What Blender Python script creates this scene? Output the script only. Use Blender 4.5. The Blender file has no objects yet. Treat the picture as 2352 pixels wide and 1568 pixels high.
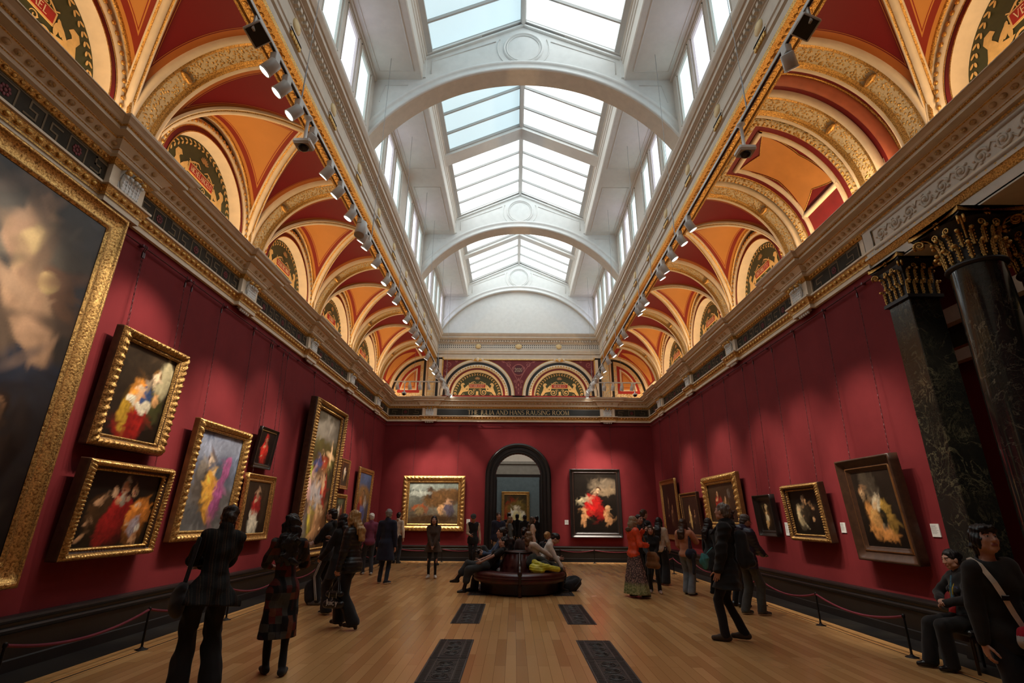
import bpy, math, random
import numpy as np
from mathutils import Vector, Matrix
random.seed(7); rng = np.random.default_rng(7)
PI = math.pi
SC = bpy.context.scene; COL = SC.collection
R = math.radians

# ---------------------------------------------------------------- object helpers
def tag(o, label=None, cat=None, group=None, kind=None):
    if label: o['label'] = label
    if cat: o['category'] = cat
    if group: o['group'] = group
    if kind: o['kind'] = kind
    return o
def thing(name, label, cat, loc=(0, 0, 0), rz=0.0, group=None):
    o = bpy.data.objects.new(name, None); COL.objects.link(o)
    o.location = loc; o.rotation_euler = (0, 0, rz); o.empty_display_size = .1
    return tag(o, label, cat, group)
def copy_tree(o, parent=None):
    c = o.copy(); COL.objects.link(c)
    if parent is not None: c.parent = parent
    for ch in list(o.children): copy_tree(ch, c)
    return c
def link_mesh(name, me, parent=None):
    o = bpy.data.objects.new(name, me); COL.objects.link(o)
    if parent is not None: o.parent = parent
    return o

class MB:
    """collects geometry, then links it as one mesh object"""
    def __init__(s): s.v = []; s.f = []; s.m = []; s.sm = []; s.uv = []
    def add(s, vs, fs, mi=0, smooth=False, M=None, uv=None):
        b = len(s.v)
        if M is not None: vs = [tuple(M @ Vector(p)) for p in vs]
        s.v.extend([tuple(p) for p in vs])
        s.uv.extend(uv if uv is not None else [(0., 0.)] * len(vs))
        for f in fs:
            s.f.append(tuple(b + i for i in f)); s.m.append(mi); s.sm.append(smooth)
        return s
    def boxb(s, x0, x1, y0, y1, z0, z1, mi=0, M=None):
        v = [(x, y, z) for z in (z0, z1) for y in (y0, y1) for x in (x0, x1)]
        return s.add(v, [(0, 2, 3, 1), (4, 5, 7, 6), (0, 1, 5, 4), (2, 6, 7, 3), (0, 4, 6, 2), (1, 3, 7, 5)], mi, False, M)
    def box(s, c, d, mi=0, M=None):
        return s.boxb(c[0]-d[0]/2, c[0]+d[0]/2, c[1]-d[1]/2, c[1]+d[1]/2, c[2]-d[2]/2, c[2]+d[2]/2, mi, M)
    def bevbox(s, c, d, b, mi=0, M=None):
        """box whose edges are chamfered"""
        hx, hy, hz = d[0]/2, d[1]/2, d[2]/2; vs = []; idx = {}
        for sx in (-1, 1):
            for sy in (-1, 1):
                for sz in (-1, 1):
                    for a in range(3):
                        p = [sx*(hx-b), sy*(hy-b), sz*(hz-b)]
                        p[a] = (sx*hx, sy*hy, sz*hz)[a]
                        idx[(sx, sy, sz, a)] = len(vs); vs.append((c[0]+p[0], c[1]+p[1], c[2]+p[2]))
        fs = []
        I = lambda *k: idx[k]
        for t in (-1, 1):
            q = [I(t, -1, -1, 0), I(t, 1, -1, 0), I(t, 1, 1, 0), I(t, -1, 1, 0)]; fs.append(q if t > 0 else q[::-1])
            q = [I(-1, t, -1, 1), I(1, t, -1, 1), I(1, t, 1, 1), I(-1, t, 1, 1)]; fs.append(q[::-1] if t > 0 else q)
            q = [I(-1, -1, t, 2), I(1, -1, t, 2), I(1, 1, t, 2), I(-1, 1, t, 2)]; fs.append(q if t > 0 else q[::-1])
        for a in (-1, 1):
            for b2 in (-1, 1):
                fs += [[I(a, b2, -1, 0), I(a, b2, -1, 1), I(a, b2, 1, 1), I(a, b2, 1, 0)],
                       [I(a, -1, b2, 0), I(a, -1, b2, 2), I(a, 1, b2, 2), I(a, 1, b2, 0)],
                       [I(-1, a, b2, 1), I(-1, a, b2, 2), I(1, a, b2, 2), I(1, a, b2, 1)]]
        for k in [(x, y, z) for x in (-1, 1) for y in (-1, 1) for z in (-1, 1)]:
            fs.append([I(*k, 0), I(*k, 1), I(*k, 2)])
        return s.add(vs, fs, mi, False, M)
    def grid(s, fn, nu, nv, mi=0, smooth=True, cu=False, cv=False, M=None, uvf=None, mif=None):
        """fn(u,v) with u,v in 0..1"""
        du = nu if cu else nu + 1; dv = nv if cv else nv + 1
        vs = [fn(i/nu, j/nv) for i in range(du) for j in range(dv)]
        uv = [uvf(i/nu, j/nv) for i in range(du) for j in range(dv)] if uvf else None
        if mif is None:
            fs = [(i*dv+j, ((i+1) % du)*dv+j, ((i+1) % du)*dv+(j+1) % dv, i*dv+(j+1) % dv) for i in range(nu) for j in range(nv)]
            return s.add(vs, fs, mi, smooth, M, uv)
        b = len(s.v); s.add(vs, [], mi, smooth, M, uv)
        for i in range(nu):
            for j in range(nv):
                s.f.append((b+i*dv+j, b+((i+1) % du)*dv+j, b+((i+1) % du)*dv+(j+1) % dv, b+i*dv+(j+1) % dv))
                s.m.append(mif((i+.5)/nu, (j+.5)/nv)); s.sm.append(smooth)
        return s
    def sweep(s, prof, frames, mi=0, smooth=True, closed=False, caps=False, pclosed=False, mis=None):
        """prof: [(a,b)], frames: [(origin, A, B)]; mis: a material index per profile segment"""
        n = len(prof); vs = []
        for o, A, B in frames:
            for a, b in prof: vs.append((o[0]+A[0]*a+B[0]*b, o[1]+A[1]*a+B[1]*b, o[2]+A[2]*a+B[2]*b))
        k = len(frames); b0 = len(s.v); s.add(vs, [])
        for i in range(k if closed else k-1):
            for j in range(n if pclosed else n-1):
                s.f.append((b0+i*n+j, b0+i*n+(j+1) % n, b0+((i+1) % k)*n+(j+1) % n, b0+((i+1) % k)*n+j))
                s.m.append(mis[j] if mis else mi); s.sm.append(smooth)
        if caps and not closed:
            for i in (0, k-1): s.f.append(tuple(b0+i*n+j for j in range(n))); s.m.append(mi); s.sm.append(False)
        return s
    def tube(s, path, r, n=8, mi=0, closed=False, M=None, caps=True, flat=1.0):
        P = [Vector(p) for p in path]; k = len(P)
        rs = r if isinstance(r, (list, tuple)) else [r]*k
        up = None; fr = []
        for i in range(k):
            t = (P[(i+1) % k]-P[i-1]) if closed or 0 < i < k-1 else (P[1]-P[0] if i == 0 else P[-1]-P[-2])
            if t.length < 1e-9: t = Vector((0, 0, 1))
            t.normalize()
            if up is None:
                up = Vector((0, 0, 1)) if abs(t.z) < .9 else Vector((1, 0, 0))
            a = up - t*up.dot(t)
            if a.length < 1e-6: a = Vector((1, 0, 0)) - t*t.x
            a.normalize(); b = t.cross(a); up = a; fr.append((P[i], a, b))
        vs = []
        for (o, a, b), rr in zip(fr, rs):
            for j in range(n):
                an = 2*PI*j/n; vs.append(tuple(o + a*(math.cos(an)*rr) + b*(math.sin(an)*rr*flat)))
        fs = [(i*n+j, i*n+(j+1) % n, ((i+1) % k)*n+(j+1) % n, ((i+1) % k)*n+j) for i in range(k if closed else k-1) for j in range(n)]
        s.add(vs, fs, mi, True, M)
        if caps and not closed:
            b0 = len(s.v)-len(vs)
            for i in (0, k-1): s.f.append(tuple(b0+i*n+j for j in range(n))); s.m.append(mi); s.sm.append(False)
        return s
    def lathe(s, prof, n=24, mi=0, M=None, smooth=True, sx=1., sy=1.):
        return s.grid(lambda u, v: (0, 0, 0), 1, 1) if not prof else s.add(
            [(r*math.cos(2*PI*j/n)*sx, r*math.sin(2*PI*j/n)*sy, z) for r, z in prof for j in range(n)],
            [(i*n+j, i*n+(j+1) % n, (i+1)*n+(j+1) % n, (i+1)*n+j) for i in range(len(prof)-1) for j in range(n)], mi, smooth, M)
    def poly(s, pts, mi=0, M=None): return s.add(pts, [tuple(range(len(pts)))], mi, False, M)
    def prism(s, pts, off, mi=0, M=None, smooth=False):
        """closed polygon pts (3-D) extruded by vector off"""
        n = len(pts); q = [(p[0]+off[0], p[1]+off[1], p[2]+off[2]) for p in pts]
        return s.add(list(pts)+q, [tuple(range(n))[::-1], tuple(range(n, 2*n))]+[(i, (i+1) % n, n+(i+1) % n, n+i) for i in range(n)], mi, smooth, M)
    def ball(s, c, r, nu=10, nv=6, mi=0, M=None):
        rx, ry, rz = r if isinstance(r, (tuple, list)) else (r, r, r)
        pr = [(math.sin(PI*i/nv), -math.cos(PI*i/nv)) for i in range(nv+1)]
        vs = [(c[0]+rx*a*math.cos(2*PI*j/nu), c[1]+ry*a*math.sin(2*PI*j/nu), c[2]+rz*b) for a, b in pr for j in range(nu)]
        return s.add(vs, [(i*nu+j, i*nu+(j+1) % nu, (i+1)*nu+(j+1) % nu, (i+1)*nu+j) for i in range(nv) for j in range(nu)], mi, True, M)
    def build(s, name, mats, parent=None, uv=False, kind=None):
        me = bpy.data.meshes.new(name)
        me.from_pydata(s.v, [], s.f)
        for m in (mats if isinstance(mats, (list, tuple)) else [mats]): me.materials.append(m)
        n = len(me.polygons)
        if n:
            me.polygons.foreach_set('material_index', s.m); me.polygons.foreach_set('use_smooth', s.sm)
        if uv:
            l = me.uv_layers.new(name='UVMap'); vi = np.empty(len(me.loops), int); me.loops.foreach_get('vertex_index', vi)
            l.data.foreach_set('uv', np.asarray(s.uv, float)[vi].ravel())
        me.update()
        o = link_mesh(name, me, parent)
        if kind: o['kind'] = kind
        return o
STRUCT = 'structure'

# ---------------------------------------------------------------- materials
class NT:
    def __init__(s, name):
        s.m = bpy.data.materials.new(name); s.m.use_nodes = True; s.t = s.m.node_tree; s.t.nodes.clear()
        s.out = s.n('ShaderNodeOutputMaterial'); s.b = s.n('ShaderNodeBsdfPrincipled'); s.l(s.b.outputs[0], s.out.inputs[0])
        s._tc = None
    def n(s, ty, **kw):
        o = s.t.nodes.new(ty)
        for k, v in kw.items():
            if hasattr(o, k): setattr(o, k, v)
        return o
    def l(s, a, b): s.t.links.new(a, b)
    def tc(s, out='Object'):
        if s._tc is None: s._tc = s.n('ShaderNodeTexCoord')
        return s._tc.outputs[out]
    def mapping(s, src, sc=(1, 1, 1), rot=(0, 0, 0), loc=(0, 0, 0)):
        m = s.n('ShaderNodeMapping'); s.l(src, m.inputs[0]); m.inputs[1].default_value = loc; m.inputs[2].default_value = rot; m.inputs[3].default_value = sc
        return m.outputs[0]
    def noise(s, src, scale, detail=3, rough=.55, dist=0):
        o = s.n('ShaderNodeTexNoise'); s.l(src, o.inputs['Vector']); o.inputs['Scale'].default_value = scale
        o.inputs['Detail'].default_value = detail; o.inputs['Roughness'].default_value = rough; o.inputs['Distortion'].default_value = dist
        return o.outputs[0]
    def ramp(s, f, stops, interp='LINEAR'):
        r = s.n('ShaderNodeValToRGB'); s.l(f, r.inputs[0]); cr = r.color_ramp; cr.interpolation = interp
        while len(cr.elements) < len(stops): cr.elements.new(.5)
        for e, (p, c) in zip(cr.elements, stops):
            e.position = p; e.color = (*c, 1) if len(c) == 3 else c
        return r.outputs[0]
    def math(s, op, a, b=None, c=None, clamp=False):
        m = s.n('ShaderNodeMath'); m.operation = op; m.use_clamp = clamp
        for i, x in enumerate((a, b, c)):
            if x is None: continue
            if isinstance(x, (int, float)): m.inputs[i].default_value = x
            else: s.l(x, m.inputs[i])
        return m.outputs[0]
    def mix(s, f, a, b, mode='MIX'):
        m = s.n('ShaderNodeMix'); m.data_type = 'RGBA'; m.blend_type = mode
        for i, x in ((0, f), (6, a), (7, b)):
            if isinstance(x, (int, float)): m.inputs[i].default_value = x
            elif isinstance(x, (tuple, list)): m.inputs[i].default_value = (*x, 1) if len(x) == 3 else x
            else: s.l(x, m.inputs[i])
        return m.outputs[2]
    def sep(s, src):
        o = s.n('ShaderNodeSeparateXYZ'); s.l(src, o.inputs[0]); return o.outputs
    def comb(s, x, y, z):
        o = s.n('ShaderNodeCombineXYZ')
        for i, q in enumerate((x, y, z)):
            if isinstance(q, (int, float)): o.inputs[i].default_value = q
            else: s.l(q, o.inputs[i])
        return o.outputs[0]
    def bump(s, h, strength=.3, dist=.02):
        o = s.n('ShaderNodeBump'); o.inputs['Strength'].default_value = strength; o.inputs['Distance'].default_value = dist
        s.l(h, o.inputs['Height']); s.l(o.outputs[0], s.b.inputs['Normal'])
    def set(s, col=None, rough=.6, metal=0., spec=.5, coat=0.):
        if col is not None:
            if isinstance(col, (tuple, list)): s.b.inputs['Base Color'].default_value = (*col[:3], 1)
            else: s.l(col, s.b.inputs['Base Color'])
        if isinstance(rough, (int, float)): s.b.inputs['Roughness'].default_value = rough
        else: s.l(rough, s.b.inputs['Roughness'])
        if isinstance(metal, (int, float)): s.b.inputs['Metallic'].default_value = metal
        else: s.l(metal, s.b.inputs['Metallic'])
        s.b.inputs['Specular IOR Level'].default_value = spec
        if coat: s.b.inputs['Coat Weight'].default_value = coat; s.b.inputs['Coat Roughness'].default_value = .15
        return s.m
def sc3(c, k): return tuple(min(1, x*k) for x in c)
def simple(name, c, rough=.6, metal=0., var=.12, nscale=6., bump=0., bscale=60., spec=.5, coat=0.):
    n = NT(name)
    f = n.noise(n.tc(), nscale, 4)
    col = n.ramp(f, [(.3, sc3(c, 1-var)), (.7, sc3(c, 1+var))])
    n.set(col, rough, metal, spec, coat)
    if bump: n.bump(n.noise(n.tc(), bscale, 4), bump, .01)
    return n.m
def emis(name, c, k):
    n = NT(name); n.set(c, .5); n.b.inputs['Emission Color'].default_value = (*c, 1); n.b.inputs['Emission Strength'].default_value = k
    return n.m
MT = {}
# ---------------------------------------------------------------- palette
def m_crimson():
    n = NT('crimson_wall_fabric'); o = n.tc()
    f = n.noise(o, 2.2, 5, .6); g = n.noise(o, 220, 2)
    c = n.ramp(f, [(.3, (.175, .0155, .0180)), (.72, (.212, .0205, .0230))])
    c = n.mix(n.math('MULTIPLY', g, .28), c, (.10, .006, .011))
    # seams of the hanging cloth every 1.15 m
    p = n.sep(o); s = n.math('ADD', p[0], p[1]); w = n.math('FRACT', n.math('MULTIPLY', s, 1/1.15))
    line = n.math('LESS_THAN', w, .006)
    c = n.mix(n.math('MULTIPLY', line, .3), c, (.09, .004, .008))
    n.set(c, .82, spec=.25); n.bump(g, .15, .004); return n.m
def m_gold(name='gilding', c=(.82, .50, .15), rough=.34, bs=60, b=.5, dark=(.30, .13, .03)):
    n = NT(name); o = n.tc(); f = n.noise(o, bs, 5, .6)
    col = n.ramp(f, [(.34, dark), (.55, c), (.8, sc3(c, 1.2))]); n.set(col, rough, .88); n.bump(f, b, .02); return n.m
def m_relief(name, ground, gold, scale, fill, metal=.85):
    """raised gilt florets on a plain ground"""
    n = NT(name); o = n.tc()
    v = n.n('ShaderNodeTexVoronoi'); n.l(o, v.inputs['Vector']); v.inputs['Scale'].default_value = scale
    w = n.noise(o, scale*2.2, 3, .6, .6)
    d = n.math('ADD', v.outputs['Distance'], n.math('MULTIPLY', n.math('SUBTRACT', w, .5), .7))
    k = n.ramp(d, [(fill-.08, (1, 1, 1)), (fill+.08, (0, 0, 0))])
    n.set(n.mix(k, ground, gold), n.math('SUBTRACT', .62, n.math('MULTIPLY', k, .3)), n.math('MULTIPLY', k, metal))
    h = n.ramp(d, [(.05, (1, 1, 1)), (fill+.12, (0, 0, 0))]); n.bump(h, .9, .03); return n.m
def m_cell(name, field, border, line, band, bandw):
    """painted vault cell: UV holds the distance in metres to its two edges"""
    n = NT(name); u = n.sep(n.tc('UV')); d = n.math('MINIMUM', u[0], u[1])
    q = n.math('MULTIPLY', d, 2.0, clamp=True)
    st = [(0, border), (.14, band)] if bandw else [(0, border)]
    e = .14+bandw*2 if bandw else .20
    st += [(e, border), (e+.036, line), (e+.062, border), (e+.085, line if not bandw else border), (e+.105, field)]
    c = n.ramp(q, st, 'CONSTANT')
    f = n.noise(n.tc(), 3, 4); c = n.mix(n.math('MULTIPLY', f, .25), c, sc3(field, .55)); n.set(c, .62, spec=.3); return n.m
def m_wood_floor():
    n = NT('oak_boards'); o = n.tc(); q = n.mapping(o, rot=(0, 0, PI/2))
    b = n.n('ShaderNodeTexBrick'); n.l(q, b.inputs['Vector']); b.offset = .37; b.offset_frequency = 2; b.squash = 1
    for k, v in (('Color1', (.76, .43, .17, 1)), ('Color2', (.50, .235, .078, 1)), ('Mortar', (.26, .11, .035, 1))): b.inputs[k].default_value = v
    for k, v in (('Scale', 1.), ('Mortar Size', .0022), ('Mortar Smooth', .2), ('Bias', -.08), ('Brick Width', 1.35), ('Row Height', .125)): b.inputs[k].default_value = v
    g = n.noise(n.mapping(o, sc=(7, .6, 1)), 5, 5, .6, .5)
    g2 = n.noise(o, .45, 3)
    c = n.mix(n.math('MULTIPLY', g, .10), b.outputs[0], (.38, .17, .052))
    c = n.mix(n.math('MULTIPLY', g2, .2), c, (.66, .38, .16))
    n.set(c, n.ramp(g2, [(.3, (.20,)*3), (.7, (.28,)*3)]), spec=.5, coat=.2); return n.m
def m_marble(name, base, vein, vs=1.7, rough=.12, amt=.018, tone=(.03, .026, .02)):
    n = NT(name); o = n.tc()
    def veins(scale, dist, w):
        f = n.noise(o, scale, 8, .62, dist); a = n.math('ABSOLUTE', n.math('SUBTRACT', f, .5))
        return n.ramp(a, [(0, (1, 1, 1)), (w, (.25, .25, .25)), (w*3, (0, 0, 0))])
    k = n.math('MULTIPLY', veins(vs, 1.6, amt*.55), n.ramp(n.noise(o, vs*.8, 3), [(.42, (0, 0, 0)), (.68, (1, 1, 1))]))
    k2 = n.math('MULTIPLY', veins(vs*3.1, 2.2, amt*.5), n.ramp(n.noise(o, vs*.6, 3), [(.48, (0, 0, 0)), (.7, (.7, .7, .7))]))
    kk = n.math('MAXIMUM', k, k2)
    c = n.mix(n.ramp(n.noise(o, 1.3, 5), [(.35, (0, 0, 0)), (.75, (1, 1, 1))]), base, tone)
    n.set(n.mix(kk, c, vein), rough, spec=.5); return n.m
def m_leather(name, c):
    n = NT(name); o = n.tc(); f = n.noise(o, 5, 5); v = n.n('ShaderNodeTexVoronoi'); n.l(o, v.inputs['Vector']); v.inputs['Scale'].default_value = 140
    n.set(n.ramp(f, [(.3, sc3(c, .6)), (.7, sc3(c, 1.35))]), .33, spec=.5); n.bump(v.outputs['Distance'], .18, .004); return n.m
def m_dots():
    n = NT('plaster_painted_holes'); u = n.sep(n.tc('UV'))
    a = n.math('FRACT', n.math('MULTIPLY', u[0], 11.)); b = n.math('FRACT', n.math('MULTIPLY', u[1], 10.))
    k = n.math('MULTIPLY', n.math('LESS_THAN', n.math('ABSOLUTE', n.math('SUBTRACT', a, .5)), .26), n.math('LESS_THAN', n.math('ABSOLUTE', n.math('SUBTRACT', b, .5)), .22))  # dark squares paint the shade inside the pierced holes
    n.set(n.mix(k, (.74, .71, .64), (.035, .03, .025)), .7); return n.m
MT.update(
    crimson=m_crimson(), cream=simple('cream_plaster', (.80, .675, .51), .6, var=.07), white=simple('white_plaster', (.78, .79, .775), .65, var=.04),
    stone=simple('warm_white_plaster', (.66, .585, .49), .65, var=.06), white2=simple('painted_white', (.8, .8, .78), .45, var=.03),
    gold=m_gold(), dgold=m_gold('dull_gilding', (.60, .33, .10), .45, 90, .6), goldrel=m_relief('gilt_relief', (.60, .38, .13), (.95, .62, .20), 26, .5),
    bandrel=m_relief('gilt_florets_on_cream', (.70, .57, .36), (.95, .62, .2), 23, .40), brownrel=m_relief('brown_gilt_carving', (.62, .42, .22), (.85, .55, .2), 24, .32, .5),
    red=simple('vermilion_paint', (.34, .020, .014), .6, var=.1), dred=simple('deep_red_paint', (.20, .010, .012), .6, var=.12), orange=simple('ochre_orange_paint', (.64, .27, .065), .6, var=.08, nscale=3),
    blackp=simple('black_paint_and_shade', (.012, .010, .010), .5), green=simple('dark_green_paint', (.040, .046, .016), .55, var=.15), buff=simple('buff_paint', (.72, .48, .19), .55, var=.12, nscale=14),
    tan=simple('tan_stencil', (.42, .24, .10), .6), plum=simple('plum_ground', (.17, .016, .024), .6), rose=simple('rose_stencil', (.40, .12, .11), .6),
    friezedk=simple('frieze_ground', (.040, .031, .020), .7, var=.2, spec=.15), key=simple('meander_line', (.17, .12, .07), .7, spec=.2), rosette=simple('rosette_red', (.15, .018, .02), .6),
    pier=simple('grey_white_plaster', (.72, .685, .63), .65, var=.04), dado=simple('ebonised_dado', (.010, .008, .0075), .34, var=.2), margin=m_marble('black_slate_margin', (.010, .010, .011), (.10, .095, .09), .7, .3, .003),
    floor=m_wood_floor(), border=simple('pale_oak_border', (.52, .28, .10), .38, var=.14, nscale=9),
    marble=m_marble('black_veined_marble', (.007, .008, .008), (.17, .145, .10), 1.9, .10, .010, (.016, .015, .013)), marble2=m_marble('green_black_marble', (.010, .011, .010), (.24, .21, .12), 2.9, .14, .020, (.026, .024, .018)),
    blackgreen=simple('dark_green_ground', (.006, .009, .006), .4), blackmetal=simple('black_iron', (.012, .012, .013), .38, .6), iron=simple('cast_iron', (.035, .032, .032), .5, .7, bump=.3, bscale=120),
    ironlt=simple('worn_iron', (.10, .095, .09), .45, .8), rope=simple('wine_red_rope', (.155, .012, .028), .8, bump=.4, bscale=150), brass=m_gold('brass', (.75, .52, .22), .25, 8, .05, (.6, .4, .16)),
    tintpane=emis('daylit_frosted_glass_cool', (.54, .70, .76), .82), brightpane=emis('daylit_frosted_glass_bright', (.90, .98, 1.0), 1.8), clerpane=emis('daylit_clerestory_glass', (.66, .84, .90), 1.0), clerlilac=emis('daylit_clerestory_blind', (.78, .82, 1.0), 1.25),
    lamp=emis('lit_lamp_lens', (1, .97, .90), 14.), grey=simple('light_grey_enamel', (.60, .58, .55), .4, var=.04), dgrey=simple('grey_enamel', (.30, .30, .31), .4), blackpl=simple('black_plastic', (.012, .012, .012), .25),
    chain=simple('dark_chain', (.085, .045, .048), .4, .6), leafgold=m_gold('leaf_gilding', (.74, .45, .14), .38, 70, .7, (.03, .016, .007)), paper=simple('white_card', (.74, .73, .69), .7, var=.02), ink=simple('grey_print', (.25, .25, .24), .7),
    dots=m_dots(), barpaint=simple('grey_white_glazing_bar', (.52, .52, .51), .5, var=.03), bluewall=simple('blue_grey_damask', (.115, .16, .175), .8, var=.12), ochrewall=simple('stone_grey', (.26, .24, .20), .7),
    oxblood=m_leather('oxblood_leather', (.060, .010, .010)), mahogany=simple('dark_mahogany', (.022, .008, .006), .3, var=.3), lettergold=simple('gold_lettering', (.80, .62, .32), .5, var=.05), letterw=simple('pale_lettering', (.74, .58, .40), .5),
    cell_o=m_cell('orange_vault_cell', (.66, .285, .07), (.64, .27, .065), (.30, .02, .012), (.27, .014, .012), .095), cell_r=m_cell('red_vault_cell', (.215, .010, .014), (.52, .17, .04), (.16, .007, .01), None, 0),
)
# ---------------------------------------------------------------- room dimensions (metres)
W, D, Y0 = 5.65, 21.8, -1.2
Z0, HV, BV, AV = 6.62, 1.74, 1.60, 1.46         # vault springing, rise, depth, half bay
SPR = [2.53+3.45*i for i in range(6)]             # transverse arch positions
BAYS = [(SPR[i]+SPR[i+1])/2 for i in range(5)]
_tn = [0]
def trim(mb, mats, parent=None, uv=False):
    _tn[0] += 1
    return mb.build('trim_%d' % _tn[0], mats, parent, uv, STRUCT)
def dup_struct(o, loc, rz):
    _tn[0] += 1
    c = copy_tree(o); c.name = 'trim_%d' % _tn[0]; c.location = loc; c.rotation_euler = (0, 0, rz); return c
RZ = {'L': -PI/2, 'R': PI/2, 'E': PI}
def wall_loc(side, along, z=0.):
    return {'L': (-W, along, z), 'R': (W, along, z), 'E': (along, D, z)}[side]

# ---------------------------------------------------------------- serif lettering built from strokes
GL = {
 'T': [('l', .42, 0, .42, 1, 1), ('l', .02, .97, .82, .97, 0)], 'H': [('l', .12, 0, .12, 1, 1), ('l', .78, 0, .78, 1, 1), ('l', .12, .52, .78, .52, 0)],
 'E': [('l', .12, 0, .12, 1, 1), ('l', .12, .97, .62, .97, 0), ('l', .12, .52, .54, .52, 0), ('l', .12, .03, .66, .03, 0)],
 'J': [('l', .28, .1, .28, 1, 1), ('a', .1, .08, .2, .26, -90, 0, .5)], 'U': [('l', .12, .35, .12, 1, 1), ('l', .74, .35, .74, 1, 0), ('a', .43, .35, .31, .35, 180, 360, .6)],
 'L': [('l', .12, 0, .12, 1, 1), ('l', .12, .03, .64, .03, 0)], 'I': [('l', .14, 0, .14, 1, 1)],
 'A': [('l', .06, 0, .42, 1, 0), ('l', .42, 1, .80, 0, 1), ('l', .2, .36, .66, .36, 0)], 'N': [('l', .12, 0, .12, 1, 0), ('l', .12, 1, .82, 0, 1), ('l', .82, 0, .82, 1, 0)],
 'D': [('l', .12, 0, .12, 1, 1), ('a', .3, .5, .55, .49, -90, 90, 1), ('l', .12, .98, .3, .98, 0), ('l', .12, .02, .3, .02, 0)],
 'S': [('a', .32, .74, .24, .24, 30, 270, .8), ('a', .32, .26, .27, .25, -150, 90, .9)],
 'R': [('l', .12, 0, .12, 1, 1), ('a', .3, .74, .3, .24, -90, 90, 1), ('l', .12, .98, .3, .98, 0), ('l', .12, .5, .3, .5, 0), ('l', .36, .5, .82, 0, 1)],
 'P': [('l', .12, 0, .12, 1, 1), ('a', .3, .73, .3, .25, -90, 90, 1), ('l', .12, .98, .3, .98, 0), ('l', .12, .48, .3, .48, 0)],
 'B': [('l', .12, 0, .12, 1, 1), ('a', .3, .75, .26, .23, -90, 90, 1), ('a', .32, .27, .32, .26, -90, 90, 1), ('l', .12, .98, .3, .98, 0), ('l', .12, .52, .32, .52, 0), ('l', .12, .02, .32, .02, 0)],
 'G': [('a', .5, .5, .44, .49, 40, 325, 1), ('l', .84, .05, .84, .42, 1)], 'C': [('a', .5, .5, .44, .49, 42, 318, 1)], 'O': [('a', .48, .5, .43, .49, 0, 360, 1)],
 'M': [('l', .1, 0, .14, 1, 0), ('l', .14, 1, .5, 0, 1), ('l', .5, 0, .86, 1, 0), ('l', .86, 1, .9, 0, 1)],
 '2': [('a', .3, .72, .25, .26, 0, 170, .7), ('l', .53, .66, .06, .05, .4), ('l', .04, .04, .6, .04, .6)], '0': [('a', .3, .5, .26, .49, 0, 360, .8)],
 'V': [('l', .06, 1, .42, 0, 1), ('l', .42, 0, .78, 1, 0)], 'X': [('l', .06, 1, .74, 0, 1), ('l', .06, 0, .74, 1, 0)],
 'u': [('l', .1, .2, .1, .62, 1), ('a', .28, .2, .18, .2, 180, 360, .6), ('l', .46, 0, .46, .62, 1)], 'i': [('l', .1, 0, .1, .62, 1), ('l', .1, .78, .1, .88, 1)],
 'c': [('a', .3, .3, .24, .3, 45, 315, 1)], 'y': [('l', .06, .62, .26, 0, 1), ('l', .48, .62, .14, -.34, .4)],
}
ADV = {c: max(max((s[1], s[3]) if s[0] == 'l' else (s[1]+s[3]*.95,)) for s in g)+.17 for c, g in GL.items()}
def letters(mb, text, h, plane, mi=0, thick=.13, thin=.055, depth=.004, width=None):
    """plane(x,y,d) -> 3-D point; text centred on x=0, standing on y=0"""
    adv = [ADV.get(c, .38) for c in text]; tot = sum(adv); k = h if width is None else width/tot
    x = -tot/2
    def quad(p):
        a = [plane(q[0]*k, q[1]*h, 0) for q in p]; b = [plane(q[0]*k, q[1]*h, depth) for q in p]
        n = len(p); mb.add(a+b, [tuple(range(n, 2*n))]+[(i, (i+1) % n, n+(i+1) % n, n+i) for i in range(n)], mi)
    for c, ad in zip(text, adv):
        for s in GL.get(c, ()):
            if s[0] == 'l':
                _, x1, y1, x2, y2, wt = s; w = (thin+(thick-thin)*wt)/2
                dx, dy = x2-x1, y2-y1; L = math.hypot(dx, dy); nx, ny = -dy/L*w, dx/L*w
                quad([(x+x1+nx, y1+ny), (x+x1-nx, y1-ny), (x+x2-nx, y2-ny), (x+x2+nx, y2+ny)])
                if abs(dy) > abs(dx)*1.2 and c.isupper():
                    for ex, ey in ((x1, y1), (x2, y2)):
                        if ey < .02 or ey > .98: quad([(x+ex-.11, ey-.02), (x+ex+.11, ey-.02), (x+ex+.11, ey+.02), (x+ex-.11, ey+.02)])
            else:
                _, cx, cy, rx, ry, a0, a1, wt = s; n = max(5, int(abs(a1-a0)/18)); P = []
                for i in range(n+1):
                    a = R(a0+(a1-a0)*i/n); w = (thin+(thick-thin)*wt*abs(math.cos(a)))/2; P.append((a, w))
                for (a, w), (b, w2) in zip(P, P[1:]):
                    f = lambda an, e: (x+cx+(rx+e)*math.cos(an), cy+(ry+e)*math.sin(an))
                    quad([f(a, w), f(b, w2), f(b, -w2), f(a, -w)])
        x += ad

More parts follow.
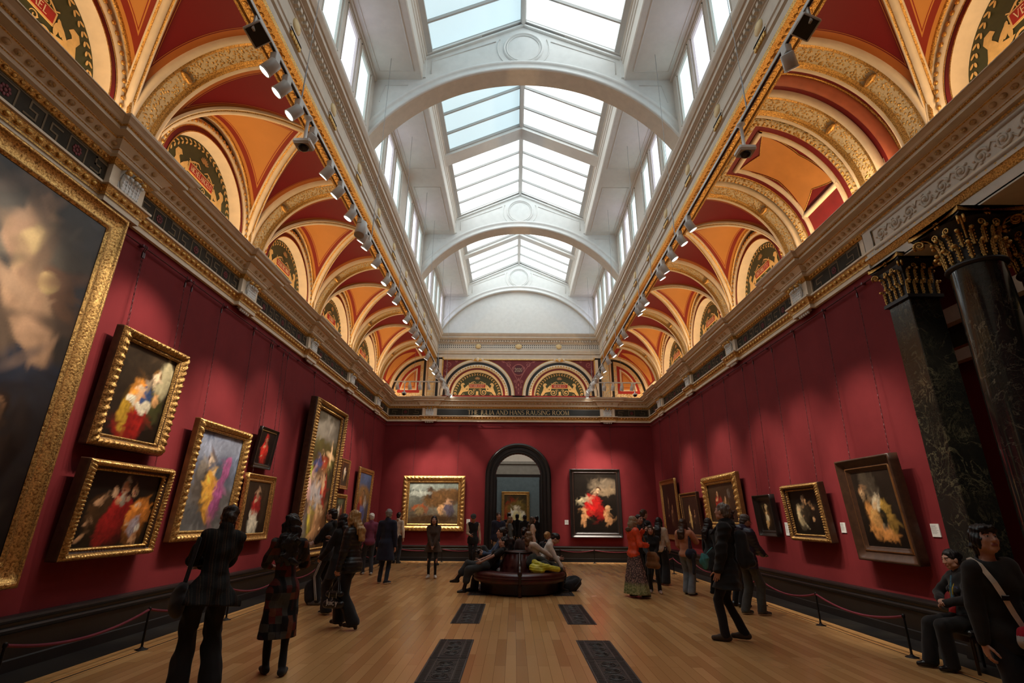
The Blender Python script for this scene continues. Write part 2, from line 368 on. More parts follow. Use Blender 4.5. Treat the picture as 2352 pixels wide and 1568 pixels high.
# ---------------------------------------------------------------- helpers for mouldings
def mitre(pts, closed=False):
    """plan polyline (walked with the room on its left) -> [(x,y,nx,ny)] with mitred inward normals"""
    n = len(pts); out = []
    for i in range(n):
        ns = []
        for a, b in ((i-1, i), (i, i+1)):
            if not closed and (a < 0 or b >= n): continue
            p, q = pts[a % n], pts[b % n]; dx, dy = q[0]-p[0], q[1]-p[1]; L = math.hypot(dx, dy)
            ns.append((-dy/L, dx/L))
        if len(ns) == 1: nx, ny = ns[0]
        else:
            k = 1+ns[0][0]*ns[1][0]+ns[0][1]*ns[1][1]; nx, ny = (ns[0][0]+ns[1][0])/k, (ns[0][1]+ns[1][1])/k
        out.append((pts[i][0], pts[i][1], nx, ny))
    return out
def run(mb, prof, pts, mi=0, mis=None, smooth=False, closed=False):
    mb.sweep(prof, [((x, y, 0), (nx, ny, 0), (0, 0, 1)) for x, y, nx, ny in mitre(pts, closed)], mi, smooth, closed, mis=mis)

# ---------------------------------------------------------------- floor, walls, dado
def plain_room():
    m = MB(); m.boxb(-5.05, 5.05, Y0, 21.32, -.06, 0); m.build('floor', MT['floor'], kind=STRUCT)
    m = MB()
    for s in (-1, 1): m.boxb(*sorted((s*5.05, s*W)), Y0, D, -.06, -.004)
    m.boxb(-5.05, 5.05, 21.32, D, -.06, -.004); m.build('floor', MT['margin'], kind=STRUCT)
    m = MB()
    for s in (-1, 1):
        m.boxb(*sorted((s*4.86, s*5.06)), Y0, 21.34, 0, .006)
        m.boxb(*sorted((s*4.80, s*4.815)), Y0, 21.2, 0, .0025, 1)
    m.boxb(-4.86, 4.86, 21.18, 21.34, 0, .006)
    trim(m, [MT['border'], MT['dado']])
    m = MB(); m.boxb(-W-.25, -W, Y0, D+.2, -.06, Z0); m.build('wall_left', MT['crimson'], kind=STRUCT)
    for q in ((7.24, D+.2, -.06, Z0), (Y0, 7.24, 5.36, Z0), (Y0, .3, -.06, 5.36)):
        m = MB(); m.boxb(W, W+.25, *q); m.build('wall_right', MT['crimson'], kind=STRUCT)
    # end wall with its arched doorway
    m = MB(); r, zc, n = .93, 3.22, 24
    m.boxb(-W, -r, D, D+.3, -.06, Z0); m.boxb(r, W, D, D+.3, -.06, Z0)
    arc = [(r*math.cos(PI*i/n), zc+r*math.sin(PI*i/n)) for i in range(n+1)]
    for (x1, z1), (x2, z2) in zip(arc, arc[1:]):
        m.prism([(x1, D, z1), (x2, D, z2), (x2, D, Z0), (x1, D, Z0)], (0, .3, 0))
    m.build('wall_end', MT['crimson'], kind=STRUCT)
    m = MB(); m.boxb(-W-.25, W+.25, Y0-.25, Y0, -.06, Z0); m.build('wall_back', MT['crimson'], kind=STRUCT)
    # dado
    prof = [(.0, .56), (.05, .56), (.085, .545), (.095, .52), (.085, .495), (.06, .485), (.055, .45), (.075, .44), (.085, .42), (.075, .39), (.05, .375), (.045, .12), (.07, .11), (.07, -.01)]
    for nm, pts in (('left', [(-W, D), (-W, Y0)]), ('end', [(-1.36, D), (-W, D)]), ('end', [(W, D), (1.36, D)]), ('right', [(W, 7.25), (W, D)])):
        m = MB(); run(m, prof, pts, smooth=False); m.build('baseboard_'+nm, MT['dado'], kind=STRUCT)
    # picture rails
    m = MB()
    for a, b in (((-W+.05, Y0), (-W+.05, D-.05)), ((-W+.05, D-.05), (W-.05, D-.05)), ((W-.05, D-.05), (W-.05, 7.3))):
        m.tube([(a[0], a[1], 5.31), (b[0], b[1], 5.31)], .011, 8)
    for y in np.arange(2, 21.5, 1.15):
        for s in (-1, 1):
            if s > 0 and y < 7.4: continue
            m.boxb(*sorted((s*(W-.065), s*W)), y-.02, y+.02, 5.30, 5.335)
    for x in np.arange(-5, 5.1, .85): m.boxb(x-.02, x+.02, D-.065, D, 5.30, 5.335)
    trim(m, simple('wine_rail', (.10, .012, .02), .4))

# ---------------------------------------------------------------- main cornice on the walls
CORN = [(.0, 5.465, 0), (.055, 5.465, 0), (.055, 5.535, 0), (.07, 5.54, 0), (.07, 5.565, 1), (.075, 5.57, 0), (.115, 5.66, 1), (.14, 5.67, 0), (.14, 5.70, 0), (.04, 5.705, 0), (.04, 6.03, 0),
        (.06, 6.035, 1), (.105, 6.10, 1), (.15, 6.115, 0), (.15, 6.165, 0), (.165, 6.17, 1), (.165, 6.19, 0), (.245, 6.275, 0), (.26, 6.285, 1), (.26, 6.30, 0), (.385, 6.30, 0), (.385, 6.345, 0), (.40, 6.35, 1),
        (.41, 6.36, 1), (.43, 6.37, 0), (.45, 6.395, 0), (.49, 6.42, 0), (.50, 6.44, 0), (.50, 6.45, 0), (.30, 6.455, 0), (.02, 6.44, 0)]
def ornaments(mb, x, y, nx, ny, L, tx, ty, off, frieze=True):
    """beads, cups and leaves along one straight run starting at (x,y) going (tx,ty)"""
    def put(step, a, z, r, mi, nu=8, nv=5):
        k = max(1, int(L/step)); st = L/k
        for i in range(k):
            d = (i+.5)*st
            rr = (abs(tx)*r[0]+abs(ty)*r[1], abs(ty)*r[0]+abs(tx)*r[1], r[2])
            mb.ball((x+tx*d+nx*(a+off), y+ty*d+ny*(a+off), z), rr, nu, nv, mi)
    put(.128, .098, 5.615, (.043, .028, .036), 1)
    put(.138, .205, 6.232, (.046, .035, .038), 2)
    put(.10, .088, 6.07, (.032, .022, .030), 1, 6, 4)
    put(.042, .405, 6.357, (.016, .016, .012), 1, 5, 3)
def cornice():
    # plan, room on the left: right wall (towards the end), end wall, left wall; break-outs over each bracket
    w, b = .27, .085
    pts = [(W, Y0)]
    for y in SPR: pts += [(W, y-w), (W-b, y-w), (W-b, y+w), (W, y+w)] if y > 6.5 else []
    pts += [(W, D)]
    for x in (3.8, -3.8): pts += [(x+w, D), (x+w, D-b), (x-w, D-b), (x-w, D)]
    pts += [(-W, D)]
    for y in reversed(SPR): pts += [(-W, y+w), (-W+b, y+w), (-W+b, y-w), (-W, y-w)]
    pts += [(-W, Y0)]
    mats = [MT['cream'], MT['gold'], MT['brownrel']]
    mis = [p[2] for p in CORN[1:]]
    m = MB(); run(m, [(p[0], p[1]) for p in CORN], pts, mis=mis)
    for p, q in zip(pts, pts[1:]):
        L = math.hypot(q[0]-p[0], q[1]-p[1])
        if L < .2: continue
        tx, ty = (q[0]-p[0])/L, (q[1]-p[1])/L
        if max(p[1], q[1]) < 3.2: continue
        ornaments(m, p[0], p[1], -ty, tx, L, tx, ty, 0)
    trim(m, mats)
    # brackets: acanthus console on the frieze, five drops below
    m = MB()
    prof = [(.04, 5.70), (.13, 5.71), (.15, 5.75), (.13, 5.83), (.12, 5.90), (.15, 5.97), (.21, 6.01), (.235, 6.03), (.04, 6.03)]
    m.prism([(-.17, a, z) for a, z in prof], (.34, 0, 0))
    m.prism([(-.25, a, z) for a, z in [(.04, 5.70), (.10, 5.70), (.10, 6.03), (.04, 6.03)]], (.50, 0, 0))
    for i in range(5):
        x = -.13+.065*i; e = abs(i-2)*.012
        m.tube([(x*.8, .15, 5.72), (x*.95, .165, 5.78), (x, .150, 5.86), (x*1.05, .165, 5.93), (x*1.1, .205-e, 5.975), (x*1.1, .235-e, 5.955), (x*1.08, .235-e, 5.925)], [.02, .030, .034, .034, .032, .026, .016], 7, 0, flat=.75)
        for k in range(4):
            for sd in (-1, 1): m.ball((x+sd*.018, .172+.003*k, 5.76+.05*k), (.012, .012, .026), 6, 4, 0)
        m.ball((x*1.15, .085, 5.435), (.030, .030, .034), 8, 5, 0)
    for s in (-1, 1): m.ball((s*.14, .215, 6.0), (.045, .045, .04), 8, 6, 1)
    m.ball((0, .24, 6.0), (.07, .05, .03), 8, 6, 1)
    m.boxb(-.2, .2, .04, .115, 5.455, 5.475)
    br = trim(m, [MT['white2'], MT['gold']]); first = True
    for side, lst in (('L', SPR[1:]), ('R', SPR[2:]), ('E', (-3.8, 3.8))):
        for a in lst:
            if first: br.location = wall_loc(side, a); br.rotation_euler = (0, 0, RZ[side]); first = False
            else: dup_struct(br, wall_loc(side, a), RZ[side])
    # frieze panels with a meander
    def frieze(L, name_panel=False):
        m = MB(); m.boxb(-L/2, L/2, .04, .052, 5.715, 6.02, 0)
        m.boxb(-L/2, L/2, .052, .056, 5.725, 5.735, 1); m.boxb(-L/2, L/2, .052, .056, 6.0, 6.01, 1)
        if name_panel: return m
        n = max(1, round((L-.3)/.95)); u = (L-.06)/n; q = .022
        G = [(0, 0, 0, 5), (0, 5, 4, 5), (4, 5, 4, 3), (2, 3, 4, 3), (2, 1, 2, 3), (2, 1, 5, 1)]
        for i in range(n):
            x0 = -L/2+.03+i*u; g = .30*u/6.
            for mirror in (0, 1):
                for (x1, y1, x2, y2) in G:
                    X = [x0+(x*g if not mirror else u-x*g) for x in (x1, x2)]; Z = [5.75+(y if not mirror else 5-y)*.047 for y in (y1, y2)]
                    m.boxb(min(X)-q/2, max(X)+q/2, .052, .057, min(Z)-q/2, max(Z)+q/2, 1)
            xc = x0+u/2
            for dx in (-.125, .125): m.boxb(xc+dx-.01, xc+dx+.01, .052, .057, 5.75, 5.985, 1)
            for z in (5.755, 5.98): m.boxb(xc-.125, xc+.125, .052, .057, z-.01, z+.01, 1)
            for k in range(8):
                a = k*PI/4; m.ball((xc+.05*math.cos(a), .055, 5.867+.05*math.sin(a)), (.022, .006, .022), 6, 4, 2)
            m.ball((xc, .056, 5.867), (.025, .007, .025), 6, 4, 2)
        return m
    fm = [MT['friezedk'], MT['key'], MT['rosette']]
    pr = trim(frieze(2.9), fm); pr.location = wall_loc('L', BAYS[0]); pr.rotation_euler = (0, 0, RZ['L'])
    for y in BAYS[1:]: dup_struct(pr, wall_loc('L', y), RZ['L'])
    for y in BAYS[2:]: dup_struct(pr, wall_loc('R', y), RZ['R'])
    sh = trim(frieze(1.45), fm); sh.location = wall_loc('R', 8.35); sh.rotation_euler = (0, 0, RZ['R'])
    for side, a in (('L', 20.85), ('R', 20.85), ('E', -4.85), ('E', 4.85)): dup_struct(sh, wall_loc(side, a), RZ[side])
    nm = trim(frieze(7.05, True), [MT['blackgreen'], MT['cream']]); nm.location = wall_loc('E', 0); nm.rotation_euler = (0, 0, RZ['E'])
    m = MB(); letters(m, 'THE JULIA AND HANS RAUSING ROOM', .185, lambda x, y, d: (-x, .0525+d, 5.775+y), width=4.36, thick=.15)
    m.build('lettering', MT['lettergold'], nm)

# ---------------------------------------------------------------- vault bays, in (u along wall, v off wall, z)
def polydist(P, Q):
    P = np.asarray(P)[:, None, :]; A = np.asarray(Q)[:-1]; B = np.asarray(Q)[1:]; AB = B-A
    t = np.clip(((P-A)*AB).sum(-1)/np.maximum((AB*AB).sum(-1), 1e-12), 0, 1)
    return np.sqrt((((A+AB*t[..., None])-P)**2).sum(-1)).min(1)
def zL(v): return Z0+HV*math.sqrt(max(0., 1-(1-v/BV)**2))
def groin(s, n=48):
    out = []
    for i in range(n+1):
        ph = PI/2*i/n; u = AV*math.cos(ph); out.append((s*u, BV*(1-u/AV), Z0+HV*math.sin(ph)))
    return out
def vault_bay():
    m = MB(); gl, gr = groin(-1), groin(1)
    vs = []; nu, nv = 40, 14
    for i in range(nu+1):
        ph = -PI/2+PI*i/nu; u = AV*math.sin(ph); vm = BV*(1-abs(u)/AV)
        for j in range(nv+1): vs.append((u, .10+(vm-.10)*j/nv if vm > .1 else vm, Z0+HV*math.cos(ph)))
    d1 = np.minimum(polydist(vs, gl), polydist(vs, gr)); d2 = np.array([max(0, v[1]-.10) for v in vs])
    m.add(vs, [(i*(nv+1)+j, (i+1)*(nv+1)+j, (i+1)*(nv+1)+j+1, i*(nv+1)+j+1) for i in range(nu) for j in range(nv)], 0, True, uv=list(zip(d1, d2)))
    for s in (-1, 1):
        vs = []; da = []
        for i in range(31):
            th = PI/2*i/30; v = BV*(1-math.cos(th)); z = Z0+HV*math.sin(th); u0 = AV*(1-v/BV)
            for j in range(13): u = u0+(AV+.02-u0)*j/12; vs.append((s*u, v, z)); da.append(AV-u)
        d1 = polydist(vs, gr if s > 0 else gl)
        m.add(vs, [(i*13+j, (i+1)*13+j, (i+1)*13+j+1, i*13+j+1) for i in range(30) for j in range(12)], 1, True, uv=[(a, max(0, b)) for a, b in zip(d1, da)])
    o = m.build('ceiling', [MT['cell_o'], MT['cell_r']], uv=True, kind=STRUCT)
    # groin ribs
    m = MB(); pr = [(-.095, -.02), (-.095, .02), (-.075, .03), (-.06, .02), (-.045, .04), (-.02, .062), (.02, .062), (.045, .04), (.06, .02), (.075, .03), (.095, .02), (.095, -.02)]
    mi = [0, 0, 1, 1, 0, 0, 0, 1, 1, 0, 0]
    for s in (-1, 1):
        fr = []; G = groin(s)
        for i, (u, v, z) in enumerate(G):
            N = Vector((-u/AV**2, (BV-v)/BV**2, -2*(z-Z0)/HV**2))
            T = Vector(G[min(i+1, len(G)-1)])-Vector(G[max(i-1, 0)]); T.normalize(); N = (N-T*N.dot(T))
            if N.length < 1e-5: N = Vector((0, 0, -1))
            N.normalize(); fr.append(((u, v, z), T.cross(N), N))
        m.sweep(pr, fr, mis=mi)
    # moulding round the mouth of the lunette vault
    fr = []
    for i in range(41):
        ph = -PI/2+PI*i/40; fr.append(((AV*math.sin(ph), .03, Z0+HV*math.cos(ph)), (-math.sin(ph), 0, -math.cos(ph)), (0, 1, 0)))
    m.sweep([(-.03, -.05), (.05, -.03), (.06, .0), (.035, .02), (.04, .05), (.03, .075), (.0, .085), (-.02, .09)], fr, mis=[0, 0, 0, 0, 1, 1, 0])
    r = trim(m, [MT['cream'], MT['gold']]); r.parent = o; r['kind'] = STRUCT
    return o
STL = [0.]
def AP(u, r):
    """semicircle on short vertical sides; u from right to left"""
    st = STL[0]
    if st <= 0: return r*math.cos(PI*u), Z0+r*math.sin(PI*u)
    if u < .1: return r, Z0-.14+(st+.14)*u/.1
    if u > .9: return -r, Z0-.14+(st+.14)*(1-u)/.1
    a = PI*(u-.1)/.8; return r*math.cos(a), Z0+st+r*math.sin(a)
def ring(m, r0, r1, y, mi, n=50):
    def f(u, v): x, z = AP(u, r0+(r1-r0)*v); return (x, y, z)
    m.grid(f, n, 1, mi, False)
def spiral(c, r, turns, a0, sgn, n=20, grow=.12):
    return [(c[0]+(r*(grow+(1-grow)*i/n))*math.cos(a0+sgn*turns*2*PI*i/n), c[1]+(r*(grow+(1-grow)*i/n))*math.sin(a0+sgn*turns*2*PI*i/n)) for i in range(n+1)]
_ly = [0]
def ystep(y):
    _ly[0] = (_ly[0]+1) % 60; return y+(2.2e-4*_ly[0])*(-1 if y > 5 else 1)
def flatline(m, pts, w, y, mi, taper=True):
    y = ystep(y)
    n = len(pts); L = []; Rr = []
    for i, p in enumerate(pts):
        a = pts[max(0, i-1)]; b = pts[min(n-1, i+1)]; dx, dz = b[0]-a[0], b[1]-a[1]; l = math.hypot(dx, dz) or 1
        ww = w*(.35+.65*math.sin(PI*(i+.6)/(n+.2))) if taper else w
        L.append((p[0]-dz/l*ww/2, y, p[1]+dx/l*ww/2)); Rr.append((p[0]+dz/l*ww/2, y, p[1]-dx/l*ww/2))
    m.add(L+Rr, [(i, i+1, n+i+1, n+i) for i in range(n-1)], mi)
def ellp(m, c, rx, rz, y, mi, rot=0., n=10):
    y = ystep(y)
    m.poly([(c[0]+rx*math.cos(2*PI*i/n)*math.cos(rot)-rz*math.sin(2*PI*i/n)*math.sin(rot), y, c[1]+rx*math.cos(2*PI*i/n)*math.sin(rot)+rz*math.sin(2*PI*i/n)*math.cos(rot)) for i in range(n)], mi)
def lunette(name, k=1., ground='green', st=0.):
    """painted lunette with egg ring, red ring, reveal, garland, two winged beasts, scrolls and a name plaque"""
    m = MB(); STL[0] = st; Zc = Z0+st
    def prof(fr, fy, n, mi):
        def g(u, v): x, z = AP(u, fr(v)*k); return (x, fy(v), z)
        m.grid(g, 50, n, mi)
    ring(m, 1.385*k, 1.50*k, .012, 3)  # black ring paints in the shadow gap round the egg ring
    prof(lambda v: 1.385-.145*v, lambda v: .05*math.sin(PI*min(1, v*1.02))+.015, 4, 0)
    for i in range(34):
        a = PI*(i+.5)/34; m.ball((1.312*k*math.cos(a), .07, Zc+1.312*k*math.sin(a)), (.034*k, .022, .034*k), 7, 5, 1)
    ring(m, 1.225*k, 1.245*k, .03, 1); ring(m, 1.145*k, 1.225*k, .02, 2); ring(m, 1.125*k, 1.145*k, .03, 1)
    prof(lambda v: 1.13-.06*v, lambda v: .03-.20*v, 2, 0)
    yb = -.165; G = 1.075*k
    m.poly([(AP(i/50, G)[0], yb, AP(i/50, G)[1]) for i in range(51)], 4)
    y = yb+.006
    for i in range(25):                                                        # garland
        a = R(8)+(PI-R(16))*i/24
        for e in (-.028, .028): ellp(m, ((.985+e)*k*math.cos(a), Zc+(.985+e)*k*math.sin(a)), .018*k, .042*k, y, 5, a+(.5 if e > 0 else -.5)*(1 if a < PI/2 else -1))
    for s in (-1, 1):
        P = lambda x, z: (s*x*k, Zc+z*k)
        flatline(m, [P(*q) for q in spiral((.93, .09), .075, 1.3, 0, 1)], .022*k, y, 5)
        # beast: body, chest, neck, head, legs, wing, tail
        pts = [(.86, .0), (.80, .14), (.74, .26), (.70, .40), (.735, .50), (.69, .585), (.60, .60), (.55, .53), (.60, .50), (.62, .46), (.58, .40), (.55, .33), (.46, .30), (.36, .27), (.42, .22), (.55, .20), (.64, .17), (.70, .08), (.78, .0)]
        m.poly([(P(*q)[0], y, P(*q)[1]) for q in (pts if s > 0 else pts[::-1])], 5)
        for q in ((.50, .38, .24, .9), (.44, .42, .20, 1.15), (.40, .36, .17, 1.5)):
            ellp(m, P(q[0], q[1]), q[2]*.55*k, .035*k, y, 5, s*(PI-q[3]) if s > 0 else q[3]-PI)
        flatline(m, [P(*q) for q in spiral((.28, .17), .15, 1.7, .4, -1, 26)], .035*k, y, 5)
        flatline(m, [P(*q) for q in spiral((.13, .27), .06, 1.2, 2, 1)], .02*k, y, 5)
        flatline(m, [P(*q) for q in spiral((.60, .05), .06, 1.3, 1, 1)], .02*k, y, 5)
        flatline(m, [P(.06, .60), P(.14, .66), P(.24, .62), P(.33, .56), P(.38, .60)], .03*k, y, 5)
        flatline(m, [P(*q) for q in spiral((.20, .585), .05, 1.1, 0, -1)], .018*k, y, 5)
    for i in range(7):
        a = R(25+130*i/6); ellp(m, (.075*k*math.cos(a), Zc+(.74+.085*math.sin(a))*k), .06*k, .018*k, y, 6, a)
    m.boxb(-.10*k, .10*k, yb, y, Zc+.02*k, Zc+.06*k, 5); m.boxb(-.05*k, .05*k, yb, y, Zc+.06*k, Zc+.22*k, 5)
    m.boxb(-.37*k, .37*k, yb, y+.006, Zc+.36*k, Zc+.56*k, 5)
    o = trim(m, [MT['cream'], MT['gold'], MT['dred'], MT['blackp'], MT[ground], MT['buff'], MT['tan']])
    m = MB(); m.boxb(-.345*k, .345*k, y, y+.012, Zc+.385*k, Zc+.535*k)
    if name:
        m2 = MB(); letters(m2, name, .10*k, lambda a, b, d: (-a, y+.0125+d, Zc+.41*k+b), width=min(.62*k, .074*k*len(name)), thick=.13, thin=.05)
    pl = m.build('name_plaque', MT['red'], o)
    if name: m2.build('lettering', MT['letterw'], pl)
    return o
def transverse_arch():
    prof = [(-.285, -.05), (-.285, .015), (-.265, .05), (-.235, .06), (-.205, .045), (-.19, .02), (-.17, .035), (-.145, .03), (-.13, .0), (.13, .0), (.145, .03), (.17, .035), (.19, .02), (.205, .045), (.235, .06), (.265, .05), (.285, .015), (.285, -.05)]
    mis = [0, 0, 0, 0, 1, 1, 1, 1, 2, 1, 1, 1, 1, 0, 0, 0, 0]
    fr = []; n = 40; b, h = BV+.02, HV-.02
    for i in range(n+1):
        th = PI/2*i/n; v, z = .05+(b-.05)*(1-math.cos(th)), Z0+h*math.sin(th)
        N = Vector((0, math.cos(th)/b, -math.sin(th)/h)).normalized(); fr.append(((0, v, z), (1, 0, 0), N))
    m = MB(); m.sweep(prof, fr, mis=mis)
    for i in (20,):
        o, A, N = fr[i]; q = Matrix(((1, 0, 0, o[0]), (0, N.z, N.y, o[1]), (0, -N.y, N.z, o[2]), (0, 0, 0, 1)))
        m.ball((0, o[1]+N.y*.02, o[2]+N.z*.02), (.13, .05, .05), 10, 6, 1)
    return trim(m, [MT['cream'], MT['gold'], MT['bandrel']])
def barrel(mb, u0, u1, dr, mi, v0=0., n=30, va=0., vb=1.):
    """strip of the long barrel between u0 and u1, lowered by dr"""
    def f(a, b):
        th = PI/2*(va+(vb-va)*a); return (u0+(u1-u0)*b, BV-(BV-dr)*math.cos(th), Z0+(HV-dr)*math.sin(th))
    mb.grid(f, n, 4, mi)
def barrel_roll(mb, u, r, mi, dr=.0, n=30, va=0., vb=1., w=1.):
    fr = []
    for i in range(n+1):
        th = PI/2*(va+(vb-va)*i/n); N = Vector((0, math.cos(th)/BV, -math.sin(th)/HV)).normalized()
        fr.append(((u, BV-(BV-dr)*math.cos(th), Z0+(HV-dr)*math.sin(th)), (1, 0, 0), N))
    mb.sweep([(-r*w, -.01), (-r*w, r*.5), (-r*w*.6, r*.95), (0, r*1.1), (r*w*.6, r*.95), (r*w, r*.5), (r*w, -.01)], fr, mi)
def barrel_bar(mb, t, u0, u1, r, mi, dr=0.):
    th = PI/2*t; N = Vector((0, math.cos(th)/BV, -math.sin(th)/HV)).normalized(); T = Vector((0, math.sin(th), math.cos(th))).normalized()
    o = (0, BV-(BV-dr)*math.cos(th), Z0+(HV-dr)*math.sin(th))
    mb.sweep([(-r, -.01), (-r, r*.5), (-r*.6, r*.95), (0, r*1.1), (r*.6, r*.95), (r, r*.5), (r, -.01)], [((u, o[1], o[2]), T, N) for u in (u0, u1)], mi)
def vaults():
    proto = vault_bay(); n = 0
    for side, bays in (('L', BAYS), ('R', [b for i, b in enumerate(BAYS) if i != 1])):
        for y in bays:
            o = proto if n == 0 else copy_tree(proto); n += 1
            o.location = wall_loc(side, y); o.rotation_euler = (0, 0, RZ[side])
    names = {'L': ('RAPHAEL', 'MICHELANGELO', 'DOMENICHINO', 'GUIDO', 'TITIAN'), 'R': ('VERONESE', None, 'TINTORETTO', 'CORREGGIO', 'GUERCINO')}
    GL.setdefault('Q', GL['O'])
    for side in 'LR':
        for y, nm in zip(BAYS, names[side]):
            if nm:
                o = lunette(nm, 1.0, st=.23); o.location = wall_loc(side, y); o.rotation_euler = (0, 0, RZ[side])
    ar = transverse_arch(); n = 0
    for side, ys in (('L', SPR), ('R', [SPR[0], 5.99, 7.0]+SPR[2:])):
        for y in ys:
            o = ar if n == 0 else dup_struct(ar, (0, 0, 0), 0); n += 1
            o.location = wall_loc(side, y); o.rotation_euler = (0, 0, RZ[side])
    # wall above the springing
    m = MB()
    m.boxb(-W-.25, -W-.19, Y0, D, Z0-.1, 8.6); m.boxb(W+.19, W+.25, Y0, D, Z0-.1, 8.6)
    for s in (-1, 1):                                                          # plain spandrels behind the arches
        for y in SPR+([7.0] if s > 0 else []): m.boxb(*sorted((s*(W-.02), s*(W+.2))), y-.29, y+.29, Z0-.1, 8.5)
        m.boxb(*sorted((s*W, s*(W+.2))), Y0, SPR[0], Z0-.1, 8.5)
    trim(m, MT['cream'])
    m = MB()
    for s in (-1, 1): m.boxb(*sorted((s*5.13, s*(W+.2))), Y0, D, 6.43, 6.442)
    # barrel behind the first arch (above the camera)
    for s in (-1, 1):
        rot = Matrix.Translation((s*W, (Y0+SPR[0])/2, 0)) @ Matrix.Rotation(RZ['R' if s > 0 else 'L'], 4, 'Z')
        q = MB(); barrel(q, -1.9, 1.9, 0, 1); m.add(q.v, q.f, 1, True, rot)
    trim(m, [MT['cream'], MT['dred']])
    # half bay beside the end wall: red barrel with a framed orange leaf
    m = MB(); h = .83
    barrel(m, -h-.05, h+.05, 0, 0); barrel_roll(m, -h+.10, .06, 1); barrel_roll(m, h-.07, .06, 1)
    for t in (.12, .9): barrel_bar(m, t, -h+.2, h-.2, .045, 1)
    barrel_roll(m, -h+.26, .03, 2, va=.12, vb=.9); barrel_roll(m, h-.26, .03, 2, va=.12, vb=.9)
    def leaf(a, b):
        th = PI/2*(.16+.70*a); w = .42*math.sin(PI*min(1, .08+.92*a))**.8
        return ((b-.5)*2*w, BV-(BV-.012)*math.cos(th), Z0+(HV-.012)*math.sin(th))
    m.grid(leaf, 24, 6, 3)
    hb = m.build('ceiling', [MT['red'], MT['cream'], MT['gold'], MT['orange']], kind=STRUCT)
    hb.location = wall_loc('L', 20.95); hb.rotation_euler = (0, 0, RZ['L'])
    o = copy_tree(hb); o.location = wall_loc('R', 20.95); o.rotation_euler = (0, 0, RZ['R'])
    # framed barrel over the columned opening (between 7.28 and 9.14 on the right) and the narrow one before it
    m = MB(); h = .93
    barrel(m, -h-.02, h+.02, 0, 4)
    for s in (-1, 1):
        barrel_roll(m, s*(h-.13), .075, 5); barrel_roll(m, s*(h-.22), .02, 2)
        barrel(m, s*(h-.235), s*(h-.36), .008, 0); barrel_roll(m, s*(h-.40), .05, 1, va=.0, vb=.88); barrel_roll(m, s*(h-.36), .015, 2, vb=.9)
    for i in range(30):
        th = PI/2*(i+.5)/30; N = Vector((0, math.cos(th)/BV, -math.sin(th)/HV)).normalized()
        for s in (-1, 1): m.ball((s*(h-.13), BV-(BV-.08)*math.cos(th), Z0+(HV-.08)*math.sin(th)), (.03, .022, .022), 6, 4, 2)
    barrel(m, -h+.36, h-.36, .006, 0)
    barrel_bar(m, .89, -h+.36, h-.36, .05, 1); barrel_bar(m, .97, -h+.2, h-.2, .05, 5); barrel_bar(m, .235, -h+.36, h-.36, .05, 1)
    def star(a, b):                                                            # four-cornered orange field with hollow sides
        x, y = (a-.5)*2, (b-.5)*2
        k = 1-.22*(1-abs(y))**1.2*abs(x); k2 = 1-.24*(1-abs(x))**1.2*abs(y)
        U = x*k*(h-.44)*.98; T = .565+y*k2*.30
        th = PI/2*T; return (U, BV-(BV-.014)*math.cos(th), Z0+(HV-.014)*math.sin(th))
    m.grid(star, 20, 24, 3)
    for q in range(4):
        P = []
        for i in range(21):
            t = i/20; a, b = ((t, 0), (1, t), (1-t, 1), (0, 1-t))[q]; P.append(star(a, b))
        m.tube([(p[0]*1.07, p[1], p[2]) for p in P], .009, 5, 2)
    sb = m.build('ceiling', [MT['dred'], MT['cream'], MT['gold'], MT['orange'], MT['blackp'], MT['bandrel']], kind=STRUCT)
    sb.location = wall_loc('R', 8.21); sb.rotation_euler = (0, 0, RZ['R'])
    m = MB(); barrel(m, -.26, .26, -.02, 0); barrel_roll(m, 0, .09, 1, -.02, w=1.1)
    for s in (-1, 1): barrel_roll(m, s*.11, .02, 2, -.02)
    nb = m.build('ceiling', [MT['dred'], simple('terracotta_paint', (.40, .10, .045), .6), MT['gold']], kind=STRUCT)
    nb.location = wall_loc('R', 6.50); nb.rotation_euler = (0, 0, RZ['R'])

# ---------------------------------------------------------------- beams, upper cornice
XB, XF = 4.05, 3.64
BEAM = [(-.41, 8.42, 0), (-.415, 8.30, 1), (-.395, 8.26, 1), (-.365, 8.27, 1), (-.36, 8.30, 2), (-.05, 8.30, 1), (-.04, 8.27, 1), (.0, 8.27, 1), (.012, 8.33, 1), (.015, 8.42, 0), (.015, 8.455, 0), (-.02, 8.46, 0), (-.02, 8.50, 0), (.03, 8.52, 0), (.03, 8.60, 0), (.05, 8.62, 0), (.05, 8.66, 0), (.0, 8.70, 0), (.0, 8.76, 3), (.0, 8.96, 0), (.03, 8.97, 0), (.03, 9.02, 0),
        (.05, 9.03, 0), (.05, 9.12, 0), (.13, 9.14, 0), (.13, 9.17, 0), (.20, 9.20, 0), (.20, 9.29, 0), (.23, 9.30, 0), (.27, 9.37, 0), (.28, 9.40, 0), (.10, 9.42, 0)]
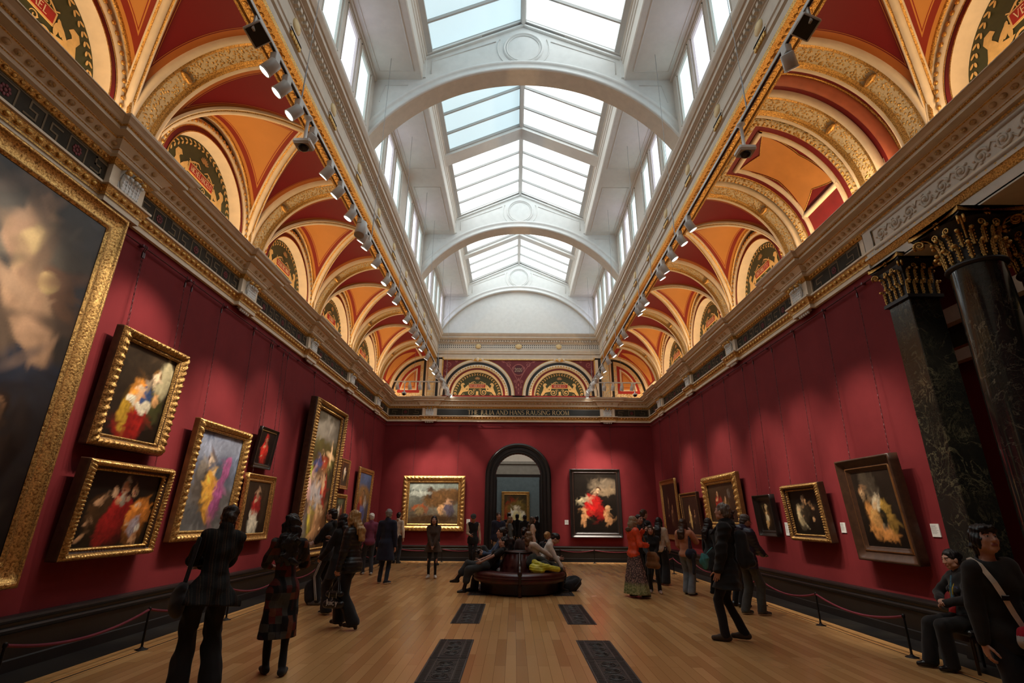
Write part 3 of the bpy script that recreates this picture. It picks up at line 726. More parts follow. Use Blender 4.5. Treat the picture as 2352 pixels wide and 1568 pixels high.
def beams():
    m = MB(); pts = [(XF, Y0), (XF, D-.02), (-XF, D-.02), (-XF, Y0)]
    pr = [(p[0], p[1]) for p in BEAM]; mis = [p[2] for p in BEAM[1:]]
    run(m, pr[8:], pts, mis=mis[8:])
    for s in (-1, 1):
        run(m, pr[:9], [(s*XF, Y0), (s*XF, D)] if s > 0 else [(s*XF, D), (s*XF, Y0)], mis=mis[:8])
    # dentils and small beads
    for s in (-1, 1):
        for y in np.arange(2.4, D-.1, .115): m.boxb(*sorted((s*(XF-.05), s*(XF-.115))), y, y+.065, 9.04, 9.115)
        for y in np.arange(2.6, D-.1, .115):
            for e in (-.07, .07): m.ball((s*(XB-.2+e), y+(.03 if e > 0 else -.03), 8.298), (.05, .045, .014), 6, 4, 1)
            m.ball((s*(XB-.2), y+.057, 8.298), (.022, .03, .016), 6, 4, 1)
        for y in SPR+BAYS:
            m.ball((s*(XF-.02), y, 8.86), (.045, .13, .12), 10, 6, 4); m.boxb(*sorted((s*XF, s*(XF-.05))), y-.2, y+.2, 8.60, 8.70)
            m.ball((s*(XB-.2), y, 8.30), (.10, .10, .04), 12, 6, 1); m.ball((s*(XB-.2), y, 8.265), (.04, .04, .03), 8, 5, 1)
            for k in range(-2, 3): m.boxb(*sorted((s*(XF-.03), s*(XF-.062))), y+k*.07-.028, y+k*.07+.028, 8.525, 8.595, 1)
    for x in np.arange(-3.5, 3.5, .115): m.boxb(x, x+.065, D-.135, D-.07, 9.04, 9.115)
    for x in (-1.8, 0, 1.8): m.ball((x, D-.04, 8.86), (.16 if x == 0 else .13, .045, .12), 12, 6, 4)
    trim(m, [MT['stone'], MT['gold'], MT['goldrel'], MT['stone'], MT['lettergold']])
    m = MB()
    for s in (-1, 1): m.boxb(*sorted((s*3.66, s*(W+.26))), Y0-.25, D+.3, 8.62, 8.75)  # unseen outer slabs added above vaults and lantern to block stray sky light
    m.boxb(-3.7, 3.7, Y0-.25, D+.3, 13.5, 13.6)
    for s in (-1, 1): m.boxb(*sorted((s*3.62, s*3.75)), Y0-.25, D+.3, 8.7, 13.6)
    m.build('ceiling', MT['stone'], kind=STRUCT)
    m = MB()                                                                   # bands whose pierced holes are painted dark
    for s in (-1, 1):
        a = [(s*(XF-.004), y, z) for y in (Y0, D-.03) for z in (8.765, 8.955)]
        m.add(a, [(0, 2, 3, 1)], 0, False, uv=[(0, 0), (0, .2), (D-Y0, 0), (D-Y0, .2)])
    m.add([(x, D-.024, z) for x in (-3.6, 3.6) for z in (8.765, 8.955)], [(0, 2, 3, 1)], 0, False, uv=[(0, 0), (0, .2), (7.2, 0), (7.2, .2)])
    trim(m, MT['dots'], uv=True)
    # gilded pilasters on the end wall carrying the beams
    m = MB()
    for s in (-1, 1):
        m.boxb(*sorted((s*3.64, s*4.05)), D-.05, D+.02, 6.5, 8.45, 0); m.boxb(*sorted((s*3.69, s*3.97)), D-.062, D-.05, 6.56, 8.40, 1)
        for a in (3.655, 3.99): m.boxb(*sorted((s*a, s*(a+.025))), D-.066, D-.05, 6.56, 8.42, 2)
    trim(m, [MT['cream'], MT['bandrel'], MT['gold']])

# ---------------------------------------------------------------- painted wall above the end cornice
def end_upper():
    m = MB(); m.boxb(-W-.1, W+.1, D+.17, D+.3, Z0-.1, 13.4, 0)
    # crimson field with black and cream frames, cut by two arches
    zt = 8.30
    for i in range(60):
        x0, x1 = -3.45+6.9*i/60, -3.45+6.9*(i+1)/60
        def zb(x):
            c = 1.81 if x > 0 else -1.81; d = abs(x-c); return Z0+math.sqrt(max(0, 1.5**2-d*d)) if d < 1.5 else Z0-.1
        m.add([(x0, D, zb(x0)), (x1, D, zb(x1)), (x1, D, zt), (x0, D, zt)], [(0, 1, 2, 3)], 1)
    for a, b, mi, y in ((3.64, 3.52, 2, .0), (3.52, 3.38, 0, .02), (3.38, 3.33, 3, .03)):
        for s in (-1, 1): m.boxb(*sorted((s*a, s*b)), D-.01-y, D+.1, Z0-.1, zt+.14 if mi == 2 else zt+.06, mi)
    m.boxb(-3.6, 3.6, D-.01, D+.1, zt+.06, zt+.16, 2); m.boxb(-3.52, 3.52, D-.03, D+.1, zt-.04, zt+.06, 0); m.boxb(-3.38, 3.38, D-.04, D+.1, zt-.08, zt-.04, 3)
    for s in (-1, 1):
        m.grid(lambda u, v: (s*1.81+(1.50+.125*v)*math.cos(PI*u), D-.02-.03*math.sin(PI*v), Z0+(1.50+.125*v)*math.sin(PI*u)), 44, 4, 0)
        m.grid(lambda u, v: (s*1.81+(1.62+.025*v)*math.cos(PI*u), D-.03, Z0+(1.62+.025*v)*math.sin(PI*u)), 44, 1, 3)
        m.ball((s*1.81, D-.05, Z0+1.60), (.22, .05, .07), 12, 6, 3); m.ball((s*1.81, D-.07, Z0+1.62), (.08, .04, .09), 8, 6, 0)
        for k in (-1, 1): m.ball((s*1.81+k*.2, D-.05, Z0+1.62), (.06, .04, .06), 8, 6, 0)
    y = D-.004                                                                 # rose scrollwork
    for s in (-1, 1):
        for c, r, t, a in (((.42, 8.02), .13, 1.4, 0), ((.22, 7.85), .09, 1.3, 2), ((.66, 8.16), .07, 1.2, 1), ((.14, 7.25), .07, 1.3, 1), ((.10, 7.0), .05, 1.2, 0), ((3.1, 8.02), .14, 1.5, 3), ((3.2, 7.72), .09, 1.3, 1), ((2.75, 8.17), .06, 1.2, 0), ((3.24, 7.5), .05, 1.2, 0)):
            flatline(m, [(s*p[0], p[1]) for p in spiral(c, r, t, a, 1)], .03, y, 4)
        flatline(m, [(s*.05, 6.8), (s*.12, 7.1), (s*.04, 7.3), (s*.2, 7.6), (s*.35, 7.85), (s*.55, 8.1), (s*.8, 8.2)], .03, y, 4)
    for i in range(22): a = 2*PI*i/22; ellp(m, (.25*math.cos(a), 7.78+.25*math.sin(a)), .02, .045, y, 4, a)
    for z in (6.75, 6.9, 7.1, 7.35): ellp(m, (0, z), .03, .07, y, 4)
    ellp(m, (0, 7.78), .205, .205, y, 5, 0, 28)
    o = trim(m, [MT['cream'], MT['plum'], MT['blackp'], MT['gold'], MT['rose'], simple('dark_plum', (.09, .010, .02), .6)])
    m = MB(); letters(m, '2020', .16, lambda a, b, d: (a, D-.0045-d, 7.70+b), width=.34); m.build('lettering', MT['letterw'], o)
    for s, nm in ((-1, 'REMBRANDT'), (1, 'MURILLO')):
        o = lunette(nm, 1.0); o.location = (s*1.81, D-.01, 0); o.rotation_euler = (0, 0, PI)
    # quarter panels either side
    for s in (-1, 1):
        m = MB(); y = D
        def q(ins, right, bot, n=24):
            P = [(BV+.01-right, bot)]
            th0 = math.acos(min(1, max(0, (right)/(BV-ins)))) if right > 0 else PI/2
            A = []
            for i in range(n+1):
                th = th0*i/n; v = BV-(BV-ins)*math.cos(th); z = Z0-.08+(HV-ins+.08)*math.sin(th)
                if z > bot: A.append((v, z))
            return [(v, z) for v, z in [(BV-right, bot)]+[(A[0][0], bot)]+A]
        def put(pts, d, mi):
            pp = [(s*(W-v), y-d, z) for v, z in pts]; m.poly(pp if s > 0 else pp[::-1], mi)
        put(q(.0, .0, 6.5), .0, 0); put(q(.07, .04, 6.5), .006, 1); put(q(.17, .14, 6.5), .012, 2)
        put(q(.34, .28, 6.72), .018, 3); put(q(.44, .40, 6.84), .024, 0); put(q(.50, .46, 6.90), .030, 4)
        put([(v, z) for v, z in q(.56, .50, 6.98)], .033, 3); put(q(.58, .52, 7.0), .036, 4)
        trim(m, [MT['cream'], MT['blackp'], MT['bandrel'], MT['red'], MT['orange']])

# ---------------------------------------------------------------- white clerestory, arches and glazed lantern
XW, ZC, XL, ZE, ZR = 3.46, 11.25, 2.36, 12.0, 13.16
ARY = [2.40, 9.30, 16.20]
def arch_z(x):
    rr = 4.06; c = 11.55-rr; return c+math.sqrt(max(0, rr*rr-x*x)) if abs(x) < 3.5 else 9.5
def lantern():
    wn = 0
    rows = []
    for k in range(3):
        c = 12.95+6.9*(k-1)
        cs = [c+d for d in (-2.80, -1.83, -.87, .70, 1.67, 2.60)]
        if k == 2: cs = [17.1, 18.0, 19.05, 20.1, 21.15]
        rows += cs
    m = MB()
    for s in (-1, 1):
        b = lambda y0, y1, z0, z1, x0=XW, x1=XW+.14: m.boxb(*sorted((s*x0, s*x1)), y0, y1, z0, z1)
        b(Y0, D, 9.38, 9.72); b(Y0, D, 11.08, 11.3)
        e = [Y0]+[q for c in rows for q in (c-.38, c+.38)]+[D]
        for i in range(0, len(e), 2): b(e[i], e[i+1], 9.72, 11.08)
        m.boxb(*sorted((s*(XW-.02), s*(XL+.0))), Y0, D, ZC, ZC+.06)                                        # flat strip
        m.boxb(*sorted((s*(XW-.0), s*(XW-.05))), Y0, D, ZC-.06, ZC)
        m.boxb(*sorted((s*(XL+.001), s*(XL+.06))), Y0, D, ZC+.03, ZE+.06)                                            # lantern lining
        run(m, [(0, ZC-.002), (.02, ZC+.03), (.005, ZC+.06), (.005, ZC+.45), (.03, ZC+.47), (.03, ZC+.55), (.06, ZC+.57), (.06, ZC+.66), (.10, ZC+.68), (.10, ZE)], [(s*XL, Y0), (s*XL, D)] if s > 0 else [(s*XL, D), (s*XL, Y0)])
        for y0, y1 in ((2.95, 5.7), (6.4, 9.05), (9.95, 12.5), (13.4, 15.95), (16.9, 21.4)):
            xm, xw = (XW+XL)/2, .40
            P = [(s*(xm-xw), y0), (s*(xm+xw), y0), (s*(xm+xw), y1), (s*(xm-xw), y1)]
            m.tube([(p[0], p[1], ZC) for p in P], .018, 6, 0, True)
    m.build('ceiling', MT['pier'], kind=STRUCT)
    for s in (-1, 1):
        for i, c in enumerate(rows):
            wn += 1; q = MB(); q.boxb(*sorted((s*(XW+.07), s*(XW+.08))), c-.37, c+.37, 9.73, 11.07)
            o = q.build('window_%d' % wn, MT['clerlilac' if i % 6 in (1, 4) else 'clerpane'], kind=STRUCT)
            q = MB()
            for d, w0, w1 in ((.06, .385, .34), (.02, .41, .385)):
                x = [s*(XW-.015), s*(XW+.07)] if w0 > .4 else [s*(XW+.02), s*(XW+.07)]
                q.boxb(*sorted(x), c-w0, c-w1, 9.70, 11.07+(w0-.34)); q.boxb(*sorted(x), c+w1, c+w0, 9.70, 11.07+(w0-.34)); q.boxb(*sorted(x), c-w0, c+w0, 11.07-.34+w1, 11.07-.34+w0)
            q.build('window_frame', MT['pier'], o)
    # glazed slopes, one window per half bay and side
    segs = [(-1.1, 2.35), (2.85, 5.80), (6.1, 9.25), (9.75, 12.72), (13.18, 16.15), (16.65, 18.95), (19.25, 21.62)]
    ux, uz = (XL-.10), ZR-.12-ZE; ln = math.hypot(ux, uz)
    for s in (-1, 1):
        for y0, y1 in segs:
            wn += 1; P = lambda t, y, d=0: (s*(XL-.10)*(1-t)-s*d*uz/ln*-1*0+s*0, y, ZE+.02+uz*t+d)
            q = MB(); q.add([P(0, y0), P(1, y0), P(1, y1), P(0, y1)], [(0, 1, 2, 3)], 0)
            o = q.build('window_%d' % wn, MT['tintpane' if s < 0 and y0 < 12.8 else 'brightpane'], kind=STRUCT)
            q = MB(); n = 4 if y1-y0 > 2.6 else 3
            for i in range(n+1):
                y = y0+(y1-y0)*i/n; w = .035 if 0 < i < n else .06
                q.prism([P(0, y-w, -.005), P(0, y+w, -.005), P(0, y+w*.6, -.075), P(0, y-w*.6, -.075)], (-s*(XL-.10), 0, uz))
            q.prism([P(.0, y0, -.0), P(.05, y0, .0), P(.05, y0, -.08), P(.0, y0, -.08)], (0, y1-y0, 0)); q.prism([P(.97, y0, 0), P(1.0, y0, 0), P(1.0, y0, -.07), P(.97, y0, -.07)], (0, y1-y0, 0))
            q.build('glazing_bars', MT['barpaint'], o)
    m = MB(); m.boxb(-.06, .06, Y0, D, ZR-.20, ZR-.02); m.boxb(-.035, .035, Y0, D, ZR-.25, ZR-.2)
    # roof ribs between half bays
    def gable(y0, y1, dz, inner):
        for s in (-1, 1):
            m.prism([(s*(XL-.06), y0, ZE-dz), (0, y0, ZR-.10-dz*1.1), (0, y0, ZR+.1), (s*(XL-.06), y0, ZE+.1)], (0, y1-y0, 0))
    for y0, y1 in ((5.80, 6.1), (12.72, 13.18), (18.95, 19.25)): gable(y0, y1, .16, 0)
    for y in (2.40, 9.30, 16.20): gable(y-.06, y+.5, .04, 0)
    gable(D-.2, D, .05, 0)
    trim(m, MT['white2'])
    # arched diaphragms
    def plate(y0, y1):
        m = MB(); n = 56; xs = [-XW+2*XW*i/n for i in range(n+1)]
        top = lambda x: ZC+.03 if abs(x) > XL else ZE+(ZR-ZE)*(1-abs(x)/XL)
        for xa, xb in zip(xs, xs[1:]):
            xm = (xa+xb)/2; ta, tb = (top(xa), top(xb)) if abs(xm) < XL else (ZC+.03, ZC+.03)
            for y, fl in ((y0, 0), (y1, 1)):
                f = [(xa, y, arch_z(xa)), (xb, y, arch_z(xb)), (xb, y, tb), (xa, y, ta)]; m.poly(f[::-1] if fl else f, 0)
        zs = [(x, arch_z(x)) for x in xs]
        m.add([(x, y, z) for x, z in zs for y in (y0, y1)], [(2*i, 2*i+1, 2*i+3, 2*i+2) for i in range(n)], 1, True)
        fr = []
        for x in np.linspace(-XW, XW, 57):
            a = math.asin(x/4.06); fr.append(((x, y0, arch_z(x)), (math.sin(a), 0, math.cos(a)), (0, -1, 0)))
        m.sweep([(.0, 0), (.0, .035), (.035, .05), (.07, .035), (.075, .02), (.17, .02), (.18, .035), (.22, .05), (.26, .035), (.28, .0)], fr, 0)
        def rng_(r, w, z, d):
            m.grid(lambda u, v: ((r-w+2*w*v)*math.cos(2*PI*u), y0-.005-d*math.sin(PI*v), z+(r-w+2*w*v)*math.sin(2*PI*u)), 48, 4, 0, cu=True)
        rng_(.455, .03, 12.22, .035); rng_(.40, .018, 12.22, .02)
        for s in (-1, 1):
            for a0, a1 in ((150, 245),):
                P = [(s*(.62*math.cos(R(a))), y0-.004, 12.22+.62*math.sin(R(a))) for a in np.linspace(a0+5, a1-10, 10)]
                m.tube([(p[0] if s < 0 else p[0], p[1], p[2]) for p in P], .016, 5)
            m.tube([(s*.66, y0-.004, 12.42), (s*2.16, y0-.004, 11.80), (s*2.16, y0-.004, 11.42)], .016, 5)
            m.tube([(s*3.30, y0-.004, 10.60), (s*3.20, y0-.004, 11.08), (s*2.68, y0-.004, 11.08)], .014, 5)
            m.boxb(*sorted((s*2.28, s*2.37)), y0-.03, y0, 11.3, 12.03)
            for k, d in ((.0, .10), (.08, .06)): m.prism([(s*2.3, y0-.001, ZE-.03-k), (0, y0-.001, ZR-.12-k*1.15), (0, y0-.001, ZR-.17-k*1.15), (s*2.3, y0-.001, ZE-.08-k)], (0, -d, 0))
        return trim(m, [MT['white'], MT['stone']])
    for y in ARY: plate(y, y+.46)
    plate(D-.12, D+.1)
    m = MB(); m.boxb(-3.6, 3.6, D+.02, D+.12, 9.35, 11.7); m.build('wall_end', MT['white'], kind=STRUCT)
    m = MB(); m.boxb(-6, 6, Y0-.25, Y0, Z0, 13.5); m.build('wall_back', MT['stone'], kind=STRUCT)

# ---------------------------------------------------------------- side room seen between the columns, doorway and next room
def side_room():
    m = MB(); m.boxb(W+.02, 10.2, -1.2, 7.1, -.07, -.005); m.build('floor', MT['floor'], kind=STRUCT)
    for q in ((10.0, 10.2, -1.2, 12., 0, 8.), (W+.25, 10.2, 11.5, 11.7, 0, 8.), (W+.2, 10.2, -1.4, -1.2, 0, 8), (W+.36, W+.4, 7.26, 12, 0, 8)):
        m = MB(); m.boxb(*q); m.build('wall_side', MT['crimson'], kind=STRUCT)
    m = MB(); m.boxb(9.8, 10.0, -1.2, 12, 5.0, 5.25, 0); m.boxb(9.9, 10.0, -1.2, 12, 5.25, 5.35, 2); m.boxb(9.93, 10., -1.2, 12, 5.35, 5.85, 1); m.boxb(9.7, 10.0, -1.2, 12, 5.85, 6.2, 0)
    trim(m, [MT['cream'], MT['green'], MT['gold']])
    m = MB(); m.boxb(W+.25, 10.2, -1.2, 12, 7.4, 7.5); m.build('ceiling', MT['stone'], kind=STRUCT)
    m = MB(); m.boxb(W+.1, 10.2, 7.1, 12, -.07, -.005); m.build('floor', MT['floor'], kind=STRUCT)
def entablature_panel():
    """white carved block over the columns, with its soffit and mouldings"""
    m = MB(); y0, y1 = Y0, 7.42
    run(m, [(.02, 5.30), (.10, 5.30), (.10, 5.36), (.085, 5.37), (.085, 5.46), (.10, 5.47), (.145, 5.545), (.16, 5.55), (.16, 5.585), (.12, 5.59), (.12, 6.03), (.14, 6.04)], [(W, y0), (W, y1)], mis=[0, 0, 0, 0, 1, 1, 1, 0, 0, 0, 0])
    m.boxb(W-.12, W, y1-.01, y1, 5.30, 6.03, 0); m.boxb(W-.10, W+.6, y0, y1, 5.28, 5.32, 0)
    fr = [(W-.125, 4.2, 5.66), (W-.125, 7.2, 5.66), (W-.125, 7.2, 5.985), (W-.125, 4.2, 5.985)]
    m.tube(fr, .022, 6, 0, True); m.tube([(p[0], p[1]*.992+.04, 5.6+(p[2]-5.6)*.9+.03) for p in fr], .012, 6, 1, True)
    y = 7.0; x = W-.125; s = 1
    while y > 4.3:
        P = spiral((0, 0), .105, 1.5, 0, s, 18); m.tube([(x, y+p[0], 5.82+p[1]) for p in P], [.010+.012*i/18 for i in range(19)], 6, 0)
        for k in range(5):
            a = k*1.25; m.ball((x, y+.10*math.cos(a), 5.82+.09*math.sin(a)), (.022, .03, .022), 6, 4, 0)
        m.ball((x-.01, y, 5.82), (.03, .035, .035), 8, 5, 0); m.tube([(x, y-.09, 5.82), (x, y-.16, 5.82+s*.09), (x, y-.26, 5.82+s*.02)], .014, 5, 0)
        s = -s; y -= .30
    trim(m, [MT['stone'], MT['gold']])
def capital(mb, r, h, square, n=16):
    """gilded leafy capital on a black bell, base at z=0"""
    bell = [(r*.98, 0), (r*.98, h*.25), (r*1.02, h*.55), (r*1.18, h*.78), (r*1.32, h*.86)]
    if square:
        for (a, z0), (b, z1) in zip(bell, bell[1:]):
            q = [(a*sx, a*sy, z0) for sx, sy in ((-1, -1), (1, -1), (1, 1), (-1, 1))]+[(b*sx, b*sy, z1) for sx, sy in ((-1, -1), (1, -1), (1, 1), (-1, 1))]
            mb.add(q, [(i, (i+1) % 4, 4+(i+1) % 4, 4+i) for i in range(4)], 0)
    else: mb.lathe(bell, 28, 0)
    e = r*1.55; ab = []                                                        # abacus with hollow sides
    for k in range(4):
        c, s_ = math.cos(k*PI/2), math.sin(k*PI/2)
        for t in np.linspace(-1, 1, 9):
            x, y = e*(1-.20*(1-t*t)), e*t*.98
            if abs(t) == 1: x *= .97
            ab.append((x*c-y*s_, x*s_+y*c))
    for z0, z1, k, mi in ((.86, .90, .94, 0), (.90, .985, 1.0, 1), (.985, 1.0, .98, 0)): mb.prism([(x*k, y*k, h*z0) for x, y in ab], (0, 0, h*(z1-z0)), mi)
    def at(i, cnt, rad):
        a = 2*PI*i/cnt
        if square:
            p = (i/cnt*4) % 4; k = int(p); t = (p-k)*2-1; x, y = rad, rad*t
            c, s_ = math.cos(k*PI/2), math.sin(k*PI/2); return (x*c-y*s_, x*s_+y*c), k*PI/2
        return (rad*math.cos(a), rad*math.sin(a)), a
    for row, (z0, hh, cnt, off) in enumerate(((.0, .42, n, .0), (.28, .44, n, .5))):
        for i in range(cnt):
            (x, y), a = at(i+off, cnt, r*1.0); ca, sa = math.cos(a), math.sin(a)
            P = []; rs = []
            for k in range(7):
                t = k/6; o = r*(.03+.05*t+.30*max(0, t-.62)**1.3*2); z = h*(z0+hh*(t if t < .85 else .85-(t-.85)*.5)); P.append((x+ca*o, y+sa*o, z)); rs.append(r*(.11 if k < 5 else .07)*(1 if k else .8))
            mb.tube(P, rs, 6, 2, flat=.45); mb.tube([(p[0]+ca*r*.05, p[1]+sa*r*.05, p[2]) for p in P[:6]], r*.018, 4, 1)
            for k in range(1, 5):
                for sd in (-1, 1): q = P[k]; mb.ball((q[0]+ca*r*.03-sa*sd*r*.09, q[1]+sa*r*.03+ca*sd*r*.09, q[2]), (r*.035, r*.035, r*.06), 5, 3, 1)
            mb.ball((P[6][0]+ca*.015, P[6][1]+sa*.015, P[6][2]), (r*.10,)*3, 7, 5, 1)
    for k in range(4):                                                         # corner volutes and flowers
        a = PI/4+k*PI/2; ca, sa = math.cos(a), math.sin(a)
        for sd in (-1, 1):
            a2 = a+sd*.30; d = r*1.75
            P = [(ca*d+(-sa)*0+ca*p[0], sa*d+sa*p[0], h*.74+p[1]) for p in spiral((0, 0), r*.24, 1.6, PI if sd > 0 else PI, -1, 18)]
            mb.tube([(p[0]-sa*sd*r*.10, p[1]+ca*sd*r*.10, p[2]) for p in P], [r*.03+r*.03*i/18 for i in range(19)], 5, 1)
        st = [(ca*r*q, sa*r*q, h*z) for q, z in ((1.05, .45), (1.15, .62), (1.4, .80), (1.62, .86))]; mb.tube(st, r*.05, 5, 1)
        (x, y) = (math.cos(k*PI/2)*e*.82, math.sin(k*PI/2)*e*.82)
        for i in range(6):
            b = 2*PI*i/6; mb.ball((x-math.sin(k*PI/2)*r*.13*math.cos(b), y+math.cos(k*PI/2)*r*.13*math.cos(b), h*.93+r*.13*math.sin(b)), (r*.085,)*3, 6, 4, 1)
        for sd in (-1, 1):
            P = [(math.cos(k*PI/2)*r*1.22-math.sin(k*PI/2)*(p[0]+sd*r*.35), math.sin(k*PI/2)*r*1.22+math.cos(k*PI/2)*(p[0]+sd*r*.35), h*.70+p[1]) for p in spiral((0, 0), r*.2, 1.5, PI/2, sd, 16)]
            mb.tube(P, r*.035, 5, 1)
def columns():
    gm = [MT['blackp'], MT['gold'], MT['leafgold']]
    t = thing('marble_pilaster', 'square black veined marble pilaster at the near end of the right crimson wall', 'pilaster', (W+.10, 7.02, 0))
    m = MB(); m.bevbox((0, 0, 2.5), (.44, .42, 4.4), .01); m.boxb(-.222, .222, -.212, .212, 3.02, 3.025); m.build('shaft', MT['marble2'], t)
    m = MB(); m.boxb(-.29, .29, -.27, .27, 0, .14); m.boxb(-.26, .26, -.25, .25, .14, .24); m.boxb(-.24, .24, -.23, .23, .24, .32); m.build('base', MT['dado'], t)
    m = MB(); m.boxb(-.26, .26, -.25, .25, -.05, .0, 0); capital(m, .215, .64, True); o = m.build('capital', gm, t); o.location = (0, 0, 4.70)
    def col(x, y, lb):
        t = thing('marble_column', lb, 'column', (x, y, 0))
        m = MB(); m.lathe([(.315, .35), (.312, 1.2), (.30, 2.6), (.275, 4.60), (.272, 4.70)], 40); m.build('shaft', MT['marble'], t)
        m = MB(); m.boxb(-.42, .42, -.42, .42, 0, .12); m.lathe([(.40, .12), (.42, .17), (.40, .22), (.35, .25), (.37, .30), (.34, .35), (.31, .36)], 32); m.build('base', MT['dado'], t)
        m = MB(); m.lathe([(.27, -.06), (.31, -.05), (.32, -.03), (.31, -.01), (.27, 0)], 32, 0); capital(m, .275, .62, False); o = m.build('capital', gm, t); o.location = (0, 0, 4.66)
    col(W+.02, 5.84, 'round black marble column with gilded leafy capital beside the square pilaster')
    col(W+1.0, 5.90, 'partly hidden round black marble column at the right edge of the photo')
def doorway():
    m = MB(); n = 26; zc = 3.22
    prof = [(.0, -.28), (.0, .0), (.02, .035), (.06, .04), (.07, .02), (.10, .02), (.12, .045), (.20, .05), (.22, .03), (.25, .03), (.27, .075), (.33, .095), (.36, .10), (.39, .08), (.40, .04), (.425, .035), (.43, .0)]
    fr = [((.93, D, 0), (1, 0, 0), (0, -1, 0))]+[((.93*math.cos(PI*i/n), D, zc+.93*math.sin(PI*i/n)), (math.cos(PI*i/n), 0, math.sin(PI*i/n)), (0, -1, 0)) for i in range(n+1)]+[((-.93, D, 0), (-1, 0, 0), (0, -1, 0))]
    m.sweep(prof, fr, 0, False)
    m.boxb(-.94, .94, D+.06, D+.16, 3.20, 3.31); m.boxb(-.93, -.885, D+.05, D+.2, 0, 3.25); m.boxb(.885, .93, D+.05, D+.2, 0, 3.25)
    for s in (-1, 1): m.boxb(*sorted((s*.87, s*.885)), D+.10, D+.12, .3, 3.1, 1)
    m.build('door_1', [MT['dado'], MT['blackmetal']], kind=STRUCT)
    m = MB(); m.add([(0, D+.11, zc+.1)]+[(.9*math.cos(PI*i/20), D+.11, zc+.09+.84*math.sin(PI*i/20)) for i in range(21)], [(0, i+1, i+2) for i in range(20)], 0)
    gl = NT('thin_glass'); gl.set((1, 1, 1), .03); gl.b.inputs['Transmission Weight'].default_value = 1.; gl.b.inputs['IOR'].default_value = 1.02
    m.build('window_0', gl.m, kind=STRUCT)
    # next room
    m = MB(); m.boxb(-4, 4, D+.0, 31, -.06, -.002); m.build('floor', MT['floor'], kind=STRUCT)
    m = MB(); m.boxb(-4, 4, 30.1, 30.3, 0, 3.9, 0); m.boxb(-4, 4, 30.08, 30.3, 3.9, 4.5, 1); m.boxb(-4.2, -4, D+.3, 30.3, 0, 6, 0); m.boxb(4, 4.2, D+.3, 30.3, 0, 6, 0); m.boxb(-4, 4, 29.98, 30.3, 4.5, 4.65, 1); m.boxb(-4, 4, 30.1, 30.3, 4.65, 6.2, 2)
    for i in range(13): m.boxb(-3.6+i*.6, -3.59+i*.6, 30.075, 30.1, 3.95, 4.45, 1)
    m.build('wall_far', [MT['bluewall'], MT['ochrewall'], MT['stone']], kind=STRUCT)
    m = MB(); m.boxb(-4.2, 4.2, D+.3, 30.3, 6.2, 6.3); m.build('ceiling', MT['white'], kind=STRUCT)
plain_room(); cornice(); vaults(); beams(); end_upper(); lantern(); side_room(); entablature_panel(); columns(); doorway()
# ---------------------------------------------------------------- framed paintings (plain generic stand-ins)
def lin(c): return tuple(((x/255)/12.92 if x/255 <= .04045 else ((x/255+.055)/1.055)**2.4) for x in c)
def m_canvas():
    n = NT('oil_paint'); a = n.n('ShaderNodeVertexColor'); a.layer_name = 'paint'
    f = n.noise(n.tc(), 30, 5); c = n.mix(n.math('MULTIPLY', f, .22), a.outputs[0], (.02, .014, .01)); n.set(c, .38, spec=.4); n.bump(n.noise(n.tc(), 160, 3), .12, .004); return n.m
MT.update(canvas=m_canvas(), fr_gold=m_gold('gilt_frame', (.80, .50, .17), .36, 40, .4, (.22, .09, .02)), fr_dgold=m_gold('antique_gilt_frame', (.56, .33, .11), .42, 50, .5, (.10, .04, .012)),
          fr_wood=simple('walnut_frame', (.055, .024, .012), .4, var=.3, nscale=12), fr_black=simple('black_frame', (.012, .009, .008), .32), fr_brown=simple('gilded_brown_moulding', (.22, .095, .03), .4, .3, var=.3))
def vnoise(X, Y, f, seed):
    r = np.random.default_rng(seed); G = r.uniform(-1, 1, (64, 64)); x, y = X*f+7, Y*f+9; i, j = np.floor(x).astype(int), np.floor(y).astype(int); u, v = x-i, y-j
    u, v = u*u*(3-2*u), v*v*(3-2*v); g = lambda a, b: G[a % 64, b % 64]
    return g(i, j)*(1-u)*(1-v)+g(i+1, j)*u*(1-v)+g(i, j+1)*(1-u)*v+g(i+1, j+1)*u*v
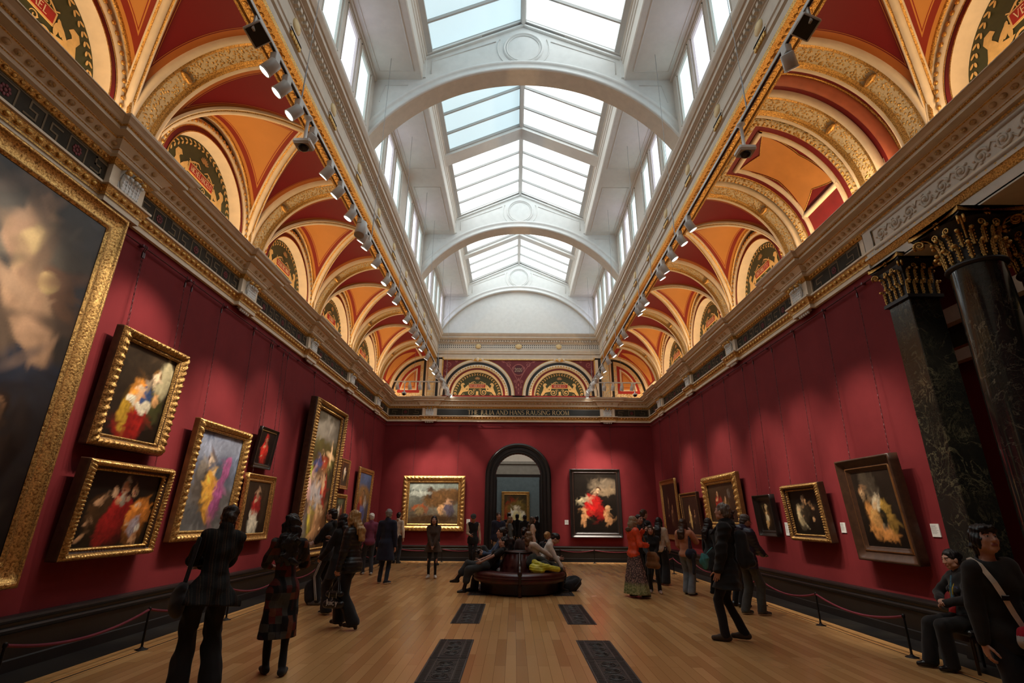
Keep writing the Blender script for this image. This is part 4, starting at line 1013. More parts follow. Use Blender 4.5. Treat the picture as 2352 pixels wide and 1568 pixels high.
def canvas(w, h, bg, blobs, parent, cell=.02):
    nx, ny = max(40, int(w/cell)), max(40, int(h/cell))
    X, Y = np.meshgrid(np.linspace(0, 1, nx+1), np.linspace(0, 1, ny+1), indexing='ij')
    asp = w/h; sd = int(w*1000+h*77) % 1000; XA = X*asp
    wx = .030*vnoise(XA, Y, 7, sd)+.016*vnoise(XA, Y, 17, sd+1); wy = .030*vnoise(XA, Y, 7, sd+2)+.016*vnoise(XA, Y, 17, sd+3)
    top, bot = np.array(lin(bg[0])), np.array(lin(bg[1])); C = bot+(top-bot)*Y[..., None]
    C = C*(1+.35*vnoise(XA, Y, 4, sd+4)+.2*vnoise(XA, Y, 11, sd+5))[..., None]
    for q, (cx, cy, rx, ry, rot, col, soft) in enumerate(blobs):
        k_ = .35 if max(rx, ry) < .09 else 1.
        dx, dy = (X-cx)*asp+wx*k_, Y-cy+wy*k_; a = R(rot); u = (dx*math.cos(a)+dy*math.sin(a))/rx; v = (-dx*math.sin(a)+dy*math.cos(a))/ry
        d = np.sqrt(u*u+v*v); k = np.clip((1-d)/max(soft*.8, .02)+.5, 0, 1); k = (k*k*(3-2*k))[..., None]
        fold = np.abs(vnoise(u*2.2+q, v*.8+u*.9, 2.4, sd+q)) if max(rx, ry) > .1 else .4+0*u
        shp = 1+.40*np.clip(-u*.6+v*.5, -1, 1)+(.75*(.45-fold) if soft < .6 else .1*fold)
        C = C*(1-k)+np.array(lin(col))*np.clip(shp, .2, 1.7)[..., None]*k
    rr = np.random.default_rng(sd)
    for q in range(260):                                                       # loose brush dabs
        cx, cy = rr.uniform(0, 1, 2); i, j = int(cx*nx), int(cy*ny); c0 = C[i, j]*rr.uniform(.72, 1.4); r = rr.uniform(.012, .045); a = rr.uniform(0, PI)
        dx, dy = (X-cx-rr.normal(0, .012))*asp, Y-cy-rr.normal(0, .012); u = (dx*math.cos(a)+dy*math.sin(a))/(r*2.2); v = (-dx*math.sin(a)+dy*math.cos(a))/(r*.55)
        k = (np.clip(1.3-np.sqrt(u*u+v*v), 0, .8))[..., None]; C = C*(1-k)+c0*k
    C = np.clip(C*(1+.12*vnoise(XA, Y, 40, sd+9))[..., None], 0, 1)
    m = MB(); m.grid(lambda u, v: (-w/2+w*u, 0, h*v), nx, ny, 0, False)
    o = m.build('canvas', MT['canvas'], parent)
    at = o.data.color_attributes.new('paint', 'FLOAT_COLOR', 'POINT')
    at.data.foreach_set('color', np.concatenate([C, np.ones(C.shape[:2]+(1,))], -1).reshape(-1, 4).ravel())
    return o
def frame(w, h, prof, parent, mats, carve=None, seg=.03, name='frame'):
    """prof: [(inset, height, material)] from the outer back edge to the inner lip; carve(s, inset)-> extra height"""
    nx, nz = max(2, int(w/seg)), max(2, int(h/seg)); per = []
    for i in range(nx): per.append((-1+2*i/nx, -1, w*i/nx))
    for i in range(nz): per.append((1, -1+2*i/nz, w+h*i/nz))
    for i in range(nx): per.append((1-2*i/nx, 1, w+h+w*i/nx))
    for i in range(nz): per.append((-1, 1-2*i/nz, 2*w+h+h*i/nz))
    K = len(per); m = MB(); vs = []
    for a, b, s in per:
        for t, hh, mi in prof:
            e = carve(s, t) if carve else 0
            vs.append((a*(w/2-t), -(hh+e), h/2+b*(h/2-t)))
    n = len(prof); m.add(vs, [])
    for i in range(K):
        for j in range(n-1):
            m.f.append((i*n+j, i*n+j+1, ((i+1) % K)*n+j+1, ((i+1) % K)*n+j)); m.m.append(prof[j+1][2]); m.sm.append(True)
    return m.build(name, mats, parent)
def fstyle(kind, fw, dp):
    """profile and carving of one frame style"""
    T = lambda L: [(t*fw, z*dp, mi) for t, z, mi in L]
    if kind == 'carved':
        L = [(0, 0, 0), (0, .45, 1), (.03, .55, 1), (.08, .68, 0), (.16, .86, 0), (.26, .97, 0), (.38, 1.0, 0), (.5, .93, 0), (.6, .78, 0), (.68, .62, 0), (.74, .60, 1), (.82, .62, 0), (.88, .66, 0), (.94, .6, 0), (1, .42, 0)]
        def c(s, t):
            q = t/fw
            if .06 < q < .66: return dp*.085*math.sin(PI*(q-.06)/.6)*(math.cos(2*PI*s/(fw*.62)+q*4)+.5*math.sin(2*PI*s/(fw*.27)+14*q))+dp*.04*math.sin(2*PI*s/(fw*.16)+9*q)*math.sin(q*22)
            if .78 < q < .95: return dp*.07*math.cos(2*PI*s/.04)
            return 0
        return T(L), c
    if kind == 'gadroon':
        L = [(0, 0, 1), (0, .5, 1), (.05, .7, 1), (.1, .74, 0), (.2, .9, 0), (.34, 1, 0), (.48, .92, 0), (.58, .72, 0), (.62, .6, 1), (.78, .55, 1), (.84, .6, 0), (.9, .64, 0), (.96, .58, 0), (1, .4, 0)]
        def c(s, t):
            q = t/fw
            if .08 < q < .6: return dp*.095*math.sin(PI*(q-.08)/.52)*(abs(math.sin(PI*s/(fw*.36)+q*2.6))*2-1)
            if .82 < q < .97: return dp*.10*math.cos(2*PI*s/.055)
            return 0
        return T(L), c
    if kind == 'plain': return T([(0, 0, 0), (0, .7, 0), (.04, .82, 0), (.14, .95, 0), (.22, .92, 0), (.26, .75, 1), (.5, .62, 0), (.7, .5, 0), (.78, .52, 0), (.84, .6, 0), (.9, .56, 1), (1, .4, 0)]), None
    if kind == 'dark': return T([(0, 0, 0), (0, .9, 0), (.05, 1, 0), (.14, 1, 0), (.2, .85, 0), (.55, .55, 0), (.62, .5, 0), (.66, .6, 1), (.72, .62, 1), (.76, .5, 0), (.9, .45, 0), (1, .32, 0)]), None
    if kind == 'ripple': return T([(0, 0, 1), (0, .8, 1), (.06, 1, 1), (.2, .98, 0), (.28, .8, 0), (.7, .5, 1), (.8, .55, 0), (.9, .5, 0), (1, .35, 1)]), (lambda s, t: dp*.06*math.cos(2*PI*s/.07) if .05 < t/fw < .35 else 0)
PNT = []
def painting(side, a0, a1, zb, zt, tilt, kind, fw, dp, mats, bg, blobs, label, group=None, cell=.022):
    w, h = abs(a1-a0), (zt-zb)/math.cos(R(tilt)); ac = (a0+a1)/2
    loc, rz = {'L': ((-W+.045, ac, zb), PI/2), 'R': ((W-.045, ac, zb), -PI/2), 'E': ((ac, D-.045, zb), 0.), 'N': ((ac, 30.05, zb), 0.)}[side]
    t = thing('framed_painting', label, 'painting', loc, rz, group); t.rotation_euler = (R(tilt), 0, rz)
    pr, cv = fstyle(kind, fw, dp); frame(w, h, pr, t, [MT[x] for x in mats], cv, seg=min(.022, fw/9) if kind in ('carved', 'gadroon') else .1 if cv is None else .02)
    c = canvas(w-2*fw+.01, h-2*fw+.01, bg, blobs, t, cell); c.location = (0, -dp*.36, fw-.005)
    m = MB(); m.boxb(-w/2+.02, w/2-.02, -.012, 0, .02, h-.02); m.build('backing', MT['fr_wood'], t)
    PNT.append((side, ac, w, zb, zt, label)); return t
def robed(x, y, s, robe, skin=(196, 150, 112), hair=(50, 32, 20), lean=0, cloak=None):
    """a loosely brushed half-length figure"""
    dx = lean*.01*s; s *= 1.3; y -= .02*s; dk = tuple(c*.55 for c in robe); lt = tuple(min(255, c*1.25) for c in robe)
    L = [(x, y-.22*s, .21*s, .32*s, lean, dk, .35), (x-.02*s, y-.17*s, .17*s, .26*s, lean, robe, .35), (x-.08*s, y-.14*s, .07*s, .20*s, lean-14, lt, .6), (x+.11*s, y-.10*s, .06*s, .15*s, lean+24, robe, .4)]
    if cloak: L.append((x+.10*s, y-.20*s, .10*s, .30*s, lean-12, cloak, .4))
    L += [(x+dx*8, y+.175*s, .080*s, .092*s, 0, hair, .4), (x+dx*4, y+.06*s, .036*s, .05*s, 0, tuple(c*.75 for c in skin), .4), (x+dx*8-.006*s, y+.145*s, .052*s, .074*s, lean, skin, .3), (x+dx*8+.022*s, y+.135*s, .022*s, .05*s, lean, tuple(c*.72 for c in skin), .6), (x+dx*8-.012*s, y+.155*s, .026*s, .006*s, 0, tuple(c*.45 for c in skin), .5), (x+dx*8-.012*s, y+.112*s, .014*s, .006*s, 0, (130, 60, 50), .5), (x-.10*s, y-.26*s, .06*s, .022*s, 30, skin, .4), (x-.04*s, y-.02*s, .07*s, .04*s, 10, tuple(min(255, c*1.05) for c in skin), .5)]
    return L
def paintings():
    G = ('fr_gold', 'fr_brown'); DG = ('fr_dgold', 'fr_wood'); WD = ('fr_wood', 'fr_brown'); BK = ('fr_black', 'fr_dgold')
    sk = (214, 172, 130)
    painting('L', 2.6, 6.05, .85, 5.38, 1.0, 'plain', .26, .14, ('fr_gold', 'fr_dgold'), ((66, 66, 70), (22, 18, 15)),
             [(.3, .82, .5, .14, 10, (74, 68, 60), .9), (.75, .80, .16, .07, 30, (104, 94, 80), .9), (.80, .62, .16, .10, 0, (60, 54, 48), .9), (.90, .50, .5, .06, 5, (40, 46, 58), .9)]
             + [(.70+dx, .76+dy, .05, .10, r, c, .5) for dx, dy, r, c in ((0, .02, 30, (150, 118, 92)), (.08, -.10, 60, (178, 142, 110)), (.20, -.04, 40, (112, 82, 62)), (.04, .12, 20, (150, 120, 94)), (.11, -.15, 50, (170, 134, 104)))]
             + [(.72, .83, .035, .035, 0, (188, 160, 112), .4), (.83, .74, .035, .035, 0, (190, 160, 110), .4)]
             + robed(.62, .36, .30, (40, 30, 22), (110, 80, 58)) + robed(.80, .34, .30, (46, 34, 26), (116, 84, 60)) + robed(.52, .16, .45, (124, 112, 96), (160, 124, 98)) + robed(.80, .14, .45, (70, 62, 52), (150, 118, 92)),
             'huge dark painting with cherubs in a brown gilt frame at the left edge', cell=.03)
    painting('L', 6.42, 7.83, 2.44, 4.03, 3.2, 'carved', .17, .19, ('fr_dgold', 'fr_wood'), ((52, 40, 26), (26, 18, 12)),
             [(.86, .72, .14, .22, 0, (186, 172, 132), .6), (.80, .40, .12, .18, 0, (66, 66, 34), .7)] + robed(.48, .60, .72, (186, 120, 46), (232, 200, 160), (120, 84, 42), 4, (54, 74, 112)) +
             [(.46, .16, .22, .26, 0, (138, 26, 20), .4), (.30, .22, .08, .22, 12, (170, 130, 40), .5), (.40, .40, .13, .05, -8, (226, 214, 186), .3), (.62, .36, .10, .09, 0, (222, 208, 178), .4), (.80, .46, .06, .07, 0, (204, 150, 96), .4)],
             'tall painting of a woman in orange and red hung above the three bearded figures')
    painting('L', 6.42, 8.04, 1.08, 2.28, 4.5, 'gadroon', .14, .20, ('fr_gold', 'fr_wood'), ((20, 15, 11), (14, 10, 8)),
             robed(.26, .62, .85, (58, 38, 20), (186, 140, 102), (30, 22, 14), 6) + robed(.52, .66, .9, (132, 24, 22), (180, 120, 84), (150, 140, 124), 0) + robed(.80, .60, .85, (176, 104, 40), (206, 164, 126), (24, 16, 12), -6) +
             [(.52, .62, .06, .09, 0, (150, 138, 118), .6), (.40, .24, .16, .26, -20, (138, 26, 24), .5), (.78, .26, .10, .14, 0, (150, 136, 140), .5), (.84, .24, .05, .06, 0, (216, 204, 182), .4), (.12, .14, .09, .03, 25, (196, 146, 104), .4), (.82, .08, .09, .03, 30, (196, 146, 104), .4)],
             'wide painting of three dark robed figures, nearest low one on left wall')
    painting('L', 8.50, 10.22, 1.20, 3.16, 3., 'carved', .17, .16, ('fr_gold', 'fr_brown'), ((104, 118, 146), (112, 110, 106)),
             [(.5, .86, .7, .12, 5, (150, 156, 172), .9), (.5, .22, .8, .22, 0, (92, 90, 88), .7), (.22, .46, .14, .24, 0, (92, 84, 76), .6), (.22, .60, .08, .10, 0, (128, 118, 106), .5)] + robed(.50, .60, .62, (206, 150, 60), (236, 208, 178), (90, 58, 34), -3, (156, 84, 124)) +
             [(.56, .30, .13, .24, 8, (214, 152, 62), .4), (.66, .32, .10, .26, -6, (160, 84, 128), .4), (.74, .66, .09, .12, -30, (168, 92, 136), .4), (.58, .58, .07, .07, 0, (90, 100, 110), .5)],
             'painting of a woman in yellow and pink beneath blue sky, ornate gold frame')
    painting('L', 10.75, 11.56, 2.56, 3.40, 6., 'dark', .10, .07, BK, ((22, 16, 12), (14, 10, 8)), robed(.5, .60, .95, (178, 44, 34), (206, 158, 122), (150, 34, 30)) + [(.5, .86, .09, .06, 0, (170, 40, 32), .3)],
             'small black framed portrait of a red robed sitter, highest on left wall')
    painting('L', 10.60, 11.87, 1.12, 2.43, 1., 'plain', .15, .10, ('fr_gold', 'fr_brown'), ((46, 34, 22), (30, 20, 14)), [(.74, .55, .16, .4, 0, (54, 40, 26), .5)] + robed(.48, .66, .72, (146, 36, 34), (204, 160, 124), (60, 40, 28)) + [(.45, .14, .20, .22, 0, (214, 204, 180), .4), (.3, .3, .04, .12, 10, (214, 200, 176), .5)],
             'portrait of a seated sitter in red cape and white skirt, bright gold frame')
    painting('L', 13.08, 15.50, .60, 4.58, 2., 'gadroon', .22, .26, ('fr_dgold', 'fr_wood'), ((70, 64, 52), (36, 24, 14)),
             [(.6, .85, .5, .1, 10, (112, 104, 92), .9), (.5, .70, .5, .10, 0, (66, 60, 30), .8), (.3, .40, .2, .2, 0, (90, 40, 24), .8)] +
             sum([robed(x, y, s, c, sk, (60, 40, 24), l) for x, y, s, c, l in ((.15, .60, .22, (150, 150, 50), 0), (.40, .66, .24, (60, 76, 120), 4), (.62, .64, .22, (150, 60, 36), -4), (.82, .66, .22, (120, 110, 60), 0), (.22, .46, .30, (196, 150, 140), 4), (.45, .44, .34, (178, 176, 180), 0), (.72, .46, .30, (160, 50, 40), -5), (.34, .28, .36, (186, 166, 60), 3), (.62, .28, .36, (190, 140, 96), 0), (.82, .26, .34, (92, 60, 36), -6), (.15, .25, .32, (130, 120, 110), 0))], []),
             'very large crowded painting in deep brown frame, left wall behind the visitors')
    painting('L', 16.36, 17.17, 2.42, 3.33, 2., 'ripple', .11, .06, G, ((60, 36, 20), (60, 36, 20)), [(.5, .5, .34, .44, 0, (24, 18, 14), .2), (.5, .58, .14, .22, 0, (206, 190, 168), .5), (.46, .36, .12, .16, 0, (150, 120, 84), .5), (.56, .7, .06, .06, 0, (214, 174, 138), .4)],
             'small gold framed oval painting beyond the very large crowded painting')
    painting('L', 16.14, 17.23, 1.40, 2.27, 1., 'carved', .12, .07, G, ((40, 40, 26), (34, 24, 14)), robed(.4, .56, .6, (190, 184, 170)) + robed(.66, .54, .6, (110, 44, 34)) + [(.5, .8, .4, .12, 0, (80, 84, 60), .8)],
             'small gold framed scene under the oval painting on the left wall')
    painting('L', 18.11, 19.95, 1.15, 3.25, 2., 'carved', .18, .09, G, ((80, 112, 160), (70, 50, 30)), [(.5, .55, .5, .2, 0, (150, 110, 60), .7)] + robed(.35, .52, .5, (188, 110, 50), lean=3) + robed(.65, .50, .5, (170, 160, 150), lean=-3) + [(.5, .18, .18, .2, 0, (90, 100, 150), .5), (.2, .25, .1, .2, 0, (150, 40, 34), .5)],
             'gold framed painting with blue sky, last on the left wall')
    painting('E', -4.70, -2.16, 1.08, 3.22, 1.5, 'carved', .28, .14, G, ((142, 152, 142), (88, 64, 36)),
             [(.25, .90, .3, .10, 0, (170, 178, 166), .8), (.7, .62, .55, .22, 8, (104, 74, 42), .5), (.42, .74, .06, .14, 0, (84, 66, 52), .5), (.2, .72, .3, .06, 0, (188, 192, 178), .7), (.24, .34, .20, .12, -8, (158, 84, 48), .4), (.22, .30, .12, .10, 0, (140, 120, 84), .5), (.66, .32, .10, .12, 0, (206, 158, 108), .4), (.82, .36, .12, .20, 0, (88, 80, 92), .5), (.8, .52, .05, .06, 0, (196, 150, 112), .4), (.5, .12, .6, .08, 0, (74, 52, 30), .6)],
             'landscape format painting in broad gold frame left of the arched doorway')
    painting('E', 2.10, 4.16, .88, 3.52, 1., 'dark', .20, .12, ('fr_black', 'fr_wood'), ((30, 24, 18), (18, 14, 10)),
             [(.74, .78, .26, .12, 0, (120, 104, 84), .8), (.8, .68, .2, .06, 10, (140, 118, 90), .8)] + robed(.42, .62, .5, (172, 28, 26), (226, 190, 148), (70, 44, 26), 4) + [(.46, .38, .18, .14, 0, (170, 26, 24), .4), (.56, .30, .12, .10, -20, (150, 24, 22), .4), (.22, .56, .10, .04, 20, (206, 190, 150), .4), (.22, .24, .05, .16, 0, (206, 150, 100), .4), (.78, .28, .06, .15, 8, (206, 150, 100), .4), (.78, .42, .05, .04, 0, (206, 160, 110), .4)],
             'black framed painting of a red robed figure right of the arched doorway')
    painting('N', -.87, .70, .55, 3.0, 0, 'plain', .17, .10, G, ((70, 58, 32), (44, 30, 18)), [(.22, .60, .16, .30, -14, (150, 40, 26), .5), (.55, .62, .3, .2, 0, (116, 96, 44), .8), (.55, .50, .20, .10, 10, (240, 232, 206), .5), (.52, .66, .06, .07, 0, (244, 228, 200), .4), (.62, .30, .16, .26, 10, (206, 196, 140), .5)],
             'gold framed painting in the next room, seen through the doorway')
    painting('R', 20.59, 18.67, .90, 2.98, 2., 'plain', .17, .09, ('fr_dgold', 'fr_brown'), ((34, 28, 20), (24, 18, 12)), robed(.4, .56, .5, (44, 36, 30), (150, 116, 84)) + robed(.66, .46, .5, (70, 52, 34), (166, 128, 92)),
             'tall dim painting nearest the far corner on the right wall')
    painting('R', 18.21, 16.49, 1.02, 2.42, 3., 'ripple', .14, .10, ('fr_dgold', 'fr_wood'), ((26, 20, 14), (20, 15, 10)), robed(.42, .58, .7, (60, 44, 28), (190, 150, 100)) + [(.42, .42, .07, .3, 10, (190, 156, 96), .5)] + robed(.72, .5, .55, (46, 36, 28), (150, 112, 80)),
             'dark painting with one pale figure, second from the far right corner')
    painting('R', 15.79, 13.38, 1.30, 2.77, 3., 'carved', .24, .18, G, ((60, 44, 28), (38, 26, 16)), robed(.35, .62, .75, (140, 40, 30), (206, 166, 120)) + robed(.62, .5, .6, (96, 76, 40)) + [(.5, .12, .4, .10, 0, (196, 184, 140), .6), (.75, .72, .1, .12, 0, (90, 80, 70), .5), (.5, .35, .14, .12, 0, (190, 150, 96), .5)],
             'painting with red figure in a heavy carved gold frame, right wall')
    painting('R', 12.62, 11.75, 1.26, 2.14, 4., 'dark', .13, .12, ('fr_black', 'fr_black'), ((24, 18, 12), (12, 9, 7)), robed(.52, .62, .85, (84, 60, 30), (224, 186, 130), (206, 186, 140)) + [(.45, .22, .10, .14, -30, (206, 166, 108), .4), (.5, .4, .12, .12, 0, (196, 184, 150), .5), (.30, .66, .015, .22, 14, (120, 100, 60), .4)],
             'small black framed portrait of a woman, left of the three flute players picture')
    painting('R', 11.12, 9.77, 1.22, 2.28, 4.5, 'gadroon', .13, .17, ('fr_dgold', 'fr_wood'), ((16, 12, 9), (12, 9, 7)), robed(.28, .60, .7, (176, 158, 120), (214, 176, 130), (30, 22, 16), 4) + robed(.44, .66, .7, (54, 46, 34), (150, 116, 84), (170, 160, 140)) + robed(.74, .62, .7, (34, 26, 20), (206, 156, 108), (26, 18, 12), -4) + [(.4, .18, .12, .04, -40, (214, 196, 156), .4), (.66, .34, .06, .05, 0, (206, 160, 112), .4)],
             'wide dark painting of three figures, second nearest on the right wall')
    painting('R', 9.06, 7.72, 1.01, 2.56, 4., 'dark', .22, .15, ('fr_wood', 'fr_brown'), ((46, 38, 30), (14, 10, 8)), [(.42, .78, .14, .3, 20, (84, 74, 60), .9)] + robed(.48, .60, .62, (206, 190, 158), (230, 190, 140), (176, 130, 88), -6) + [(.66, .46, .10, .16, 0, (190, 150, 70), .5), (.30, .34, .10, .26, 8, (206, 142, 76), .4), (.55, .16, .20, .05, -16, (206, 140, 74), .4), (.40, .38, .12, .12, 0, (200, 150, 86), .5), (.72, .28, .10, .14, 0, (150, 116, 54), .5), (.56, .40, .06, .12, 0, (24, 30, 22), .6)],
             'large dark brown framed painting nearest the black pilaster on the right')
def chains():
    """picture chains from the rail to the top of each frame"""
    def one(side, a, z0, z1, off, label, grp):
        t = thing('hanging_chain', label, 'chain', {'L': (-W+.05, a, 0), 'R': (W-.05, a, 0), 'E': (a, D-.05, 0)}[side], {'L': PI/2, 'R': -PI/2, 'E': 0}[side], grp)
        m = MB(); n = max(4, int((z1-z0)/.075)); st = (z1-z0)/n
        for i in range(n):
            f = (i+.5)/n; c = Vector((0, -off*(1-f), z0+(z1-z0)*f)); ax = Vector((1, 0, 0)) if i % 2 else Vector((0, 1, 0))
            P = [c+ax*(.0085*math.cos(2*PI*k/6))+Vector((0, 0, .62*st*math.sin(2*PI*k/6))) for k in range(6)]
            m.tube(P, .0025, 4, 0, True)
        m.build('links', MT['chain'], t)
        m = MB(); m.tube([(0, -.012, 5.33), (0, -.028, 5.325), (0, -.034, 5.30), (0, -.012, 5.26), (0, -.006, 5.20)], .007, 6); m.boxb(-.012, .012, -.02, .0, 5.14, 5.22); m.build('hook', MT['chain'], t)
    for side, ac, w, zb, zt, lab in list(PNT):
        if side == 'N' or zt > 5.2 : continue
        sh = lab
        for s, nm in ((-1, 'left'), (1, 'right')):
            right = {'L': 1, 'R': -1, 'E': 1}[side]
            one(side, ac+s*right*w*.36, zt+.005, 5.24, .075, 'dark chain, %s one, holding the %s' % (nm, ' '.join(sh.split()[:9])), 'picture chains on the walls')
def wall_labels():
    L = [('L', 6.03, 1.48, 'white wall label below the huge dark painting at far left', .14, .16), ('L', 8.22, 1.50, 'white wall label right of the three dark robed figures', .13, .16), ('L', 12.05, 1.50, 'white wall label right of the gold framed portrait in red cape', .13, .18),
         ('E', -2.0, 1.45, 'white wall label right of the landscape format painting', .15, .18), ('E', 1.95, 1.45, 'white wall label left of the black framed red robed figure', .15, .17),
         ('R', 11.6, 1.42, 'narrow white wall label right of the small black framed portrait', .14, .26), ('R', 9.62, 1.48, 'white wall label right of the wide dark three figure painting', .14, .17), ('R', 7.53, 1.48, 'white wall label beside the black pilaster on the right wall', .15, .17)]
    for side, a, z, lb, w, h in L:
        t = thing('wall_label', lb, 'label', {'L': (-W, a, z), 'R': (W, a, z), 'E': (a, D, z)}[side], {'L': PI/2, 'R': -PI/2, 'E': 0}[side])
        m = MB(); m.boxb(-w/2, w/2, -.012, 0, -h/2, h/2); m.build('card', MT['paper'], t)
        m = MB(); random.seed(int(a*100)+50)
        for i in range(9):
            l = w*random.uniform(.5, .82) if i else w*.6; z_ = h*.38-i*h*.078
            m.boxb(-w*.42, -w*.42+l, -.0125, -.0118, z_-h*.012, z_+h*.012)
        m.build('text', MT['ink'], t)

# ---------------------------------------------------------------- lighting tracks, spotlights, cameras, wires
SPOTS = []
def tracks():
    def track(lb, a, b):
        t = thing('lighting_track', lb, 'track', ((a[0]+b[0])/2, (a[1]+b[1])/2, a[2]))
        m = MB(); dx, dy = abs(a[0]-b[0])/2, abs(a[1]-b[1])/2; m.boxb(-max(dx, .022), max(dx, .022), -max(dy, .022), max(dy, .022), -.02, .025); m.build('rail', MT['grey'], t)
        m = MB(); m.boxb(-max(dx-.02, .012), max(dx-.02, .012), -max(dy-.02, .012), max(dy-.02, .012), -.024, -.018); m.build('slot', MT['blackpl'], t)
    z = 6.72
    track('long grey lighting track hanging along the left side of the room', (-2.97, 1.5, z), (-2.97, 21.5, z))
    track('long grey lighting track hanging along the right side of the room', (2.90, 1.5, z), (2.90, 21.5, z))
    track('short grey cross track in the far left corner above the cornice', (-4.98, 19.85, z), (-3.0, 19.85, z))
    track('short grey cross track in the far right corner above the cornice', (2.93, 19.85, z), (4.86, 19.85, z))
    t = thing('track_spotlight', '', 'spotlight')
    m = MB(); m.bevbox((0, 0, -.07), (.075, .105, .11), .006); m.boxb(-.02, .02, -.03, .03, -.02, .0); m.build('driver_box', MT['grey'], t)
    m = MB(); m.boxb(-.014, .014, -.012, .012, -.17, -.11); m.ball((0, 0, -.17), .024, 8, 6); m.build('swivel', MT['grey'], t)
    m = MB(); m.lathe([(.0, -.095), (.058, -.095), (.072, -.085), (.073, .02), (.076, .06), (.076, .085), (.07, .088)], 24, 0); h = m.build('lamp_head', MT['grey'], t)
    m = MB(); m.lathe([(.0, .091), (.04, .090), (.068, .086)], 20); m.build('lens', MT['lamp'], h)
    m = MB(); m.lathe([(.070, .078), (.079, .08), (.079, .095), (.070, .095)], 24); m.build('trim_ring', MT['white2'], h)
    proto = t; used = [False]
    def place(x, y, tgt, lb, grp, on=True):
        o = proto if not used[0] else copy_tree(proto); used[0] = True
        o.location = (x, y, z-.02); o['label'] = lb; o['group'] = grp
        hd = [c for c in o.children if c.name.startswith('lamp_head')][0]; d = (Vector(tgt)-Vector((x, y, z-.21))).normalized()
        hd.location = (d.x*.05, d.y*.05, -.20); hd.rotation_euler = d.to_track_quat('Z', 'Y').to_euler()
        SPOTS.append((Vector((x, y, z-.22))+d*.16, tgt))
    Lp = [p for p in PNT if p[0] == 'L']; Rp = [p for p in PNT if p[0] == 'R']
    def tl(y, lst, X):
        p = min(lst, key=lambda q: abs(q[1]-y)+.25*abs((q[3]+q[4])/2-2.4)); return (X, p[1]+.25*(y-p[1]), (p[3]+p[4])/2+.15)
    ys = [4.55, 4.87, 5.25, 5.75, 6.45, 6.95, 7.6, 8.35, 8.62, 9.35, 10.2, 10.75, 11.25, 12.5, 13.3, 13.75, 14.3, 14.9, 15.8, 17.0, 17.6, 18.2, 18.7, 19.2, 19.6, 20.1, 20.5, 20.9, 21.25]
    for i, y in enumerate(ys):
        tg = tl(y, Lp, -W) if y < 18.6 else ((-3.4 if i % 3 == 0 else 3.1 if i % 3 == 1 else -2.2), D, 2.3)
        place(-2.97, y, tg, 'grey white spotlight number %d counted from the camera on the left track' % (i+1), 'spotlights on the left track')
    yr = [4.43, 7.9, 8.4, 9.0, 9.55, 9.85, 11.25, 11.6, 11.9, 13.6, 14.3, 15.4, 16.2, 17.2, 18.0, 18.6, 19.1, 19.5, 19.9, 20.3, 20.8, 21.2]
    for i, y in enumerate(yr):
        tg = tl(y, Rp, W) if y < 18.3 else ((3.2 if i % 3 == 0 else -3.2 if i % 3 == 1 else 2.6), D, 2.3)
        place(2.90, y, tg, 'grey white spotlight number %d counted from the camera on the right track' % (i+1), 'spotlights on the right track')
    for i, x in enumerate((-4.85, -4.35, -3.95, -3.6)): place(x, 19.85, (x*.9, D, 2.2), 'spotlight number %d from the left wall on the far left cross track' % (i+1), 'spotlights on the cross tracks')
    for i, x in enumerate((4.5, 4.1, 3.75, 3.4)): place(x, 19.85, (x*.9, D, 2.2), 'spotlight number %d from the right wall on the far right cross track' % (i+1), 'spotlights on the cross tracks')
    # flat floodlights and the projector
    for x, y, lb in ((-2.97, 4.15, 'square black faced floodlight on the left track near the camera'), (2.90, 4.05, 'square black faced floodlight on the right track near the camera')):
        t = thing('floodlight', lb, 'floodlight', (x, y, z-.02)); s = 1 if x > 0 else -1
        m = MB(); m.boxb(-.03, .03, -.05, .05, -.10, 0); m.boxb(-.01, .01, -.10, -.06, -.2, 0); m.build('bracket', MT['grey'], t)
        M_ = Matrix.Translation((0, 0, -.17)) @ Matrix.Rotation(s*R(35), 4, 'Y') @ Matrix.Rotation(R(-25), 4, 'X')
        m = MB(); m.bevbox((0, 0, 0), (.20, .22, .07), .01, 0, M_); m.build('housing', MT['grey'], t)
        m = MB(); m.boxb(-.085, .085, -.095, .095, -.039, -.034, 0, M_); m.build('glass_face', MT['blackpl'], t)
    t = thing('projector_spotlight', 'large grey cylinder lamp among the small spotlights on the left track', 'spotlight', (-2.97, 8.05, z-.02))
    m = MB(); m.boxb(-.04, .04, -.07, .07, -.10, 0); m.build('driver_box', MT['grey'], t)
    M_ = Matrix.Translation((.02, 0, -.20)) @ Matrix.Rotation(R(160), 4, 'X'); m = MB(); m.lathe([(0, -.16), (.085, -.16), (.09, -.15), (.09, .17), (.08, .175), (.075, .16), (0, .16)], 24, 0, M_); m.build('barrel', MT['grey'], t)
    # surveillance cameras
    def cam(x, y, lb, dz=0, k=1.):
        t = thing('security_camera', lb, 'security camera', (x, y, z-.02+dz))
        m = MB(); m.lathe([(0, 0), (.055, 0), (.055, -.02), (.03, -.05), (.022, -.06), (.022, -.40), (.03, -.41), (0, -.41)], 16); m.build('mount', MT['white2'], t)
        m = MB(); m.bevbox((0, 0, -.445), (.23*k, .20*k, .075), .02); m.build('housing', MT['white2'], t)
        m = MB(); m.bevbox((0, 0, -.485), (.20*k, .17*k, .012), .004)
        m.build('bezel', MT['grey'], t)
        m = MB(); m.lathe([(.078, -.48)]+[(.075*math.cos(a), -.49-.055*math.sin(a)) for a in np.linspace(0, PI/2, 7)], 20); m.build('dome', MT['blackpl'], t)
    cam(-2.97, 5.55, 'white camera with black dome under the left track'); cam(2.90, 5.65, 'white camera with black dome under the right track')
